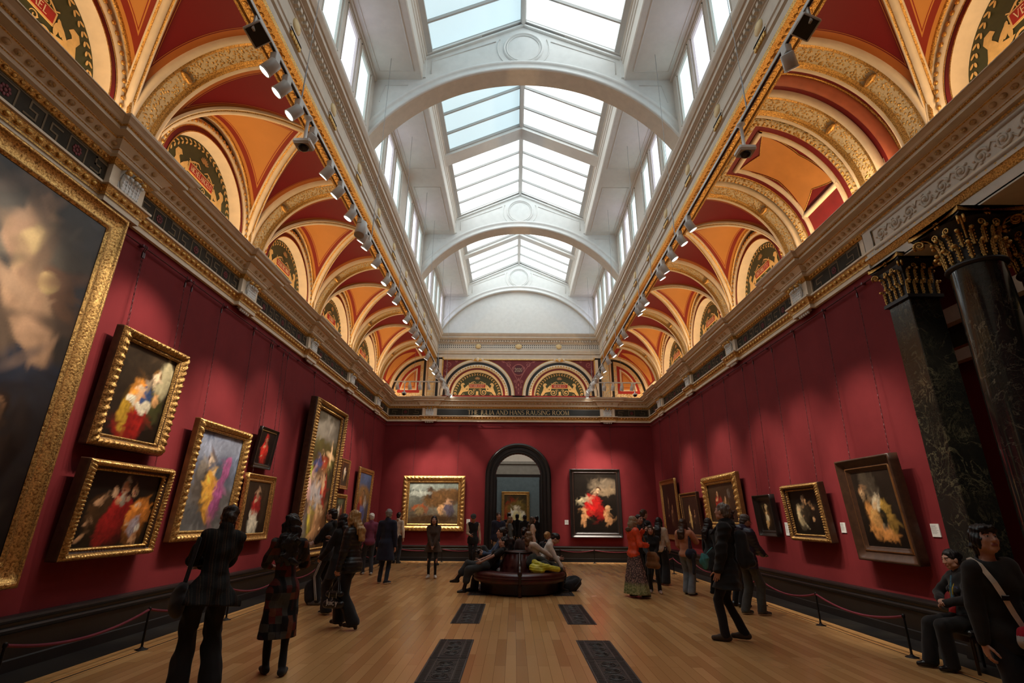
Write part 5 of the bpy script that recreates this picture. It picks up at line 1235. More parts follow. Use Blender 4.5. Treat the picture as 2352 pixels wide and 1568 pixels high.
    cam(-4.55, 19.85, 'small camera hanging from the far left cross track', .0, .7); cam(4.6, 19.85, 'small camera hanging from the far right cross track', .0, .7)
    # suspension wires
    for side, x, yy in (('left', -2.95, (5.25, 8.72, 11.2, 13.69, 15.3, 17.8, 20.2)), ('right', 2.88, (5.4, 8.6, 10.36, 11.53, 14.6, 16.8, 19.6))):
        for i, y in enumerate(yy):
            m = MB(); m.tube([(x+(.12 if side == 'left' else -.12)*0, y, z+.02), (x, y, ZC)], .0045, 5); m.tube([(x, y, z+.02), (x, y, z+.55)], .009, 5)
            o = m.build('suspension_wire', MT['dgrey']); tag(o, 'thin wire number %d from the camera holding up the %s lighting track' % (i+1, side), 'wire', 'wires holding the lighting tracks')
    for x, s in ((-4.2, 'left'), (4.1, 'right')):
        m = MB(); m.tube([(x, 19.85, z+.02), (x, 19.85, 8.3)], .0045, 5); o = m.build('suspension_wire', MT['dgrey']); tag(o, 'thin wire holding up the far %s cross track' % s, 'wire', 'wires holding the lighting tracks')

# ---------------------------------------------------------------- rope barrier, grilles, seat
def barrier():
    def post(x, y, lb):
        t = thing('barrier_post', lb, 'barrier post', (x, y, 0), 0, 'low rope barrier posts')
        m = MB(); m.lathe([(0, 0), (.075, 0), (.075, .006), (.055, .012), (.03, .02), (.016, .035), (0, .035)], 20); m.build('base', MT['blackmetal'], t)
        m = MB(); m.lathe([(.014, .02), (.0125, .40), (.0125, .46), (0, .46)], 12); m.build('stem', MT['blackmetal'], t)
        m = MB(); m.lathe([(.018, .44), (.020, .455), (.018, .475), (.008, .485), (0, .485)], 12); m.build('cap', MT['blackmetal'], t)
    def rope(p, q, lb):
        n = 22; m = MB(); L_ = math.hypot(q[0]-p[0], q[1]-p[1]); e = .018/L_; P = [(p[0]+(q[0]-p[0])*(e+(1-2*e)*i/n), p[1]+(q[1]-p[1])*(e+(1-2*e)*i/n), .452-.16*(1-(2*i/n-1)**2)*(.75 if abs(p[1]-q[1]) > 1.5 else .4)) for i in range(n+1)]
        m.tube(P, .0155, 8); o = m.build('barrier_rope', MT['rope']); tag(o, lb, 'rope', 'wine red barrier ropes')
    L = [(-4.84, y) for y in (5.35, 7.33, 9.33, 11.33, 13.33, 15.33, 17.33, 19.33)]
    Rr = [(4.79, y) for y in (7.30, 9.30, 11.29, 13.29, 15.29, 17.29, 19.29)]
    for nm, S in (('left', L), ('right', Rr)):
        for i, p in enumerate(S):
            post(p[0], p[1], 'low black rope post number %d from the camera along the %s wall' % (i+1, nm))
            if i: rope(S[i-1], p, 'wine red rope sagging between %s wall posts %d and %d' % (nm, i, i+1))
    E = [(-4.6, 21.05), (-2.9, 21.05), (-1.6, 21.05)]
    for k in (-1, 1):
        S = [(k*-x, y) for x, y in E] if k > 0 else E
        for i, p in enumerate(S):
            post(p[0], p[1], 'low black rope post number %d from the doorway outwards, %s of the doorway' % (3-i, 'right' if k > 0 else 'left'))
            if i: rope(S[i-1], p, 'wine red rope number %d on the end wall %s of the doorway' % (i, 'right' if k > 0 else 'left'))
def grilles():
    pr = None; rows = ((5.08, 7.08), (8.07-.0, 0), )
    spots = [(s, y) for y in (7.07, 10.19, 13.35) for s in (-1, 1)]
    nm = {7.07: 'nearest the camera', 10.19: 'in the middle row before the sofa', 13.35: 'half under the sofa'}
    for s, y in spots:
        lb = 'patterned black iron floor grille %s, %s side' % (nm[y], 'left' if s < 0 else 'right')
        if pr is None:
            t = thing('floor_grille', lb, 'floor grille', (0, 0, 0), 0, 'iron floor grilles'); pr = t
            m = MB(); m.boxb(-.235, .235, -1., 1., -.02, .0015); m.build('plate', MT['iron'], t)
            m = MB()
            for yc in (-.5, .5):
                for a in (-.225, -.135, .125, .215): m.boxb(a, a+.01, yc-.485, yc+.485, 0, .005)
                for b in (-.485, -.40, .39, .475): m.boxb(-.225, .225, yc+b, yc+b+.01, 0, .005)
                for k in range(30):
                    for a in (-.185, .175): m.boxb(a-.025, a+.035, yc-.46+k*.031, yc-.45+k*.031, 0, .0045)
                for k in range(3):
                    c = yc-.26+k*.26; m.tube([(.085*math.cos(q), c+.095*math.sin(q), .003) for q in np.linspace(0, 2*PI, 21)[:-1]], .006, 5, 0, True)
                    for q in np.linspace(0, 2*PI, 17)[:-1]: m.tube([(.02*math.cos(q), c+.02*math.sin(q), .003), (.08*math.cos(q), c+.09*math.sin(q), .003)], .003, 4)
                for k in range(60):
                    x, yy = random.uniform(-.12, .12), random.uniform(-.38, .38); m.ball((x, yc+yy, .002), (.012, .012, .004), 6, 3)
            m.build('fretwork', MT['ironlt'], t)
            for yc in (-.5, .5):
                for k in range(3):
                    ce = yc-.26+k*.26; m = MB(); m.add([(.075*math.cos(q), ce+.085*math.sin(q), .0022) for q in np.linspace(0, 2*PI, 21)[:-1]], [tuple(range(20))], 0); m.build('painted_vent_hole', MT['blackp'], t)  # flat black disc paints the dark of an open vent
            o = t
        else: o = copy_tree(pr); o['label'] = lb
        o.location = (s*.94-.0, y, 0)
    t = thing('floor_hatch', 'small brass edged socket hatch in the floorboards by the camera', 'floor hatch', (.22, 5.95, 0))
    m = MB(); m.boxb(-.10, .10, -.2, .13, 0, .0018); m.build('lid', MT['floor'], t)
    m = MB(); m.boxb(-.108, -.098, -.2, .14, 0, .003); m.boxb(.098, .108, -.2, .14, 0, .003); m.boxb(-.04, .04, .06, .075, .001, .003); m.build('edging', MT['dado'], t)
def sofa():
    t = thing('round_settee', 'round oxblood leather settee with buttoned back in the middle of the room', 'sofa', (-.03, 13.0, 0))
    m = MB(); m.lathe([(0, .02), (.86, .02), (.90, .05), (.90, .20), (.94, .23), (.94, .25), (.0, .25)], 48); m.build('plinth', MT['mahogany'], t)
    m = MB()
    def seat(u, v):
        a = 2*PI*u; q = v
        pr = [(.98, .245), (1.04, .26), (1.06, .31), (1.05, .36), (1.06, .375), (1.055, .42), (1.01, .455), (.90, .47), (.70, .465), (.50, .44), (.40, .42)]
        k = q*(len(pr)-1); i = min(int(k), len(pr)-2); f = k-i; r = pr[i][0]*(1-f)+pr[i+1][0]*f; z = pr[i][1]*(1-f)+pr[i+1][1]*f
        z += .012*(math.cos(4*(a)+PI)*.5) if z > .40 else 0
        return (r*math.cos(a), r*math.sin(a), z)
    m.grid(seat, 64, 30, 0, cu=True); m.tube([(1.062*math.cos(a), 1.062*math.sin(a), .368) for a in np.linspace(0, 2*PI, 65)[:-1]], .009, 6, 0, True); m.build('seat', MT['oxblood'], t)
    m = MB()
    def back(u, v):
        a = 2*PI*u; r = .46-.13*v+.02*math.sin(PI*v)-.022*max(0, math.cos(16*a))*max(0, math.sin(3*PI*v)); return (r*math.cos(a), r*math.sin(a), .43+.40*v)
    m.grid(back, 96, 18, 0, cu=True); m.lathe([(.335, .83), (.32, .85), (.2, .86), (0, .86)], 40); m.build('backrest', MT['oxblood'], t)
    m = MB(); m.tube([(.335*math.cos(a), .335*math.sin(a), .845) for a in np.linspace(0, 2*PI, 41)[:-1]], .022, 8, 0, True); m.build('top_rail', MT['mahogany'], t)
    for k in range(4):
        a = -PI/2+k*PI/2; ca, sa = math.cos(a), math.sin(a)
        m = MB(); P = [(.36, .84), (.42, .80), (.50, .70), (.60, .615), (.74, .59), (.86, .575), (.95, .55), (1.0, .50), (1.0, .45), (.96, .43), (.92, .45), (.93, .49), (.96, .49)]
        m.tube([(ca*p[0], sa*p[0], p[1]) for p in P], [.028, .03, .034, .036, .036, .038, .042, .045, .042, .036, .03, .024, .016], 10, 0)
        for w_ in (-1, 1): m.tube([(ca*p[0]-sa*w_*.03, sa*p[0]+ca*w_*.03, p[1]-.04) for p in P[2:7]], .014, 6)
        m.ball((ca*1.02, sa*1.02, .47), (.05, .05, .06), 10, 8); m.tube([(ca*1.04, sa*1.04, .44), (ca*1.07, sa*1.07, .36), (ca*1.05, sa*1.05, .25)], [.035, .03, .026], 8)
        m.build('arm', MT['mahogany'], t)
        m = MB(); m.lathe([(0, 0), (.035, 0), (.045, .03), (.03, .06), (.045, .12), (.05, .2), (.04, .25)], 12, 0, Matrix.Translation((ca*.98, sa*.98, 0))); m.build('leg', MT['mahogany'], t)
paintings(); chains(); wall_labels(); tracks(); barrier(); grilles(); sofa()
# ---------------------------------------------------------------- organic surfaces: signed distances -> surface nets
def _mat(R3): return np.asarray(R3, float)
class SDF:
    def __init__(s): s.p = []
    def cap(s, a, b, ra, rb=None, k=.03, op='u', ring=None): s.p.append(('c', np.array(a, float), np.array(b, float), ra, ra if rb is None else rb, k, op, ring)); return s
    def ell(s, c, r, Rm=None, k=.03, op='u'): s.p.append(('e', np.array(c, float), np.array(r if hasattr(r, '__len__') else (r, r, r), float), Rm, None, k, op, None)); return s
    def mesh(s, h, disp=None, cuts=(), zmin=None):
        lo = np.array([1e9]*3); hi = -lo; B = []
        for q in s.p:
            if q[0] == 'c':
                m = max(q[3], q[4]); l = np.minimum(q[1], q[2])-m; u = np.maximum(q[1], q[2])+m
            else: m = max(q[2]); l = q[1]-m; u = q[1]+m
            B.append((l, u))
            if q[6] == 'u': lo = np.minimum(lo, l); hi = np.maximum(hi, u)
        pad = h*2.5+.012; lo -= pad; hi += pad
        n = np.maximum(4, np.ceil((hi-lo)/h).astype(int)+1)
        ax = [lo[i]+h*np.arange(n[i]) for i in range(3)]
        D = np.full(n, .4, np.float32)
        for q, (l, u) in zip(s.p, B):
            mg = q[5]+h*2.5
            i0 = [max(0, int((l[i]-mg-lo[i])/h)) for i in range(3)]; i1 = [min(n[i], int((u[i]+mg-lo[i])/h)+2) for i in range(3)]
            if any(a >= b for a, b in zip(i0, i1)): continue
            sl = tuple(slice(a, b) for a, b in zip(i0, i1))
            X = ax[0][sl[0]][:, None, None]; Y = ax[1][sl[1]][None, :, None]; Z = ax[2][sl[2]][None, None, :]
            if q[0] == 'c':
                a, b = q[1], q[2]; d = b-a; L2 = max(d@d, 1e-10)
                t = np.clip(((X-a[0])*d[0]+(Y-a[1])*d[1]+(Z-a[2])*d[2])/L2, 0, 1)
                r = q[3]+(q[4]-q[3])*t
                if q[7]: r = r+q[7][1]*np.abs(np.sin(t*math.sqrt(L2)*PI/q[7][0]))
                E = np.sqrt((X-a[0]-d[0]*t)**2+(Y-a[1]-d[1]*t)**2+(Z-a[2]-d[2]*t)**2)-r
            else:
                x, y, z = X-q[1][0], Y-q[1][1], Z-q[1][2]
                if q[3] is not None:
                    M = q[3]; x, y, z = M[0][0]*x+M[1][0]*y+M[2][0]*z, M[0][1]*x+M[1][1]*y+M[2][1]*z, M[0][2]*x+M[1][2]*y+M[2][2]*z
                r = q[2]; k0 = np.sqrt((x/r[0])**2+(y/r[1])**2+(z/r[2])**2); k1 = np.sqrt((x/r[0]**2)**2+(y/r[1]**2)**2+(z/r[2]**2)**2)
                E = k0*(k0-1)/np.maximum(k1, 1e-6)
            A = D[sl]; k = q[5]
            if q[6] == 'u':
                hh = np.clip(.5+.5*(A-E)/k, 0, 1); D[sl] = A*(1-hh)+E*hh-k*hh*(1-hh)
            else:
                hh = np.clip(.5-.5*(A+E)/k, 0, 1); D[sl] = A*(1-hh)-E*hh+k*hh*(1-hh)
        if disp is not None or cuts:
            X = ax[0][:, None, None]; Y = ax[1][None, :, None]; Z = ax[2][None, None, :]
            if disp is not None: D = D-disp(X, Y, Z).astype(np.float32)
            for p, nn in cuts: D = np.maximum(D, ((X-p[0])*nn[0]+(Y-p[1])*nn[1]+(Z-p[2])*nn[2]).astype(np.float32))
        return surface_nets(D, lo, h)
def surface_nets(D, lo, h):
    n = D.shape; S = D < 0
    C = [(i, j, k) for i in (0, 1) for j in (0, 1) for k in (0, 1)]
    cnt = sum(S[i:n[0]-1+i, j:n[1]-1+j, k:n[2]-1+k].astype(np.int8) for i, j, k in C)
    idx = np.argwhere((cnt > 0) & (cnt < 8))
    if len(idx) == 0: return np.zeros((0, 3)), np.zeros((0, 4), int)
    V = np.stack([D[idx[:, 0]+i, idx[:, 1]+j, idx[:, 2]+k] for i, j, k in C], 1)
    P = np.zeros((len(idx), 3)); W_ = np.zeros(len(idx))
    for a in range(8):
        for b in range(a+1, 8):
            d = [abs(C[a][t]-C[b][t]) for t in range(3)]
            if sum(d) != 1: continue
            m = (V[:, a] < 0) != (V[:, b] < 0); t = np.where(m, V[:, a]/np.where(m, V[:, a]-V[:, b], 1), 0)
            p = np.array(C[a], float)[None]+t[:, None]*(np.array(C[b], float)-np.array(C[a], float))[None]
            P += p*m[:, None]; W_ += m
    P = lo+h*(idx+P/W_[:, None])
    G = -np.ones([q-1 for q in n], int); G[tuple(idx.T)] = np.arange(len(idx)); F = []
    for axn in range(3):
        sl0 = [slice(1, -1)]*3; sl1 = [slice(1, -1)]*3; sl0[axn] = slice(0, -1); sl1[axn] = slice(1, None)
        a, b = S[tuple(sl0)], S[tuple(sl1)]; u, v = [t for t in range(3) if t != axn]
        for flip, mask in ((False, a & ~b), (True, ~a & b)):
            e = np.argwhere(mask)
            if not len(e): continue
            for t in range(3):
                if t != axn: e[:, t] += 1
            def cell(du, dv): c = e.copy(); c[:, u] -= du; c[:, v] -= dv; return G[c[:, 0], c[:, 1], c[:, 2]]
            q = np.stack([cell(1, 1), cell(0, 1), cell(0, 0), cell(1, 0)], 1)
            if axn == 1: q = q[:, ::-1]
            F.append(q[:, ::-1] if flip else q)
    F = np.concatenate(F); return P, F[(F >= 0).all(1)]
def mesh_np(name, shells, mats, parent, mif=None):
    """shells: list of (verts, quads, material index or function of face centres)"""
    V = []; F = []; M_ = []; b = 0
    for v, f, mi in shells:
        if len(v) == 0: continue
        V.append(v); F.append(f+b); b += len(v)
        M_.append(mi(v[f].mean(1)) if callable(mi) else np.full(len(f), mi))
    V = np.concatenate(V); F = np.concatenate(F); M_ = np.concatenate(M_).astype(np.int32)
    me = bpy.data.meshes.new(name); me.vertices.add(len(V)); me.vertices.foreach_set('co', V.astype(np.float32).ravel())
    me.loops.add(len(F)*4); me.loops.foreach_set('vertex_index', F.astype(np.int32).ravel())
    me.polygons.add(len(F)); me.polygons.foreach_set('loop_start', np.arange(0, len(F)*4, 4, dtype=np.int32)); me.polygons.foreach_set('loop_total', np.full(len(F), 4, np.int32))
    for m in mats: me.materials.append(m)
    me.polygons.foreach_set('material_index', M_); me.polygons.foreach_set('use_smooth', np.ones(len(F), bool))
    me.update(calc_edges=True); me.validate()
    return link_mesh(name, me, parent)
def wrinkle(amp, f, seed=0):
    r = np.random.default_rng(seed); w = [(r.normal(0, f, 3), r.uniform(0, 6.3)) for _ in range(4)]; w2 = [(r.normal(0, f*.55, 3), r.uniform(0, 6.3)) for _ in range(3)]
    return lambda X, Y, Z: amp*(.35*sum(np.sin(q[0]*X+q[1]*Y+q[2]*Z*.6+p) for q, p in w)+.75*sum(.55-np.abs(np.sin(q[0]*X+q[1]*Y+q[2]*Z*.7+p+.8*np.sin(Z*9+p))) for q, p in w2))
def quilt(amp, per, seed=0, base=None):
    w = wrinkle(amp*.5, 14, seed)
    return lambda X, Y, Z: amp*(np.abs(np.sin((Z+.02*np.sin(X*9+Y*7))*PI/per))**.7-.6)+w(X, Y, Z)

# ---------------------------------------------------------------- cloth, skin and hair materials
def cloth(name, c, rough=.85, var=.25, ns=9., wv=260.):
    n = NT(name); f = n.noise(n.tc(), ns, 4); g = n.noise(n.tc(), wv, 2)
    n.set(n.ramp(f, [(.3, sc3(c, 1-var)), (.72, sc3(c, 1+var))]), rough, spec=.3); n.b.inputs['Sheen Weight'].default_value = .12; n.bump(g, .2, .003); return n.m
def skin(name, c):
    n = NT(name); f = n.noise(n.tc(), 22, 4); n.set(n.ramp(f, [(.3, sc3(c, .88)), (.7, sc3(c, 1.1))]), .5, spec=.4); n.b.inputs['Subsurface Weight'].default_value = .06; n.b.inputs['Subsurface Radius'].default_value = (.02, .008, .004); return n.m
def hairm(name, c):
    n = NT(name); f = n.noise(n.mapping(n.tc(), sc=(90, 90, 9)), 1.2, 3, .6, .6); n.set(n.ramp(f, [(.25, sc3(c, .45)), (.75, sc3(c, 1.5))]), .42, spec=.4); n.bump(f, .5, .006); return n.m
SKL = skin('fair_skin', (.50, .27, .19)); SKM = skin('light_brown_skin', (.40, .20, .125)); SKD = skin('tan_skin', (.33, .165, .10))
LIP = simple('lips', (.33, .10, .09), .4); EYEW = simple('eye_white', (.62, .58, .54), .3); IRIS = simple('dark_iris', (.018, .010, .007), .15)
_H = {}
def H(c):
    if c not in _H: _H[c] = hairm('hair_%d' % len(_H), c)
    return _H[c]
BLACKH, DKBR, BROWN, GREYH, BLOND, WHITEH, LTBR = (.010, .008, .008), (.022, .013, .009), (.055, .028, .015), (.26, .24, .22), (.42, .235, .085), (.62, .58, .52), (.16, .085, .04)
_C = {}
def CL(r, g, b, **k):
    q = (r, g, b, tuple(sorted(k.items())))
    if q not in _C: _C[q] = cloth('cloth_%d' % len(_C), (r, g, b), **k)
    return _C[q]
def m_patch():
    n = NT('dark_red_patchwork_print'); o = n.tc()
    def lay(sx, sz, off):
        v = n.n('ShaderNodeVectorMath'); v.operation = 'SNAP'; q = n.sep(o); a = n.math('ADD', q[0], n.math('MULTIPLY', q[1], .8)); w = n.noise(o, 9, 2)
        n.l(n.comb(n.math('ADD', a, n.math('MULTIPLY', w, .03)), 0, n.math('ADD', q[2], n.math('MULTIPLY', w, .03+off))), v.inputs[0]); v.inputs[1].default_value = (sx, 1, sz)
        h = n.n('ShaderNodeTexWhiteNoise'); n.l(v.outputs[0], h.inputs['Vector']); return h.outputs['Value']
    c1 = n.ramp(lay(.060, .075, 0), [(0, (.008, .008, .009)), (.26, (.055, .053, .053)), (.44, (.19, .026, .018)), (.62, (.012, .010, .011)), (.72, (.27, .085, .04)), (.86, (.11, .11, .10))], 'CONSTANT')
    c2 = n.ramp(lay(.035, .11, .02), [(0, (.01, .009, .01)), (.5, (.09, .02, .015)), (.75, (.06, .058, .055))], 'CONSTANT')
    c = n.mix(.35, c1, c2); f = n.noise(o, 30, 5); c = n.mix(n.math('MULTIPLY', f, .45), c, (.010, .009, .010)); n.set(c, .8, spec=.25); return n.m
def m_stripe():
    n = NT('brown_black_striped_tweed'); o = n.sep(n.tc()); f = n.noise(n.tc(), 36, 5)
    w = n.math('FRACT', n.math('ADD', n.math('MULTIPLY', o[0], 11.), n.math('MULTIPLY', f, .22)))
    c = n.ramp(w, [(0, (.006, .006, .006)), (.36, (.030, .015, .009)), (.48, (.012, .009, .008)), (.62, (.05, .03, .016)), (.72, (.008, .007, .007)), (.88, (.022, .022, .018))], 'CONSTANT')
    n.set(n.mix(n.math('MULTIPLY', f, .5), c, (.012, .008, .006)), .85, spec=.25); n.bump(f, .4, .006); return n.m
def m_floral():
    n = NT('floral_print'); o = n.tc(); v = n.n('ShaderNodeTexVoronoi'); n.l(o, v.inputs['Vector']); v.inputs['Scale'].default_value = 34; z = n.sep(o)[2]; f = n.noise(o, 28, 4)
    a = n.ramp(v.outputs['Distance'], [(.3, (.34, .22, .18)), (.5, (.07, .045, .045))]); b = n.ramp(f, [(.35, (.10, .13, .035)), (.6, (.33, .33, .16))])
    n.set(n.mix(n.ramp(n.math('ADD', z, n.math('MULTIPLY', f, .12)), [(.30, (1, 1, 1)), (.38, (0, 0, 0))]), a, b), .85); return n.m
def m_shiny(name, c, rough=.35): return simple(name, c, rough, var=.25, nscale=14)
SHOEK = m_shiny('black_leather', (.010, .009, .009), .3); SOLEW = simple('white_rubber_sole', (.62, .60, .56), .6); SOLEK = simple('dark_rubber_sole', (.02, .018, .016), .7)

# ---------------------------------------------------------------- a person
def nrm(v): v = np.asarray(v, float); return v/max(1e-9, np.linalg.norm(v))
def rotm(axis, deg):
    a = nrm(axis); t = R(deg); K = np.array([[0, -a[2], a[1]], [a[2], 0, -a[0]], [-a[1], a[0], 0]]); return np.eye(3)+math.sin(t)*K+(1-math.cos(t))*K@K
def ik(a, t, l1, l2, pole):
    a, t = np.asarray(a, float), np.asarray(t, float); d = t-a; L = np.linalg.norm(d); mx = (l1+l2)*.998
    if L > mx: t = a+d/L*mx; d = t-a; L = mx
    u = d/L; c = (l1*l1+L*L-l2*l2)/(2*L); hh = math.sqrt(max(0, l1*l1-c*c)); p = np.asarray(pole, float); p = p-u*(p@u); p = nrm(p)
    return a+u*c+p*hh, t
def hand_sdf(S, w, d, pal, thumb, s, curl=25, spread=1.):
    """palm and five separate fingers starting at wrist w, pointing along d, palm facing pal, thumb on the side 'thumb'"""
    d = nrm(d); pal = nrm(np.asarray(pal)-d*(np.asarray(pal)@d)); l = np.cross(d, pal); l = l if l@np.asarray(thumb) > 0 else -l
    Rm = np.stack([l, d, pal], 1)
    S.ell(w+d*.048*s, (.040*s, .052*s, .0165*s), Rm, .012); S.cap(w-d*.03*s, w+d*.02*s, .026*s, .026*s, .02)
    for i, (off, L, r) in enumerate(((.031, .072, .0088), (.0105, .082, .0092), (-.0105, .076, .0088), (-.030, .060, .0078))):
        b = w+d*(.085-.006*abs(i-1.2))*s+l*off*s; a = R(curl*(.35+.12*i)); dd = nrm(d+l*off*2.2*spread)
        for k, f in enumerate((.45, .31, .24)):
            e = dd*math.cos(a)+pal*math.sin(a); e = nrm(e); n_ = b+e*L*f*s; S.cap(b, n_, r*s*(1-.08*k), r*s*(.93-.1*k), .004); b = n_; a += R(curl*(1.0-.15*k))
    b = w+d*.022*s+l*.032*s; e = nrm(d*.62+l*.62+pal*.42)
    for f, r in ((.042, .0115), (.034, .0098), (.024, .0088)):
        n_ = b+e*f*s; S.cap(b, n_, r*s, r*.92*s, .006); b = n_; e = nrm(e*.75+d*.45+pal*.18*(curl/25))
    return S
def person(label, x, y, face, h=1.70, dist=None, sk=None, hair=('short', DKBR), top=None, bottom=None, shoes=None, pel=(0, 0, .955), lean=(0, 0, 0), head=(0, 0, 0), la=None, ra=None, lf=None, rf=None, group=None, sex=0, z=0., lk=None, rk=None, hands='relaxed', lh=None, rh=None, le=None, re=None, shw=None, name='person'):
    """face: compass heading in degrees of the way the body faces (0 = away from the camera, 90 = right, 180 = to the camera)"""
    s = h/1.75; dist = dist or max(2.5, math.hypot(x+.16, y)); vx = max(.0095, .00125*dist); vh = max(.0048, .00062*dist); vf = max(.0042, .00055*dist)
    root = thing(name, label, 'person', (x, y, z), -R(face), group); A = lambda p: np.array(p, float)*s
    P = A(pel); Tm = rotm((0, 0, 1), lean[2]*.5)@rotm((0, 1, 0), lean[1])@rotm((1, 0, 0), -lean[0]); Ts = rotm((0, 0, 1), lean[2]*.5)@Tm
    T = lambda p, m=Tm: P+m@A(p)
    w = shw or (.178 if sex == 0 else .160); hp = .088 if sex == 0 else .092
    SL, SR = T((-w, -.01, .475), Ts), T((w, -.01, .475), Ts); NB = T((0, -.015, .52), Ts); HL, HR = P+Tm@A((-hp, 0, -.03)), P+Tm@A((hp, 0, -.03))
    Rh = Tm@rotm((0, 0, 1), -head[0])@rotm((1, 0, 0), head[1])@rotm((0, 1, 0), head[2])
    HC = NB+Tm@A((0, .012, .055))+Rh@A((0, .028, .125))
    # arms and legs
    dl = A((-.245, .02, .80)) if la is None else A(la); dr = A((.245, .02, .80)) if ra is None else A(ra)
    EL, WL = ik(SL, dl, .295*s, .265*s, (-.5, -1, -.2) if le is None else le); ER, WR = ik(SR, dr, .295*s, .265*s, (.5, -1, -.2) if re is None else re)
    fl = (-.095, .0, .085, -8) if lf is None else lf; fr_ = (.095, .0, .085, 8) if rf is None else rf
    AL, AR = A(fl[:3]), A(fr_[:3]); KL, AL = ik(HL, AL, .435*s, .435*s, (-.06, 1, .05) if lk is None else lk); KR, AR = ik(HR, AR, .435*s, .435*s, (.06, 1, .05) if rk is None else rk)
    J = dict(P=P, SL=SL, SR=SR, EL=EL, WL=WL, ER=ER, WR=WR, KL=KL, KR=KR, AL=AL, AR=AR, HC=HC, Rh=Rh, Tm=Tm, Ts=Ts, NB=NB, HL=HL, HR=HR, s=s)
    # body: one mesh of head, hands and (mostly covered) trunk and limbs
    skm = sk or SKL; Rl = [list(r) for r in Rh]; hd = lambda p: HC+Rh@A(p)
    B = SDF(); B.cap(SL*.8+SR*.2, SR*.8+SL*.2, .046*s, k=.05); B.ell(T((0, 0, .36), Ts), A((.122, .076, .15)), Ts, .04); B.ell(T((0, .0, .12)), A((.098, .072, .14)), Tm, .04); B.ell(T((0, -.01, -.03)), A((.120, .08, .11)), Tm, .04)
    for a, b, c in ((SL, EL, WL), (SR, ER, WR)): B.cap(a, b, .039*s, .033*s, .02); B.cap(b, c, .033*s, .025*s, .015)
    for a, b, c in ((HL, KL, AL), (HR, KR, AR)): B.cap(a, b, .070*s, .047*s, .04); B.cap(b, c, .046*s, .033*s, .03)
    B.cap(NB-Tm@A((0, 0, .05)), NB+Tm@A((0, .01, .05)), .052*s, .05*s, .04)
    sh = [(*B.mesh(max(.016, vx*1.3)), 0)]
    F = SDF(); e = lambda c, r, k=.02, op='u': F.ell(hd(c), A(r), Rl, k*s, op)
    e((0, -.012, .035), (.076, .096, .086)); e((0, .018, -.022), (.063, .078, .088), .03); e((0, .055, -.092), (.028, .028, .022), .035); e((-.04, .052, -.02), (.026, .03, .03), .03); e((.04, .052, -.02), (.026, .03, .03), .03)
    F.cap(hd((-.036, .082, .032)), hd((.036, .082, .032)), .010*s, k=.02*s); F.cap(hd((0, .090, .022)), hd((0, .112, -.024)), .0085*s, .0125*s, .014*s); e((-.012, .100, -.027), (.009, .010, .008), .008); e((.012, .100, -.027), (.009, .010, .008), .008)
    for q in (-1, 1):
        e((q*.032, .100, .012), (.017, .015, .011), .012, 's'); e((q*.032, .078, .011), (.0145, .0145, .0135), .003); e((q*.079, -.004, -.008), (.011, .022, .032), .008); e((q*.055, .02, -.07), (.018, .03, .02), .03)
    F.cap(hd((-.019, .090, -.054)), hd((.019, .090, -.054)), .0065*s, k=.008*s); F.cap(hd((-.017, .089, -.064)), hd((.017, .089, -.064)), .0075*s, k=.008*s); F.cap(hd((-.02, .102, -.0592)), hd((.02, .102, -.0592)), .003*s, k=.004*s, op='s')
    F.cap(hd((0, -.03, -.05)), NB-Tm@A((0, .005, .03)), .054*s, .060*s, .035*s)
    def face_m(c):
        q = ((c-HC)@Rh)/s; x_, y_, z_ = np.abs(q[:, 0]), q[:, 1], q[:, 2]; m = np.zeros(len(q), int)
        m[(x_ < .025) & (z_ < -.048) & (z_ > -.071) & (y_ > .084)] = 1
        ed = np.sqrt((x_-.032)**2+((z_-.011)*1.35)**2); m[(ed < .0125) & (y_ > .07)] = 2; m[(np.sqrt((x_-.032)**2+(z_-.011)**2) < .0068) & (y_ > .07)] = 3
        m[(x_ > .014) & (x_ < .052) & (np.abs(z_-.036+.25*np.maximum(0, x_-.035)) < .0048) & (y_ > .06)] = 4; return m
    v, f = F.mesh(vh); sh.append((v, f, face_m))
    for nm, Wp, Ep, sd, opt in (('l', WL, EL, -1, lh), ('r', WR, ER, 1, rh)):
        if opt == 'none': continue
        d = nrm(Wp-Ep); opt = opt or {}; d = opt.get('d', d); pal = opt.get('p', (-sd, .15, 0)); th = opt.get('t', (0, 1, .1)); S = SDF(); hand_sdf(S, Wp, np.array(d, float), np.array(pal, float), np.array(th, float), s*(1. if sex == 0 else .93), opt.get('c', 24)); v, f = S.mesh(vf); sh.append((v, f, 0))
    hc = H(hair[1]) if hair else skm
    mesh_np('body', sh, [skm, LIP, EYEW, IRIS, hc], root)
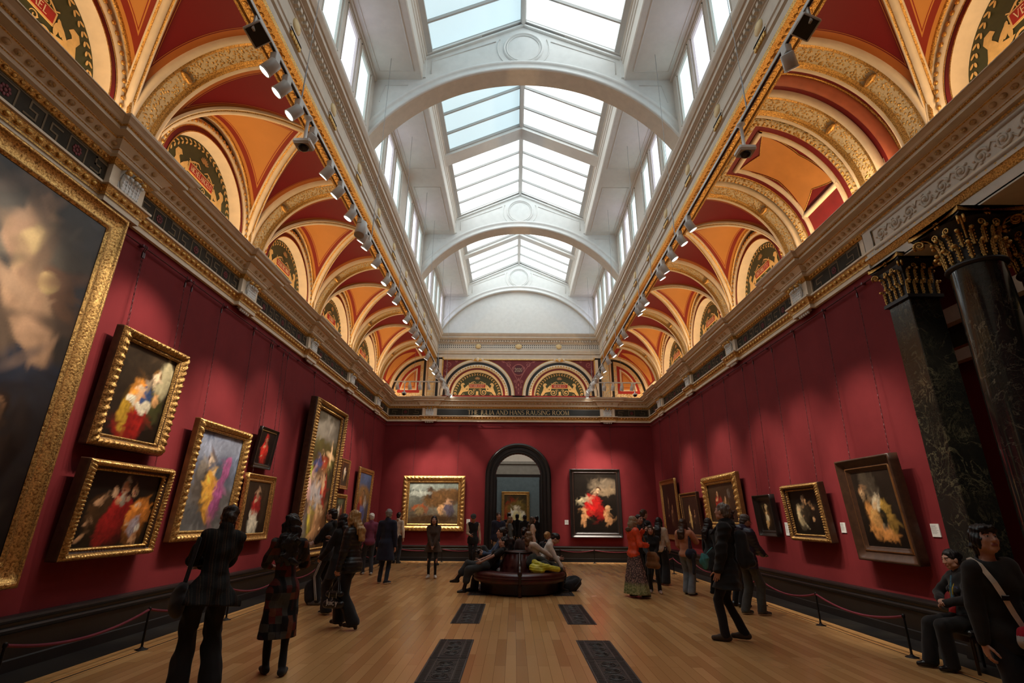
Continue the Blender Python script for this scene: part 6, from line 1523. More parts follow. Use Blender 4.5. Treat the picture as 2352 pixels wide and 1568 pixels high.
    # ---------------- hair
    if hair:
        st = hair[0]; Q = SDF(); g = lambda c, r, k=.03, op='u': Q.ell(hd(c), A(r), Rl, k*s, op)
        if st in ('short', 'crop', 'grey'): g((0, -.018, .043), (.087, .107, .092)); g((0, -.055, -.02), (.070, .060, .075), .03); g((0, .128, -.005), (.10, .075, .085), .025, 's'); g((0, .05, -.10), (.12, .07, .10), .02, 's'); amp, fr = .006, 70
        elif st == 'mop': g((0, -.014, .043), (.088, .107, .092)); g((0, -.06, -.05), (.080, .058, .10), .03); g((-.03, .078, .072), (.05, .035, .03), .02); g((.03, .082, .068), (.045, .03, .032), .02); g((-.072, .015, -.02), (.024, .042, .07), .02); g((.072, .015, -.02), (.024, .042, .07), .02); g((-.082, -.006, -.01), (.022, .034, .05), .02); g((.082, -.006, -.01), (.022, .034, .05), .02); g((0, .128, -.03), (.062, .06, .085), .015, 's'); amp, fr = .008, 75
        elif st == 'bun': g((0, -.018, .042), (.086, .106, .092)); g((0, -.05, -.02), (.072, .06, .075), .03); g((0, -.115, .03), (.045, .042, .045), .02); g((0, .13, .0), (.095, .075, .085), .025, 's'); g((0, .05, -.11), (.12, .08, .10), .02, 's'); amp, fr = .004, 80
        elif st == 'tied': g((0, -.018, .042), (.087, .107, .093)); g((0, -.06, -.03), (.072, .06, .085), .03); g((0, -.105, -.02), (.04, .04, .055), .02); g((0, .13, .0), (.09, .075, .085), .025, 's'); amp, fr = .006, 60
        else:
            g((0, -.016, .044), (.088, .106, .092)); g((-.066, .0, -.03), (.030, .055, .08), .03); g((.066, .0, -.03), (.030, .055, .08), .03); g((0, -.07, -.05), (.080, .055, .11), .03)
            g((0, .135, -.01), (.062, .075, .090), .02, 's')
            L = {'bob': .12, 'long': .40, 'curly': .36, 'mid': .26}[st]; dn = np.array((0, 0, -1.))*s
            bk = hd((0, -.075, -.06)); sp = .055 if st == 'curly' else .045
            tf = (top[0] if isinstance(top, list) else top)['f'] if top else .02; hz = 1 if lean[0] > -20 else 0
            for q in (-1, 0, 1):
                b0 = bk+Rh@A((q*sp, .01*abs(q), 0)); b1 = T((q*sp*1.1, -.105-tf, .50), Ts) if hz and L > .2 else b0+dn*min(L, .14); b2 = T((q*sp*1.15, -.128-tf, .52-(L-.10)), Ts) if hz else b1+dn*(L-.14)
                Q.cap(b0, b1, .052*s, .046*s, .04*s)
                if L > .2: Q.cap(b1, b2, .046*s, .032*s, .04*s)
            for q in (-1, 1): Q.cap(hd((q*.074, .012, -.02)), hd((q*.082, .02, -.02))+dn*(L*.75 if st != 'bob' else .10), .030*s, .022*s, .03*s)
            amp, fr = (.016, 46) if st == 'curly' else (.006, 60)
        wv = wrinkle(amp*s, fr, 3)
        v, f = Q.mesh(max(vh*1.15, .0055), wv); mesh_np('hair', [(v, f, 0)], [hc], root)
    # ---------------- upper garment
    if top:
        for ti, tp in enumerate(top if isinstance(top, list) else [top]):
            nm, mt, hem = tp['n'], tp['m'], tp.get('hem', -.10); f = tp.get('f', .018); Q = SDF(); up = tp.get('up', .0)
            slv = tp.get('sleeve', 1.); fl_ = tp.get('flare', 0.)
            Q.cap(SL*.86+SR*.14, SR*.86+SL*.14, (.052+f)*s, k=.05*s); Q.ell(T((0, .0, .36), Ts), A((.142+f, .088+f, .17)), Ts, .05*s); Q.ell(T((0, .0, .15)), A(((.122 if sex == 0 else .108)+f+tp.get('belly', 0), .084+f+tp.get('belly', 0), .16)), Tm, .05*s); Q.ell(T((0, -.01, -.02)), A((.138+f, .100+f, .13)), Tm, .05*s)
            if sex and tp.get('bust', 1): Q.ell(T((-.065, .075, .33), Ts), A((.06+f*.5, .05+f*.5, .06)), Ts, .04*s); Q.ell(T((.065, .075, .33), Ts), A((.06+f*.5, .05+f*.5, .06)), Ts, .04*s)
            if hem < -.12:
                dn = np.array((0, 0, 1.)) if tp.get('hang') else Tm[:, 2]
                for q, Hp, Kp in ((-1, HL, KL), (1, HR, KR)):
                    tt = min(1., -hem/.45) if not tp.get('hang') else 0
                    e_ = P+Tm@A((q*(.07+fl_*.6), -.005, hem)) if not tp.get('legs') else Hp+(Kp-Hp)*(-hem/.44)
                    Q.cap(P+Tm@A((q*.062, -.005, -.03)), e_, (.096+f)*s, (.096+f+fl_)*s, .07*s)
            rg = tp.get('ring'); r0, r1, r2 = (.050+f*.8)*s, (.041+f*.7)*s, (.032+f*.6)*s
            for a, b, c in ((SL, EL, WL), (SR, ER, WR)):
                if slv > 0: Q.cap(a, b if slv >= .5 else a+(b-a)*slv*2, r0, r1, .03*s, ring=rg)
                if slv > .5: Q.cap(b, b+(c-b)*((slv-.5)*2*.97), r1, r2, .012*s, ring=rg)
            if tp.get('collar', 1): Q.cap(NB-Ts@A((0, 0, .03)), NB+Ts@A((0, -.004, .02+.02*tp.get('collar', 1))), (.066+f*.6)*s, (.063+f*.5)*s, .02*s)
            if tp.get('hood'): Q.ell(NB+Ts@A((0, -.085, .02)), A((.105, .055, .075)), Ts, .03*s); Q.cap(NB+Ts@A((-.08, -.03, .02)), NB+Ts@A((-.05, .05, -.04)), .03*s, k=.03*s); Q.cap(NB+Ts@A((.08, -.03, .02)), NB+Ts@A((.05, .05, -.04)), .03*s, k=.03*s)
            ds = quilt(.008*s, .055, ti) if tp.get('puffer') else wrinkle(tp.get('wr', .007)*s, 26, int(x*31+y*7) % 97+ti)
            hp_ = P+Tm@A((0, 0, hem)); cu = [(hp_, -Tm[:, 2])] if not tp.get('hang') else [(np.array((0, 0, P[2]+hem*s)), np.array((0, 0, -1.)))]
            if hem < 0: pass
            # neck opening
            Q.cap(NB+Ts@A((0, .03, .08)), NB+Ts@A((0, -.01, .0)), (.054+tp.get('neck', 0))*s, (.05+tp.get('neck', 0))*s, .012*s, 's')
            v, fc = Q.mesh(vx, ds, cu)
            mi = 0; ms = [mt]
            if 'm2' in tp: ms.append(tp['m2']); fn = tp['split']; mi = lambda c: fn(((c-P)@Tm)/s, c/s)
            mesh_np(nm, [(v, fc, mi)], ms, root)
    # ---------------- trousers, tights, skirts
    if bottom:
        f = bottom.get('f', .012); nm = bottom['n']; mt = bottom['m']; Q = SDF(); zc = bottom.get('cut', .06)
        if bottom.get('skirt'):
            L = bottom['skirt']; fl_ = bottom.get('flare', .1)
            for q, Hp, Kp, Ap in ((-1, HL, KL, AL), (1, HR, KR, AR)):
                if bottom.get('follow'): Q.cap(Hp, Kp, .105*s, (.066+fl_)*s, .06*s); Q.cap(Kp, Kp+(Ap-Kp)*.55, (.066+fl_)*s, (.07+fl_)*s, .07*s)
                else: Q.cap(P+Tm@A((q*.055, 0, -.0)), P*np.array((1, 1, 0))+A((q*(.06+fl_*.5), fl_*.1, .955-L)), .100*s, (.10+fl_)*s, .10*s)
            cu = [(np.array((0, 0, P[2]-L*s)), np.array((0, 0, -1.))), (P+Tm@A((0, 0, .12)), Tm[:, 2])] if not bottom.get('follow') else []
            fo = bottom.get('folds', .012)*s
            v, fc = Q.mesh(vx, (lambda X, Y, Z: fo*np.sin(np.arctan2(Y-P[1], X-P[0])*13+Z*2)*np.clip((P[2]-Z)/(.5*s), 0, 1)) if not bottom.get('follow') else wrinkle(.008*s, 22, 5), cu)
        else:
            Q.ell(T((0, -.012, -.02)), A((.130+f, .094+f, .12)), Tm, .05*s); kn, an = bottom.get('knee', .056), bottom.get('ank', .045)
            for Hp, Kp, Ap in ((HL, KL, AL), (HR, KR, AR)): Q.cap(Hp, Kp, (.074+f)*s, (kn+f)*s, .03*s); Q.cap(Kp, Ap+(Ap-Kp)*.02, (kn-.002+f)*s, (an+f)*s, .018*s)
            lo_ = min(AL[2], AR[2]); v, fc = Q.mesh(vx, wrinkle(bottom.get('wr', .006)*s, 24, 11), [(np.array((0, 0, max(.035, lo_-.045*s))), np.array((0, 0, -1.)))] if not bottom.get('nocut') else ())
        mi = 0; ms = [mt]
        if 'm2' in bottom: ms.append(bottom['m2']); fn = bottom['split']; mi = lambda c: fn(c, J)
        mesh_np(nm, [(v, fc, mi)], ms, root)
    # ---------------- shoes
    if shoes:
        for sd, Ap, Kp, ft in ((-1, AL, KL, fl), (1, AR, KR, fr_)):
            yw = R(ft[3]); pt = R(ft[4]) if len(ft) > 4 else 0.; fd = np.array((math.sin(yw)*math.cos(pt), math.cos(yw)*math.cos(pt), math.sin(pt))); up = np.array((-math.sin(yw)*math.sin(pt), -math.cos(yw)*math.sin(pt), math.cos(pt)))
            k = s*(1 if sex == 0 else .92); base = Ap-up*.082*k; Q = SDF(); hl = shoes.get('heel', 0)
            q = lambda a, b, c=0: base+fd*a*k+up*b*k+np.cross(fd, up)*c*k
            Q.cap(q(-.045, .042), q(.06, .040), .040*k, .042*k, .03); Q.cap(q(.06, .036), q(.155, .030), .041*k, .032*k, .03); Q.cap(q(-.01, .05), Ap+nrm(Kp-Ap)*.03*k, .042*k, .043*k, .03)
            if shoes.get('boot'): Q.cap(Ap, Ap+nrm(Kp-Ap)*shoes['boot']*k, .047*k, .052*k, .02)
            cu = [(base+up*(.0), -up)]
            if hl: Q.cap(q(-.05, .03), q(-.055, -hl+.02), .034*k, .030*k, .01); cu = [(base-up*hl*k, -up)]
            v, fc = Q.mesh(max(vx*.8, .007), None, cu); th = shoes.get('sole', .022)*k
            mesh_np('shoe', [(v, fc, lambda c: ((c-base)@up < th).astype(int))], [shoes['m'], shoes.get('sm', SOLEK)], root)
    J['root'] = root; J['vx'] = vx
    def toW(p): return root.matrix_basis @ Vector(p)
    a = -R(face); J['W'] = lambda p: (x+math.cos(a)*p[0]-math.sin(a)*p[1], y+math.sin(a)*p[0]+math.cos(a)*p[1], z+p[2]); J['face'] = face
    return J
def blob_thing(name, label, cat, J, parts, group=None):
    """things carried by a person; parts: (part name, SDF, voxel, material, disp, cuts) in the person's own axes"""
    t = thing(name, label, cat, tuple(J['root'].location), J['root'].rotation_euler[2], group)
    for nm, S, vox, mt, ds, cu in parts:
        v, f = S.mesh(vox, ds, cu or ()); mesh_np(nm, [(v, f, 0)], [mt], t)
    return t
def phone(label, J, side, d=None, up=None):
    W_ = J['WL'] if side == 'l' else J['WR']; E_ = J['EL'] if side == 'l' else J['ER']
    d = nrm(W_-E_) if d is None else nrm(d); c = W_+d*.115*J['s']; up = np.array((0, -.5, .85)) if up is None else np.array(up, float); up = nrm(up-d*(up@d)); l = np.cross(d, up)
    M_ = Matrix([[l[i], d[i], up[i], c[i]+up[i]*.026] for i in range(3)]+[[0, 0, 0, 1]])
    t = thing('mobile_phone', label, 'phone', tuple(J['root'].location), J['root'].rotation_euler[2])
    m = MB(); m.bevbox((0, 0, 0), (.072, .145, .009), .003, 0, M_); m.build('case', MT['blackpl'], t)
    m = MB(); m.boxb(-.032, .032, -.066, .066, .0046, .0052, 0, M_); m.build('screen', simple('dark_glass', (.02, .022, .028), .08), t); return t
# ---------------------------------------------------------------- the visitors
BLK = CL(.011, .010, .010); BLK2 = CL(.016, .015, .017); NAVY = CL(.012, .014, .030); CHAR = CL(.035, .033, .032); JEAN = CL(.022, .027, .042); CREAM = CL(.56, .44, .32, wv=120.); BEIGE = CL(.46, .34, .24); WOOLW = CL(.66, .58, .50)
PUFK = m_shiny('black_quilted_nylon', (.010, .010, .011), .42); PUFN = m_shiny('navy_quilted_nylon', (.012, .014, .032), .45); YEL = m_shiny('yellow_quilted_nylon', (.52, .46, .02), .5); ORA = m_shiny('orange_quilted_nylon', (.72, .075, .022), .55); LEAK = m_shiny('black_leather_jacket', (.012, .012, .012), .35)
def stand(dx=.10, st=0., lz=.085, rz_=.085, toe=10, pl=0, pr=0): return dict(lf=(-dx, st, lz, -toe, R(1)*0+pl), rf=(dx, -st, rz_, toe, pr))
CROSS = dict(la=(.06, .27, 1.17), ra=(-.06, .29, 1.13), le=(-1, -.1, -.4), re=(1, -.1, -.4))
def cast():
    TR = lambda m, **k: dict(n='trousers', m=m, **k)
    # --- left foreground
    J = person('person in brown and black striped jacket and black trousers leaning at far left', -3.27, 5.78, -42, 1.70, hair=('tied', DKBR), sex=1, lean=(7, 6, 0), head=(8, -10, 6), **CROSS, lf=(-.14, .02, .085, -12), rf=(.13, -.06, .085, 12),
        top=dict(n='jacket', m=m_stripe(), hem=-.20, f=.030, flare=.085, collar=1.2, wr=.010, bust=0), bottom=TR(BLK, f=.022, knee=.066, ank=.078, wr=.012), shoes=dict(m=SHOEK))
    S = SDF(); S.ell((-.27, -.02, .80), (.07, .17, .15), k=.03).ell((-.26, -.04, .92), (.05, .13, .06), k=.04)
    blob_thing('shoulder_bag', 'slouchy black shoulder bag at the left hip of the striped jacket', 'bag', J, [('pouch', S, .012, BLK2, wrinkle(.01, 20, 2), ()), ('strap', SDF().cap((-.25, .0, .95), (-.19, .02, 1.38), .014, k=.01).cap((-.25, -.06, .95), (-.19, -.05, 1.38), .014, k=.01), .008, BLK2, None, ())])
    J = person('woman with long curly black hair in dark red patchwork print dress, black tights', -2.72, 6.27, -25, 1.60, hair=('curly', BLACKH), sex=1, lean=(0, 0, 0), head=(12, 10, 0), la=(-.02, .26, 1.10), ra=(.05, .27, 1.06), le=(-1, -.1, -.4), re=(1, -.1, -.4), lf=(-.075, .10, .085, -16), rf=(.10, -.06, .085, 20),
        top=dict(n='dress', m=m_patch(), hem=-.56, f=.018, flare=.02, sleeve=.62, wr=.009, collar=.3, hang=1), bottom=dict(n='tights', m=BLK, f=.004, knee=.050, ank=.036), shoes=dict(m=BLK2))
    # --- left group
    J = person('man in black hooded jacket and white striped track trousers with folded arms', -3.84, 10.94, -82, 1.72, hair=('short', BLACKH), head=(-6, 4, 0), **CROSS, lf=(-.10, .06, .085, -6), rf=(.10, -.08, .085, 8),
        top=dict(n='hooded_jacket', m=BLK, hem=-.16, f=.03, hood=1), bottom=TR(BLK2, f=.012, knee=.060, ank=.05), shoes=dict(m=CL(.13, .12, .12), sm=CL(.13, .12, .12)))
    s = J['s']; m = MB()
    for k in (-1, 0, 1):
        P = [J['HL']*(1-t)+J['KL']*t for t in np.linspace(.15, 1, 8)]+[J['KL']*(1-t)+J['AL']*t for t in np.linspace(.12, .98, 8)]
        m.tube([(p[0]-(.094-.026*i/15)*s, p[1]+k*.018, p[2]) for i, p in enumerate(P)], .0045, 5)
    m.build('stripe', SOLEW, J['root'])
    J = person('woman with very long black hair in black coat holding a phone, beside the blonde', -3.28, 9.9, -68, 1.62, hair=('long', BLACKH), sex=1, head=(0, 4, 0), la=(-.16, .30, .98), ra=(.08, .28, 1.30), lf=(-.09, .10, .085, -6), rf=(.09, -.10, .085, 10), top=dict(n='coat', m=BLK, hem=-.34, f=.03, flare=.03), bottom=TR(BLK2, f=.02, knee=.07, ank=.085), shoes=dict(m=BLK, sm=SOLEW, sole=.03))
    phone('phone held low by the woman with very long black hair', J, 'l')
    J = person('blonde woman walking left in black puffer jacket, wide trousers and heeled boots', -2.70, 8.70, -78, 1.67, sk=SKL, hair=('mid', BLOND), sex=1, lean=(3, 0, 0), head=(0, 8, 0), la=(-.24, .10, .80), ra=(.22, .10, .85), lf=(-.07, -.16, .12, -4), rf=(.08, .17, .125, 8), z=0.,
        top=dict(n='puffer_jacket', m=PUFK, hem=-.14, f=.035, puffer=1, ring=(.06, .008)), bottom=TR(BLK, f=.02, knee=.075, ank=.085, nocut=0), shoes=dict(m=SHOEK, heel=.035, boot=.12), lh=dict(c=70, p=(1, 0, .1)))
    W_ = J['WL']; bx, by, bz = W_[0]-.01, W_[1]+.02, W_[2]-.12
    t = blob_thing('handbag', 'glossy black handbag with silver lettering carried by the blonde woman', 'handbag', J, [('body', SDF().cap((bx, by-.12, bz-.36), (bx, by+.12, bz-.36), .055, k=.02).cap((bx, by-.10, bz-.22), (bx, by+.10, bz-.22), .045, k=.05), .009, LEAK, wrinkle(.004, 30, 1), ())])
    m = MB()
    for e in (-.03, .03): m.tube([(bx+e, by-.08, bz-.19), (bx+e*.6, by-.05, bz-.03), (bx, by-.01, bz+.02), (bx+e*.6, by+.04, bz-.03), (bx+e, by+.08, bz-.19)], .008, 6)
    m.build('handle', LEAK, t); m = MB(); letters(m, 'Juicy', .075, lambda a, b, d: (bx-.054-d, by-a, bz-.36+b), width=.20, thick=.2, thin=.1); m.build('lettering', MT['chain'] if 0 else simple('silver_print', (.55, .55, .56), .4), t)
    m = MB()
    for e in (-.06, .06): m.tube([(bx-.045, by+e, bz-.19), (bx-.05, by+e, bz-.27)], .006, 5)
    m.build('buckle', simple('steel', (.5, .5, .5), .3, .8), t)
    person('white haired person in magenta sweater and dark jeans near the left ropes', -4.45, 16.3, -28, 1.68, hair=('short', WHITEH), sex=1, head=(-10, 0, 0), top=dict(n='sweater', m=CL(.16, .030, .065), hem=-.12, f=.03), bottom=TR(CL(.03, .03, .035), f=.012), shoes=dict(m=CL(.45, .43, .40), sm=SOLEW), **stand(.11, .08))
    person('grey haired man in long dark coat and jeans seen from behind', -3.48, 14.28, 6, 1.77, hair=('short', GREYH), lean=(2, 0, 0), head=(-6, 2, 0), top=dict(n='coat', m=NAVY, hem=-.42, f=.032, flare=.03, collar=1.2), bottom=TR(JEAN, f=.010, ank=.042), shoes=dict(m=BLK, sm=SOLEW, sole=.03), lf=(-.12, .05, .085, -14), rf=(.10, -.10, .085, 22))
    person('dark haired man in cream sweater beside the landscape painting', -4.50, 20.35, 16, 1.74, sk=SKM, hair=('short', BLACKH), top=dict(n='sweater', m=CREAM, hem=-.10, f=.028), bottom=TR(BLK2, f=.015), shoes=dict(m=BLK), **stand(.10, .03))
    person('person in black mostly hidden behind the woman in brown coat', -3.05, 19.75, 20, 1.56, hair=('short', BLACKH), top=dict(n='jacket', m=BLK, hem=-.14, f=.02), bottom=TR(BLK), shoes=dict(m=BLK), **stand(.20, .06))
    person('woman in brown coat, black leggings and white shoes facing the camera', -2.44, 15.54, 176, 1.61, hair=('mid', BLACKH), sex=1, head=(0, 0, 3), la=(-.02, .20, .88), ra=(.03, .21, .86), le=(-1, -.2, -.1), re=(1, -.2, -.1), top=dict(n='coat', m=CL(.060, .034, .022), hem=-.22, f=.034, flare=.05, neck=.012), bottom=dict(n='leggings', m=BLK, f=.003, knee=.05, ank=.036), shoes=dict(m=CL(.60, .57, .53), sm=SOLEW), **stand(.10, .0, toe=16))
    J = person('man in flat cap, dark waistcoat and beige shirt looking at his phone', -1.53, 18.3, 172, 1.70, hair=('short', DKBR), head=(6, -32, 0), ra=(.10, .28, 1.08), la=(-.25, .04, .82), top=[dict(n='shirt', m=BEIGE, hem=-.08, f=.010, wr=.004), dict(n='waistcoat', m=BLK, hem=-.15, f=.032, wr=.004, sleeve=0, neck=.03, collar=0)], bottom=TR(BLK, f=.008), shoes=dict(m=BLK), lf=(-.04, .05, .085, -4), rf=(.06, -.06, .085, 8))
    phone('phone in the right hand of the man in flat cap', J, 'r')
    S = SDF(); c = J['HC']; Rh = J['Rh']; S.ell(c+Rh@np.array((0, -.012, .085)), (.098, .112, .055), [list(r) for r in Rh], .02).ell(c+Rh@np.array((0, .095, .075)), (.07, .055, .016), [list(r) for r in Rh], .02); v, f = S.mesh(.012); mesh_np('flat_cap', [(v, f, 0)], [CL(.03, .028, .022)], J['root'])
    # --- doorway
    person('man in black jacket with red collar and khaki trousers in the doorway', -.72, 19.5, 178, 1.75, sk=SKM, hair=('short', DKBR), head=(-14, 0, 0), top=[dict(n='red_collar', m=CL(.45, .015, .02), hem=.30, f=.012, sleeve=0, collar=2.2), dict(n='jacket', m=NAVY, hem=-.16, f=.035, neck=.02)], bottom=TR(CL(.30, .19, .09), f=.016), shoes=dict(m=BLK), **stand(.1, .06))
    person('woman with long dark blonde hair and grey jacket in the doorway', -.32, 20.6, 80, 1.63, hair=('long', LTBR), sex=1, top=dict(n='jacket', m=CL(.07, .075, .07), hem=-.14, f=.03), bottom=TR(BLK), shoes=dict(m=BLK), **stand())
    person('woman with long brown hair in pale beige top in profile, doorway right side', .50, 19.6, 84, 1.62, hair=('long', BROWN), sex=1, head=(0, 2, 0), top=dict(n='sweater', m=CL(.50, .37, .28), hem=-.14, f=.03), bottom=TR(BLK), shoes=dict(m=BLK), **stand())
    for x, y, hh, lb in ((-.38, 23.6, 1.78, 'leftmost'), (-.02, 24.3, 1.74, 'middle'), (.30, 23.2, 1.70, 'rightmost'), (.80, 22.9, 1.66, 'far right, half hidden')):
        person('dark silhouetted visitor in the next room, %s of the row' % lb, x, y, -5, hh, hair=('short', BLACKH), top=dict(n='jacket', m=BLK, hem=-.16, f=.03), bottom=TR(BLK), shoes=dict(m=BLK), group='visitors in the next room', **stand())
    # --- on the round settee
    def seat(x, y, face, lb, hh, h0=.47, fy=.42, **k):
        s = hh/1.75; k.setdefault('lf', (-.12, fy/s, .085, -8)); k.setdefault('rf', (.12, fy/s+.04, .085, 8)); k.setdefault('la', (-.14, .30, .80)); k.setdefault('ra', (.14, .30, .80)); k.setdefault('pel', (0, 0, (h0+.11)/s))
        return person(lb, x, y, face, hh, **k)
    seat(-.30, 13.72, -30, 'man in black leather jacket on the far left side of the settee', 1.78, hair=('short', BLACKH), lean=(14, 0, 0), head=(0, -12, 0), la=(-.12, .35, .62), ra=(.12, .35, .62), top=dict(n='leather_jacket', m=LEAK, hem=-.06, f=.03, ring=(.09, .006)), bottom=TR(BLK2), shoes=dict(m=BLK))
    J = seat(-.62, 13.12, -96, 'man in blue shirt holding a camera on the settee', 1.74, hair=('short', DKBR), lean=(-16, -4, 0), head=(-4, -8, 0), la=(-.02, .26, .80), ra=(.08, .30, .82), lf=(-.12, .50, .085, -8), rf=(.10, .36, .50, 0), rk=(.2, .3, 1), lk=(-.1, .5, 1), top=dict(n='shirt', m=CL(.055, .085, .15, ns=30.), hem=-.06, f=.022), bottom=TR(CHAR), shoes=dict(m=BLK))
    t = thing('camera', 'small black camera in the hands of the man in blue shirt', 'camera', tuple(J['root'].location), J['root'].rotation_euler[2]); c = (J['WL']+J['WR'])/2
    m = MB(); m.bevbox((c[0], c[1]+.10, c[2]+.03), (.13, .055, .085), .01); m.build('body', MT['blackpl'], t); m = MB(); m.lathe([(.032, 0), (.034, .05), (.028, .055), (0, .05)], 14, 0, Matrix.Translation((c[0], c[1]+.125, c[2]+.03)) @ Matrix.Rotation(-PI/2, 4, 'X')); m.build('lens', MT['blackpl'], t)
    seat(-.78, 12.72, -100, 'woman with black hair reclining in dark grey skirt on the settee', 1.62, sk=SKL, hair=('tied', BLACKH), sex=1, lean=(-46, 4, 0), head=(0, -36, 0), la=(-.16, .30, .64), ra=(.12, .34, .66), lf=(-.10, .55, .10, -6), rf=(.12, .72, .30, 10, .3), top=dict(n='black_top', m=BLK, hem=-.05, f=.014, sleeve=.3), bottom=dict(n='skirt', m=CL(.03, .032, .032), skirt=.6, follow=1, flare=.02), shoes=dict(m=SHOEK, boot=.2))
    seat(.10, 13.68, 14, 'person with brown hair in a bun at the back of the settee', 1.70, hair=('bun', DKBR), sex=1, top=dict(n='sweater', m=CL(.08, .05, .045), hem=-.06, f=.03), bottom=TR(BLK), shoes=dict(m=BLK))
    seat(.44, 12.95, 62, 'woman with light brown bob in pale beige top on the settee', 1.64, hair=('bob', LTBR), sex=1, lean=(-24, -10, 0), head=(6, -16, 0), top=dict(n='sweater', m=CL(.60, .50, .42), hem=-.06, f=.035), bottom=TR(CHAR), shoes=dict(m=BLK))
    seat(.50, 13.12, 96, 'woman with dark hair in white sweater bending forward on the settee', 1.66, hair=('bun', BLACKH), sex=1, lean=(26, 0, 0), head=(0, -18, 0), ra=(.16, .52, .52), la=(-.10, .44, .74), top=dict(n='sweater', m=WOOLW, hem=-.06, f=.028), bottom=TR(JEAN), shoes=dict(m=BLK, sm=SOLEW))
    seat(.62, 13.72, 40, 'blonde child behind the woman in white sweater on the settee', 1.50, hair=('bun', BLOND), sex=1, lean=(8, 0, 0), fy=.36, top=dict(n='jacket', m=BLK2, hem=-.06, f=.03), bottom=TR(BLK), shoes=dict(m=BLK))
    S1 = SDF().cap((.22, 12.62, .60), (.55, 12.45, .58), .11, .10, .08).cap((.55, 12.45, .56), (.86, 12.62, .50), .10, .07, .08).ell((.30, 12.72, .72), (.16, .12, .10), k=.1).cap((.40, 12.66, .72), (.78, 12.70, .58), .07, .06, .06)
    S2 = SDF().cap((.26, 12.36, .56), (.44, 12.28, .50), .085, .075, .05).cap((.44, 12.30, .60), (.82, 12.36, .53), .065, .055, .04).ell((.32, 12.30, .52), (.10, .09, .08), k=.05).cap((.30, 12.50, .66), (.50, 12.40, .60), .06, .05, .05)
    for nm, S, mt, lb, d in (('draped_jacket', S1, CL(.022, .022, .014), 'dark olive jacket thrown over the right side of the settee', wrinkle(.02, 16, 4)), ('puffer_jacket', S2, YEL, 'bright yellow puffer jacket lying on the settee seat', quilt(.012, .05, 7))):
        v, f = S.mesh(.014, d, [(np.array((0, 0, .46)), np.array((0, 0, -1.)))]); t = thing(nm, lb, 'jacket', (.5, 12.5, .46)); mesh_np('cloth', [(v-np.array((.5, 12.5, .46)), f, 0)], [mt], t)
    def floorbag(nm, lb, cat, x, y, S, mt, seed, strap=None):
        t = thing(nm, lb, cat, (x, y, 0)); v, f = S.mesh(.013, wrinkle(.014, 17, seed), [(np.array((0, 0, 0.)), np.array((0, 0, -1.)))]); mesh_np('body', [(v, f, 0)], [mt], t)
        if strap: m = MB(); m.tube(strap, .014, 6, flat=.5); m.build('strap', BLK2, t)
    floorbag('backpack', 'crumpled black backpack on the floor right of the settee', 'backpack', 1.16, 13.22, SDF().ell((0, 0, .13), (.24, .18, .15), k=.08).ell((.12, .02, .2), (.13, .12, .12), k=.08).cap((-.32, -.1, .05), (-.05, -.1, .08), .06, k=.08), BLK2, 3, [(.1, -.16, .1), (.2, -.2, .2), (.26, -.1, .26), (.2, 0, .3)])
    floorbag('backpack', 'tall black backpack standing on the floor by the striped track trousers', 'backpack', -4.06, 10.98, SDF().ell((0, 0, .22), (.17, .14, .25), k=.06).ell((.0, -.08, .14), (.12, .09, .12), k=.05), BLK2, 4, [(-.06, .0, .44), (-.03, .0, .50), (.03, 0, .50), (.06, 0, .44)])
    # --- right group
    J = person('woman in orange hooded jacket and long floral skirt', 2.50, 12.26, 68, 1.63, sk=SKL, hair=('bob', (.30, .21, .13)), sex=1, head=(0, -4, 0), la=(.04, .27, 1.46), ra=(.16, .27, 1.12), le=(-.6, .2, -1), re=(.5, -.3, -1), top=dict(n='jacket', m=ORA, hem=-.11, f=.042, wr=.008), bottom=dict(n='skirt', m=m_floral(), skirt=.88, flare=.13, folds=.016), shoes=dict(m=CL(.09, .06, .035)), lf=(-.09, -.06, .085, -8), rf=(.10, .14, .085, 10))
    S = SDF(); c = J['NB']; S.cap(c+np.array((-.11, .02, .0)), c+np.array((0, -.12, .0)), .042, k=.03).cap(c+np.array((.11, .02, .0)), c+np.array((0, -.12, .0)), .042, k=.03); v, f = S.mesh(.011, wrinkle(.012, 60, 2)); mesh_np('fur_trim', [(v, f, 0)], [H((.10, .06, .03))], J['root'])
    phone('phone raised by the woman in orange jacket', J, 'l', up=(0, -1, .1))
    W_ = J['WR']; blob_thing('tote_bag', 'tan tote bag held in front of the woman in orange jacket', 'bag', J, [('body', SDF().cap((W_[0]-.10, W_[1]+.10, W_[2]-.18), (W_[0]+.06, W_[1]+.14, W_[2]-.18), .05, k=.04).cap((W_[0]-.10, W_[1]+.10, W_[2]-.28), (W_[0]+.08, W_[1]+.16, W_[2]-.28), .07, k=.06).cap((W_[0]-.11, W_[1]+.10, W_[2]-.40), (W_[0]+.09, W_[1]+.16, W_[2]-.40), .075, k=.06), .013, CL(.22, .10, .035), wrinkle(.012, 20, 3), ()), ('strap', SDF().cap((W_[0]-.05, W_[1]+.10, W_[2]-.16), (W_[0]-.14, W_[1]-.02, W_[2]+.28), .012, k=.01), .008, CL(.22, .10, .035), None, ())])
    person('dark haired man with a phone behind the orange jacket', 3.02, 13.85, 150, 1.68, hair=('short', BLACKH), ra=(.10, .26, 1.38), re=(.5, .2, -1), top=dict(n='jacket', m=BLK2, hem=-.14, f=.025), bottom=TR(BLK), shoes=dict(m=BLK, sm=SOLEW), **stand())
    J = person('tall brown haired man in black with white strap behind the group', 3.42, 15.0, 62, 1.82, hair=('short', BROWN), ra=(.05, .24, 1.30), re=(.5, .2, -1), top=dict(n='t_shirt', m=BLK, hem=-.14, f=.022, sleeve=.45), bottom=TR(BLK), shoes=dict(m=BLK, sm=SOLEW), **stand())
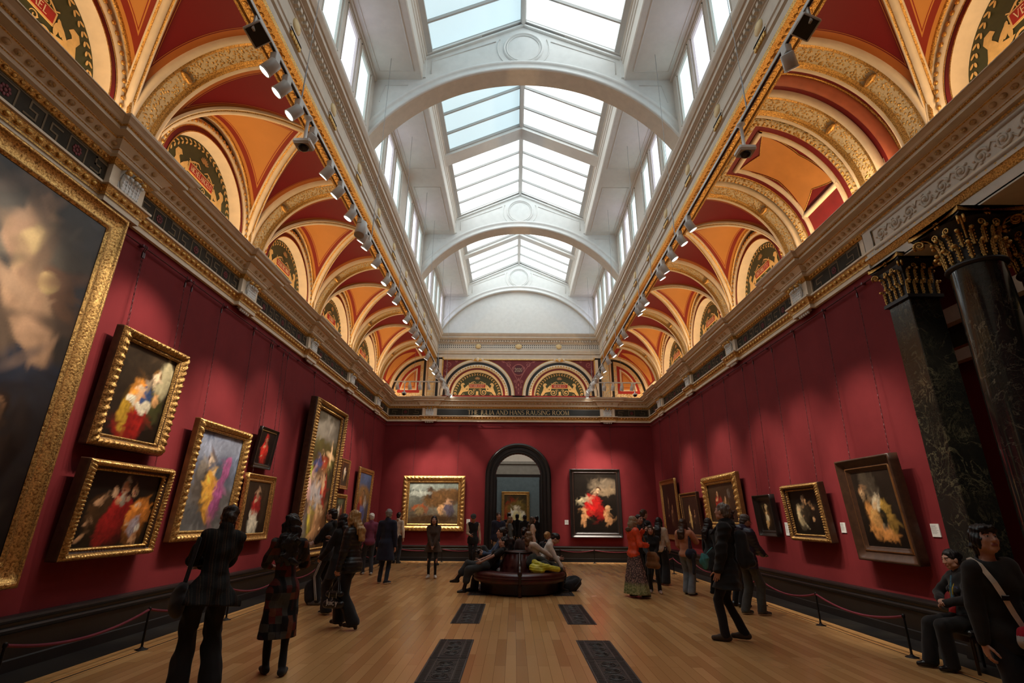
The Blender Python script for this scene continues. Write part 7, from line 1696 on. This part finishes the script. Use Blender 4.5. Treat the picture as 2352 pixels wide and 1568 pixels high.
    m = MB(); m.tube([J['NB']+np.array(q) for q in ((-.10, -.06, -.0), (-.06, .05, -.0), (.02, .125, -.12), (.12, .13, -.26), (.19, .06, -.40))], .014, 6, flat=.4); tg = m.build('camera_strap', SOLEW); tg.location = J['root'].location; tg.rotation_euler = J['root'].rotation_euler; tag(tg, 'pale camera strap across the tall brown haired man in black', 'strap')
    person('girl with brown hair in black jacket facing left of the camera', 3.06, 12.9, 198, 1.43, sk=SKL, hair=('mid', BROWN), sex=1, head=(-6, -4, 0), la=(-.06, .24, .98), ra=(.10, .26, 1.02), top=[dict(n='white_collar', m=SOLEW, hem=.30, f=.008, sleeve=0, collar=2.0), dict(n='jacket', m=BLK, hem=-.18, f=.03)], bottom=TR(BLK, f=.008), shoes=dict(m=CL(.50, .42, .38), sm=SOLEW), lf=(-.14, .02, .085, -20), rf=(.10, -.02, .085, 10))
    person('woman with long black hair in cream sweater and wide black trousers', 3.69, 14.5, 34, 1.61, hair=('long', BLACKH), sex=1, head=(20, 0, 0), la=(-.20, .16, .92), ra=(.20, .16, .92), top=dict(n='sweater', m=CREAM, hem=-.10, f=.038), bottom=TR(BLK, f=.02, knee=.085, ank=.10), shoes=dict(m=CL(.62, .60, .57), sm=SOLEW), **stand(.10, .05))
    J = person('woman in peach hooded top and pale jeans with hand raised to her face', 3.77, 12.68, 48, 1.58, hair=('mid', BROWN), sex=1, head=(14, 4, 0), ra=(.10, .20, 1.46), re=(.5, .2, -1), la=(-.14, .24, 1.0), top=dict(n='hooded_top', m=CL(.52, .22, .12), hem=-.08, f=.032, hood=1), bottom=TR(CL(.15, .16, .17), f=.02, knee=.068, ank=.075), shoes=dict(m=BLK2, sm=SOLEK), lf=(-.09, .05, .085, -8), rf=(.11, -.08, .085, 24))
    blob_thing('shoulder_bag', 'navy shoulder bag at the hip of the woman in peach top', 'bag', J, [('body', SDF().ell((.20, -.10, .86), (.10, .19, .12), k=.04), .011, NAVY, wrinkle(.008, 24, 5), ()), ('strap', SDF().cap((.20, -.06, .95), (.14, .0, 1.26), .014, k=.01).cap((.20, -.16, .95), (.14, -.04, 1.26), .014, k=.01), .008, NAVY, None, ()), ('hanging_coat', SDF().cap((.27, -.16, .84), (.30, -.22, .48), .055, .035, .04), .012, BLK2, wrinkle(.008, 20, 6), ())])
    J = person('black haired person in black coat behind the man with backpack', 4.38, 12.75, 70, 1.60, hair=('mid', BLACKH), sex=1, top=dict(n='coat', m=BLK, hem=-.40, f=.03, flare=.03), bottom=TR(BLK), shoes=dict(m=BLK), **stand())
    blob_thing('carrier_bag', 'teal carrier bag left of the man with backpack', 'bag', J, [('body', SDF().ell((.12, -.30, .72), (.07, .12, .17), k=.03), .012, CL(.06, .24, .24), wrinkle(.014, 24, 8), ()), ('handle', SDF().cap((.14, -.26, .86), (.2, -.12, 1.0), .010, k=.01), .007, CL(.06, .24, .24), None, ())])
    J = person('tall man in black hooded coat striding left with a black backpack', 2.93, 8.10, -62, 1.80, hair=('short', (.16, .13, .11)), lean=(-3, 0, 0), head=(24, 6, 0), la=(-.24, .10, .84), ra=(.24, .10, .84), lf=(-.07, .11, .085, -4), rf=(.08, -.12, .105, 4, -.25), top=dict(n='coat', m=BLK, hem=-.30, f=.045, flare=.05, hood=1, wr=.012), bottom=TR(CL(.012, .013, .018), f=.010, knee=.056, ank=.05), shoes=dict(m=CL(.055, .035, .022)))
    blob_thing('backpack', 'large black backpack on the back of the tall striding man', 'backpack', J, [('body', SDF().cap((-.08, -.25, 1.02), (-.07, -.24, 1.38), .09, .08, .06).cap((.08, -.25, 1.02), (.07, -.24, 1.38), .09, .08, .06).cap((-.05, -.34, 1.02), (.05, -.34, 1.02), .055, k=.04).cap((-.05, -.33, 1.12), (.05, -.33, 1.12), .055, k=.04), .011, BLK2, wrinkle(.006, 20, 9), ()), ('shoulder_strap', SDF().cap((-.12, -.17, 1.50), (-.13, .0, 1.56), .018, k=.02).cap((-.13, .0, 1.56), (-.12, .15, 1.40), .018, k=.02), .009, BLK2, None, ()), ('shoulder_strap', SDF().cap((.12, -.17, 1.50), (.13, .0, 1.56), .018, k=.02).cap((.13, .0, 1.56), (.12, .15, 1.40), .018, k=.02), .009, BLK2, None, ())])
    person('person with tousled dark hair behind the man in navy quilted jacket', 4.22, 11.1, 76, 1.77, hair=('mop', DKBR), top=dict(n='jacket', m=CL(.03, .035, .04), hem=-.14, f=.03, hood=1), bottom=TR(BLK), shoes=dict(m=SHOEK), **stand())
    J = person('man with glasses in navy quilted jacket reading his phone by the ropes', 4.12, 10.2, 72, 1.68, sk=SKM, hair=('short', (.055, .045, .04)), head=(0, -22, 0), la=(-.06, .32, 1.06), ra=(.05, .34, 1.05), top=dict(n='puffer_jacket', m=PUFN, hem=-.17, f=.045, puffer=1, ring=(.06, .008), belly=.02, hood=1), bottom=TR(CL(.055, .058, .055), f=.018, knee=.066, ank=.062), shoes=dict(m=CL(.08, .06, .05), sm=SOLEW), lf=(-.10, -.10, .085, -4), rf=(.10, .10, .085, 8))
    phone('phone in the hands of the man with glasses', J, 'r')
    m = MB(); c, Rh = J['HC'], J['Rh']; w3 = lambda q: tuple(c+Rh@(np.array(q)*J['s']))
    for q in (-1, 1):
        m.tube([w3((q*.034+.024*math.cos(a), .112, .008+.019*math.sin(a))) for a in np.linspace(0, 2*PI, 13)[:-1]], .0025, 5, 0, True); m.tube([w3((q*.058, .11, .012)), w3((q*.082, .0, .012))], .0025, 5)
    m.tube([w3((-.01, .114, .01)), w3((.01, .114, .01))], .0025, 5); m.build('glasses', MT['blackpl'], J['root'])
    # --- gallery attendant on a stool
    sx, sy = 5.14, 6.70; s = 1.56/1.75
    J = person('seated gallery attendant in black suit with yellow lanyard and red badge', sx, sy, -84, 1.56, dist=6, sk=SKL, hair=('bun', BLACKH), sex=1, pel=(0, 0, .545/s), lean=(0, 0, 0), head=(-4, -8, 0), lh=dict(c=55, p=(.3, -.3, -1), t=(1, .3, 0)), rh=dict(c=55, p=(-.3, -.3, -1), t=(-1, .3, 0)), la=(-.035, .26, .69/s), ra=(.04, .27, .72/s), le=(-1, -.2, -.2), re=(1, -.2, -.2), lf=(-.10, .40, .085, -6), rf=(.11, .52, .085, 10), lk=(-.1, .4, 1), rk=(.1, .4, 1),
        top=[dict(n='shirt', m=CL(.03, .03, .035), hem=-.02, f=.012, sleeve=0, collar=1.5), dict(n='suit_jacket', m=BLK, hem=-.10, f=.026, neck=.010)], bottom=TR(BLK, f=.020, knee=.070, ank=.070), shoes=dict(m=SHOEK))
    Ts, NB, s = J['Ts'], J['NB'], J['s']; q = lambda a, b, c: tuple(NB+Ts@(np.array((a, b, c))*s))
    m = MB(); m.tube([q(-.065, .0, .02), q(-.055, .085, -.05), q(-.035, .150, -.18), q(-.008, .165, -.36)], .0075, 6, flat=.4); m.tube([q(.065, .0, .02), q(.055, .085, -.05), q(.03, .150, -.18), q(.008, .165, -.36)], .0075, 6, flat=.4); m.build('lanyard', CL(.55, .40, .03), J['root'])
    m = MB(); m.boxb(-.055, .055, -.004, .004, -.09, 0, 0, Matrix.Translation(q(.0, .176, -.37)) @ Matrix.Rotation(R(14), 4, 'X')); m.build('badge', CL(.62, .03, .04), J['root'])
    m = MB(); m.prism([q(-.012, .100, -.02), q(.012, .100, -.02), q(.022, .152, -.18), q(.03, .158, -.34), q(-.03, .158, -.34), q(-.022, .152, -.18)], tuple(Ts@np.array((0, .008, 0)))); m.build('scarf', simple('blue_green_print', (.05, .12, .17), .7, var=.6, nscale=40), J['root'])
    m = MB(); m.boxb(-.035, .035, 0, .006, -.012, .012, 0, Matrix.Translation(q(-.085, .135, -.16))); m.build('name_badge', CL(.03, .05, .12), J['root'])
    t = thing('stool', 'black wooden stool under the seated gallery attendant', 'stool', (sx, sy, 0))
    m = MB(); m.bevbox((0, 0, .405), (.38, .38, .07), .02); m.build('seat', LEAK, t); m = MB(); m.boxb(-.17, .17, -.17, .17, .31, .37); m.build('apron', MT['mahogany'], t)
    for a in (-1, 1):
        for b in (-1, 1): m = MB(); m.tube([(a*.155, b*.155, .35), (a*.185, b*.185, .0)], [.022, .016], 8); m.build('leg', MT['mahogany'], t)
    # --- nearest visitor, right edge
    J = person('young person with black mop hair in black sweater at the right edge, nearest the camera', 3.47, 4.25, 186, 1.55, shw=.155, dist=3.6, sk=SKL, hair=('mop', BLACKH), lean=(2, 2, 0), head=(-4, 14, -6), la=(-.15, .26, 1.0), ra=(.235, .03, .80), re=(.6, -1, -.1), top=dict(n='sweater', m=CL(.018, .016, .014, wv=170.), hem=-.15, f=.030, neck=.018, collar=.2, wr=.009), bottom=TR(BLK, f=.02, knee=.07, ank=.07), shoes=dict(m=SHOEK), rh=dict(c=34, p=(-1, .1, 0)), **stand(.11, .05))
    Ts, NB, s = J['Ts'], J['NB'], J['s']; q = lambda a, b, c: NB+Ts@np.array((a, b, c))
    t = thing('crossbody_bag', 'small red and white bag on a cream strap worn by the nearest visitor', 'bag', tuple(J['root'].location), J['root'].rotation_euler[2])
    def ribbon(P, w, th):
        mb = MB(); fr = []
        for i, p in enumerate(P):
            a = np.array(P[max(0, i-1)]); b = np.array(P[min(len(P)-1, i+1)]); T_ = nrm(b-a); n_ = nrm(np.array(p)-np.array((0, -.02, p[2]))*1.0 if True else p); n_ = nrm(n_-T_*(n_@T_)); fr.append((p, np.cross(T_, n_), n_))
        mb.sweep([(-w, 0), (-w, th), (w, th), (w, 0)], fr, 0, False, pclosed=True); return mb
    P = [q(*c) for c in ((.105, -.06, .005), (.115, .0, .022), (.110, .070, -.01), (.085, .128, -.12), (.058, .146, -.22), (.03, .150, -.32), (.0, .158, -.41))]
    ribbon(P, .018, .004).build('strap', CL(.66, .58, .48, wv=300.), t)
    m = MB(); c = P[4]; m.bevbox(tuple(c+np.array((0, .012, 0))), (.052, .010, .035), .003); m.build('slider', MT['blackpl'], t)
    b0 = q(-.05, .185, -.44); S = SDF().cap(b0+np.array((.07, 0, .0)), b0+np.array((-.10, 0, -.02)), .045, k=.02).cap(b0+np.array((.08, 0, -.06)), b0+np.array((-.12, 0, -.07)), .05, k=.03); v, f = S.mesh(.006, wrinkle(.004, 40, 3)); mesh_np('pouch', [(v, f, lambda c: (c[:, 2] < b0[2]-.02).astype(int))], [CL(.42, .012, .03), CL(.50, .48, .46)], t)
    g0 = q(-.10, .215, -.56); S = SDF().cap(g0+np.array((.10, .03, .04)), g0+np.array((-.12, -.02, .07)), .075, .085, .06).cap(g0+np.array((.09, .03, .0)), g0+np.array((.08, .05, -.34)), .075, .06, .06).cap(g0+np.array((-.05, .02, .0)), g0+np.array((-.02, .06, -.46)), .085, .07, .06).cap(g0+np.array((-.16, -.02, .0)), g0+np.array((-.16, .0, -.40)), .085, .06, .06)
    fold = lambda X, Y, Z: .016*np.sin(X*46+Z*6+3*np.sin(Z*7))*np.clip(1.2-np.abs(Z-g0[2]-.0)*1.2, .3, 1)+wrinkle(.010, 30, 5)(X, Y, Z)
    v, f = S.mesh(.008, fold); t = thing('blue_jacket', 'bright blue jacket hung over the arm of the nearest visitor', 'jacket', tuple(J['root'].location), J['root'].rotation_euler[2]); mesh_np('cloth', [(v, f, 0)], [CL(.025, .06, .26, rough=.6)], t)
cast()
# ---------------------------------------------------------------- camera and light
def camera():
    cx, yaw, pitch, roll = -.1599, -.0063, .3317, .0075
    fw = Vector((math.sin(yaw)*math.cos(pitch), math.cos(yaw)*math.cos(pitch), math.sin(pitch)))
    r0 = Vector((math.cos(yaw), -math.sin(yaw), 0)); u0 = r0.cross(fw)
    r = r0*math.cos(roll)+u0*math.sin(roll); u = -r0*math.sin(roll)+u0*math.cos(roll)
    cd = bpy.data.cameras.new('camera'); cd.sensor_width = 36; cd.sensor_fit = 'HORIZONTAL'; cd.lens = 18.0; cd.clip_start = .05; cd.clip_end = 200
    o = bpy.data.objects.new('camera', cd); COL.objects.link(o)
    o.matrix_world = Matrix(((r.x, u.x, -fw.x, cx), (r.y, u.y, -fw.y, 0), (r.z, u.z, -fw.z, 1.6), (0, 0, 0, 1)))
    SC.camera = o
def area(name, loc, rot, sx, sy, power, col, spread=PI):
    l = bpy.data.lights.new(name, 'AREA'); l.shape = 'RECTANGLE'; l.size = sx; l.size_y = sy; l.energy = power; l.color = col; l.spread = spread
    o = bpy.data.objects.new(name, l); COL.objects.link(o); o.location = loc; o.rotation_euler = rot; return o
def spot(name, loc, target, power, col=(1, .88, .74), ang=34, blend=.7, size=.05):
    l = bpy.data.lights.new(name, 'SPOT'); l.energy = power; l.color = col; l.spot_size = R(ang); l.spot_blend = blend; l.shadow_soft_size = size
    o = bpy.data.objects.new(name, l); COL.objects.link(o); o.location = loc
    o.rotation_euler = (Vector(target)-Vector(loc)).to_track_quat('-Z', 'Y').to_euler(); return o
def lights():
    warm = (1., .66, .34)
    for s in (-1, 1):                                   # concealed strips on the cornice, washing the vaults
        for y in BAYS+[20.95]:
            area('cove_strip', (s*5.40, y, 6.52), (0, R(180+s*-14), 0), .06, 2.7 if y < 20 else 1.3, 23 if y < 20 else 7, warm)
    for x in (-4.85, 4.85, -1.8, 1.8): area('cove_strip', (x, D-.24, 6.52), (R(180-10), 0, 0), 1.6 if abs(x) > 3 else 2.6, .06, 2.4 if abs(x) > 3 else 7, warm)
    for p, tg in SPOTS:
        spot('spot_beam', p, tg, 235, ang=40)
    area('next_room_area_light', (0, 26.5, 6.1), (0, 0, 0), 5, 5, 110, (1, .95, .88))  # unseen area lamp under the closed ceiling of the room beyond
    area('side_room_area_light', (8.3, 5, 7.3), (0, 0, 0), 2, 6, 40, (1, .92, .82))  # unseen area lamp below the side room's closed ceiling
    w = bpy.data.worlds.new('sky'); SC.world = w; w.use_nodes = True
    w.node_tree.nodes['Background'].inputs[0].default_value = (.7, .85, 1, 1); w.node_tree.nodes['Background'].inputs[1].default_value = .3
camera(); lights()
SC.view_settings.view_transform = 'Standard'; SC.view_settings.look = 'None'; SC.view_settings.gamma = 1.0; SC.view_settings.exposure = 0.22
try: SC.view_settings.use_curve_mapping = False
except Exception: pass
SC.cycles.use_denoising = True; SC.cycles.max_bounces = 6; SC.cycles.diffuse_bounces = 4; SC.cycles.glossy_bounces = 3; SC.cycles.transmission_bounces = 4
SC.cycles.sample_clamp_indirect = 4.0; SC.cycles.caustics_reflective = False; SC.cycles.caustics_refractive = False
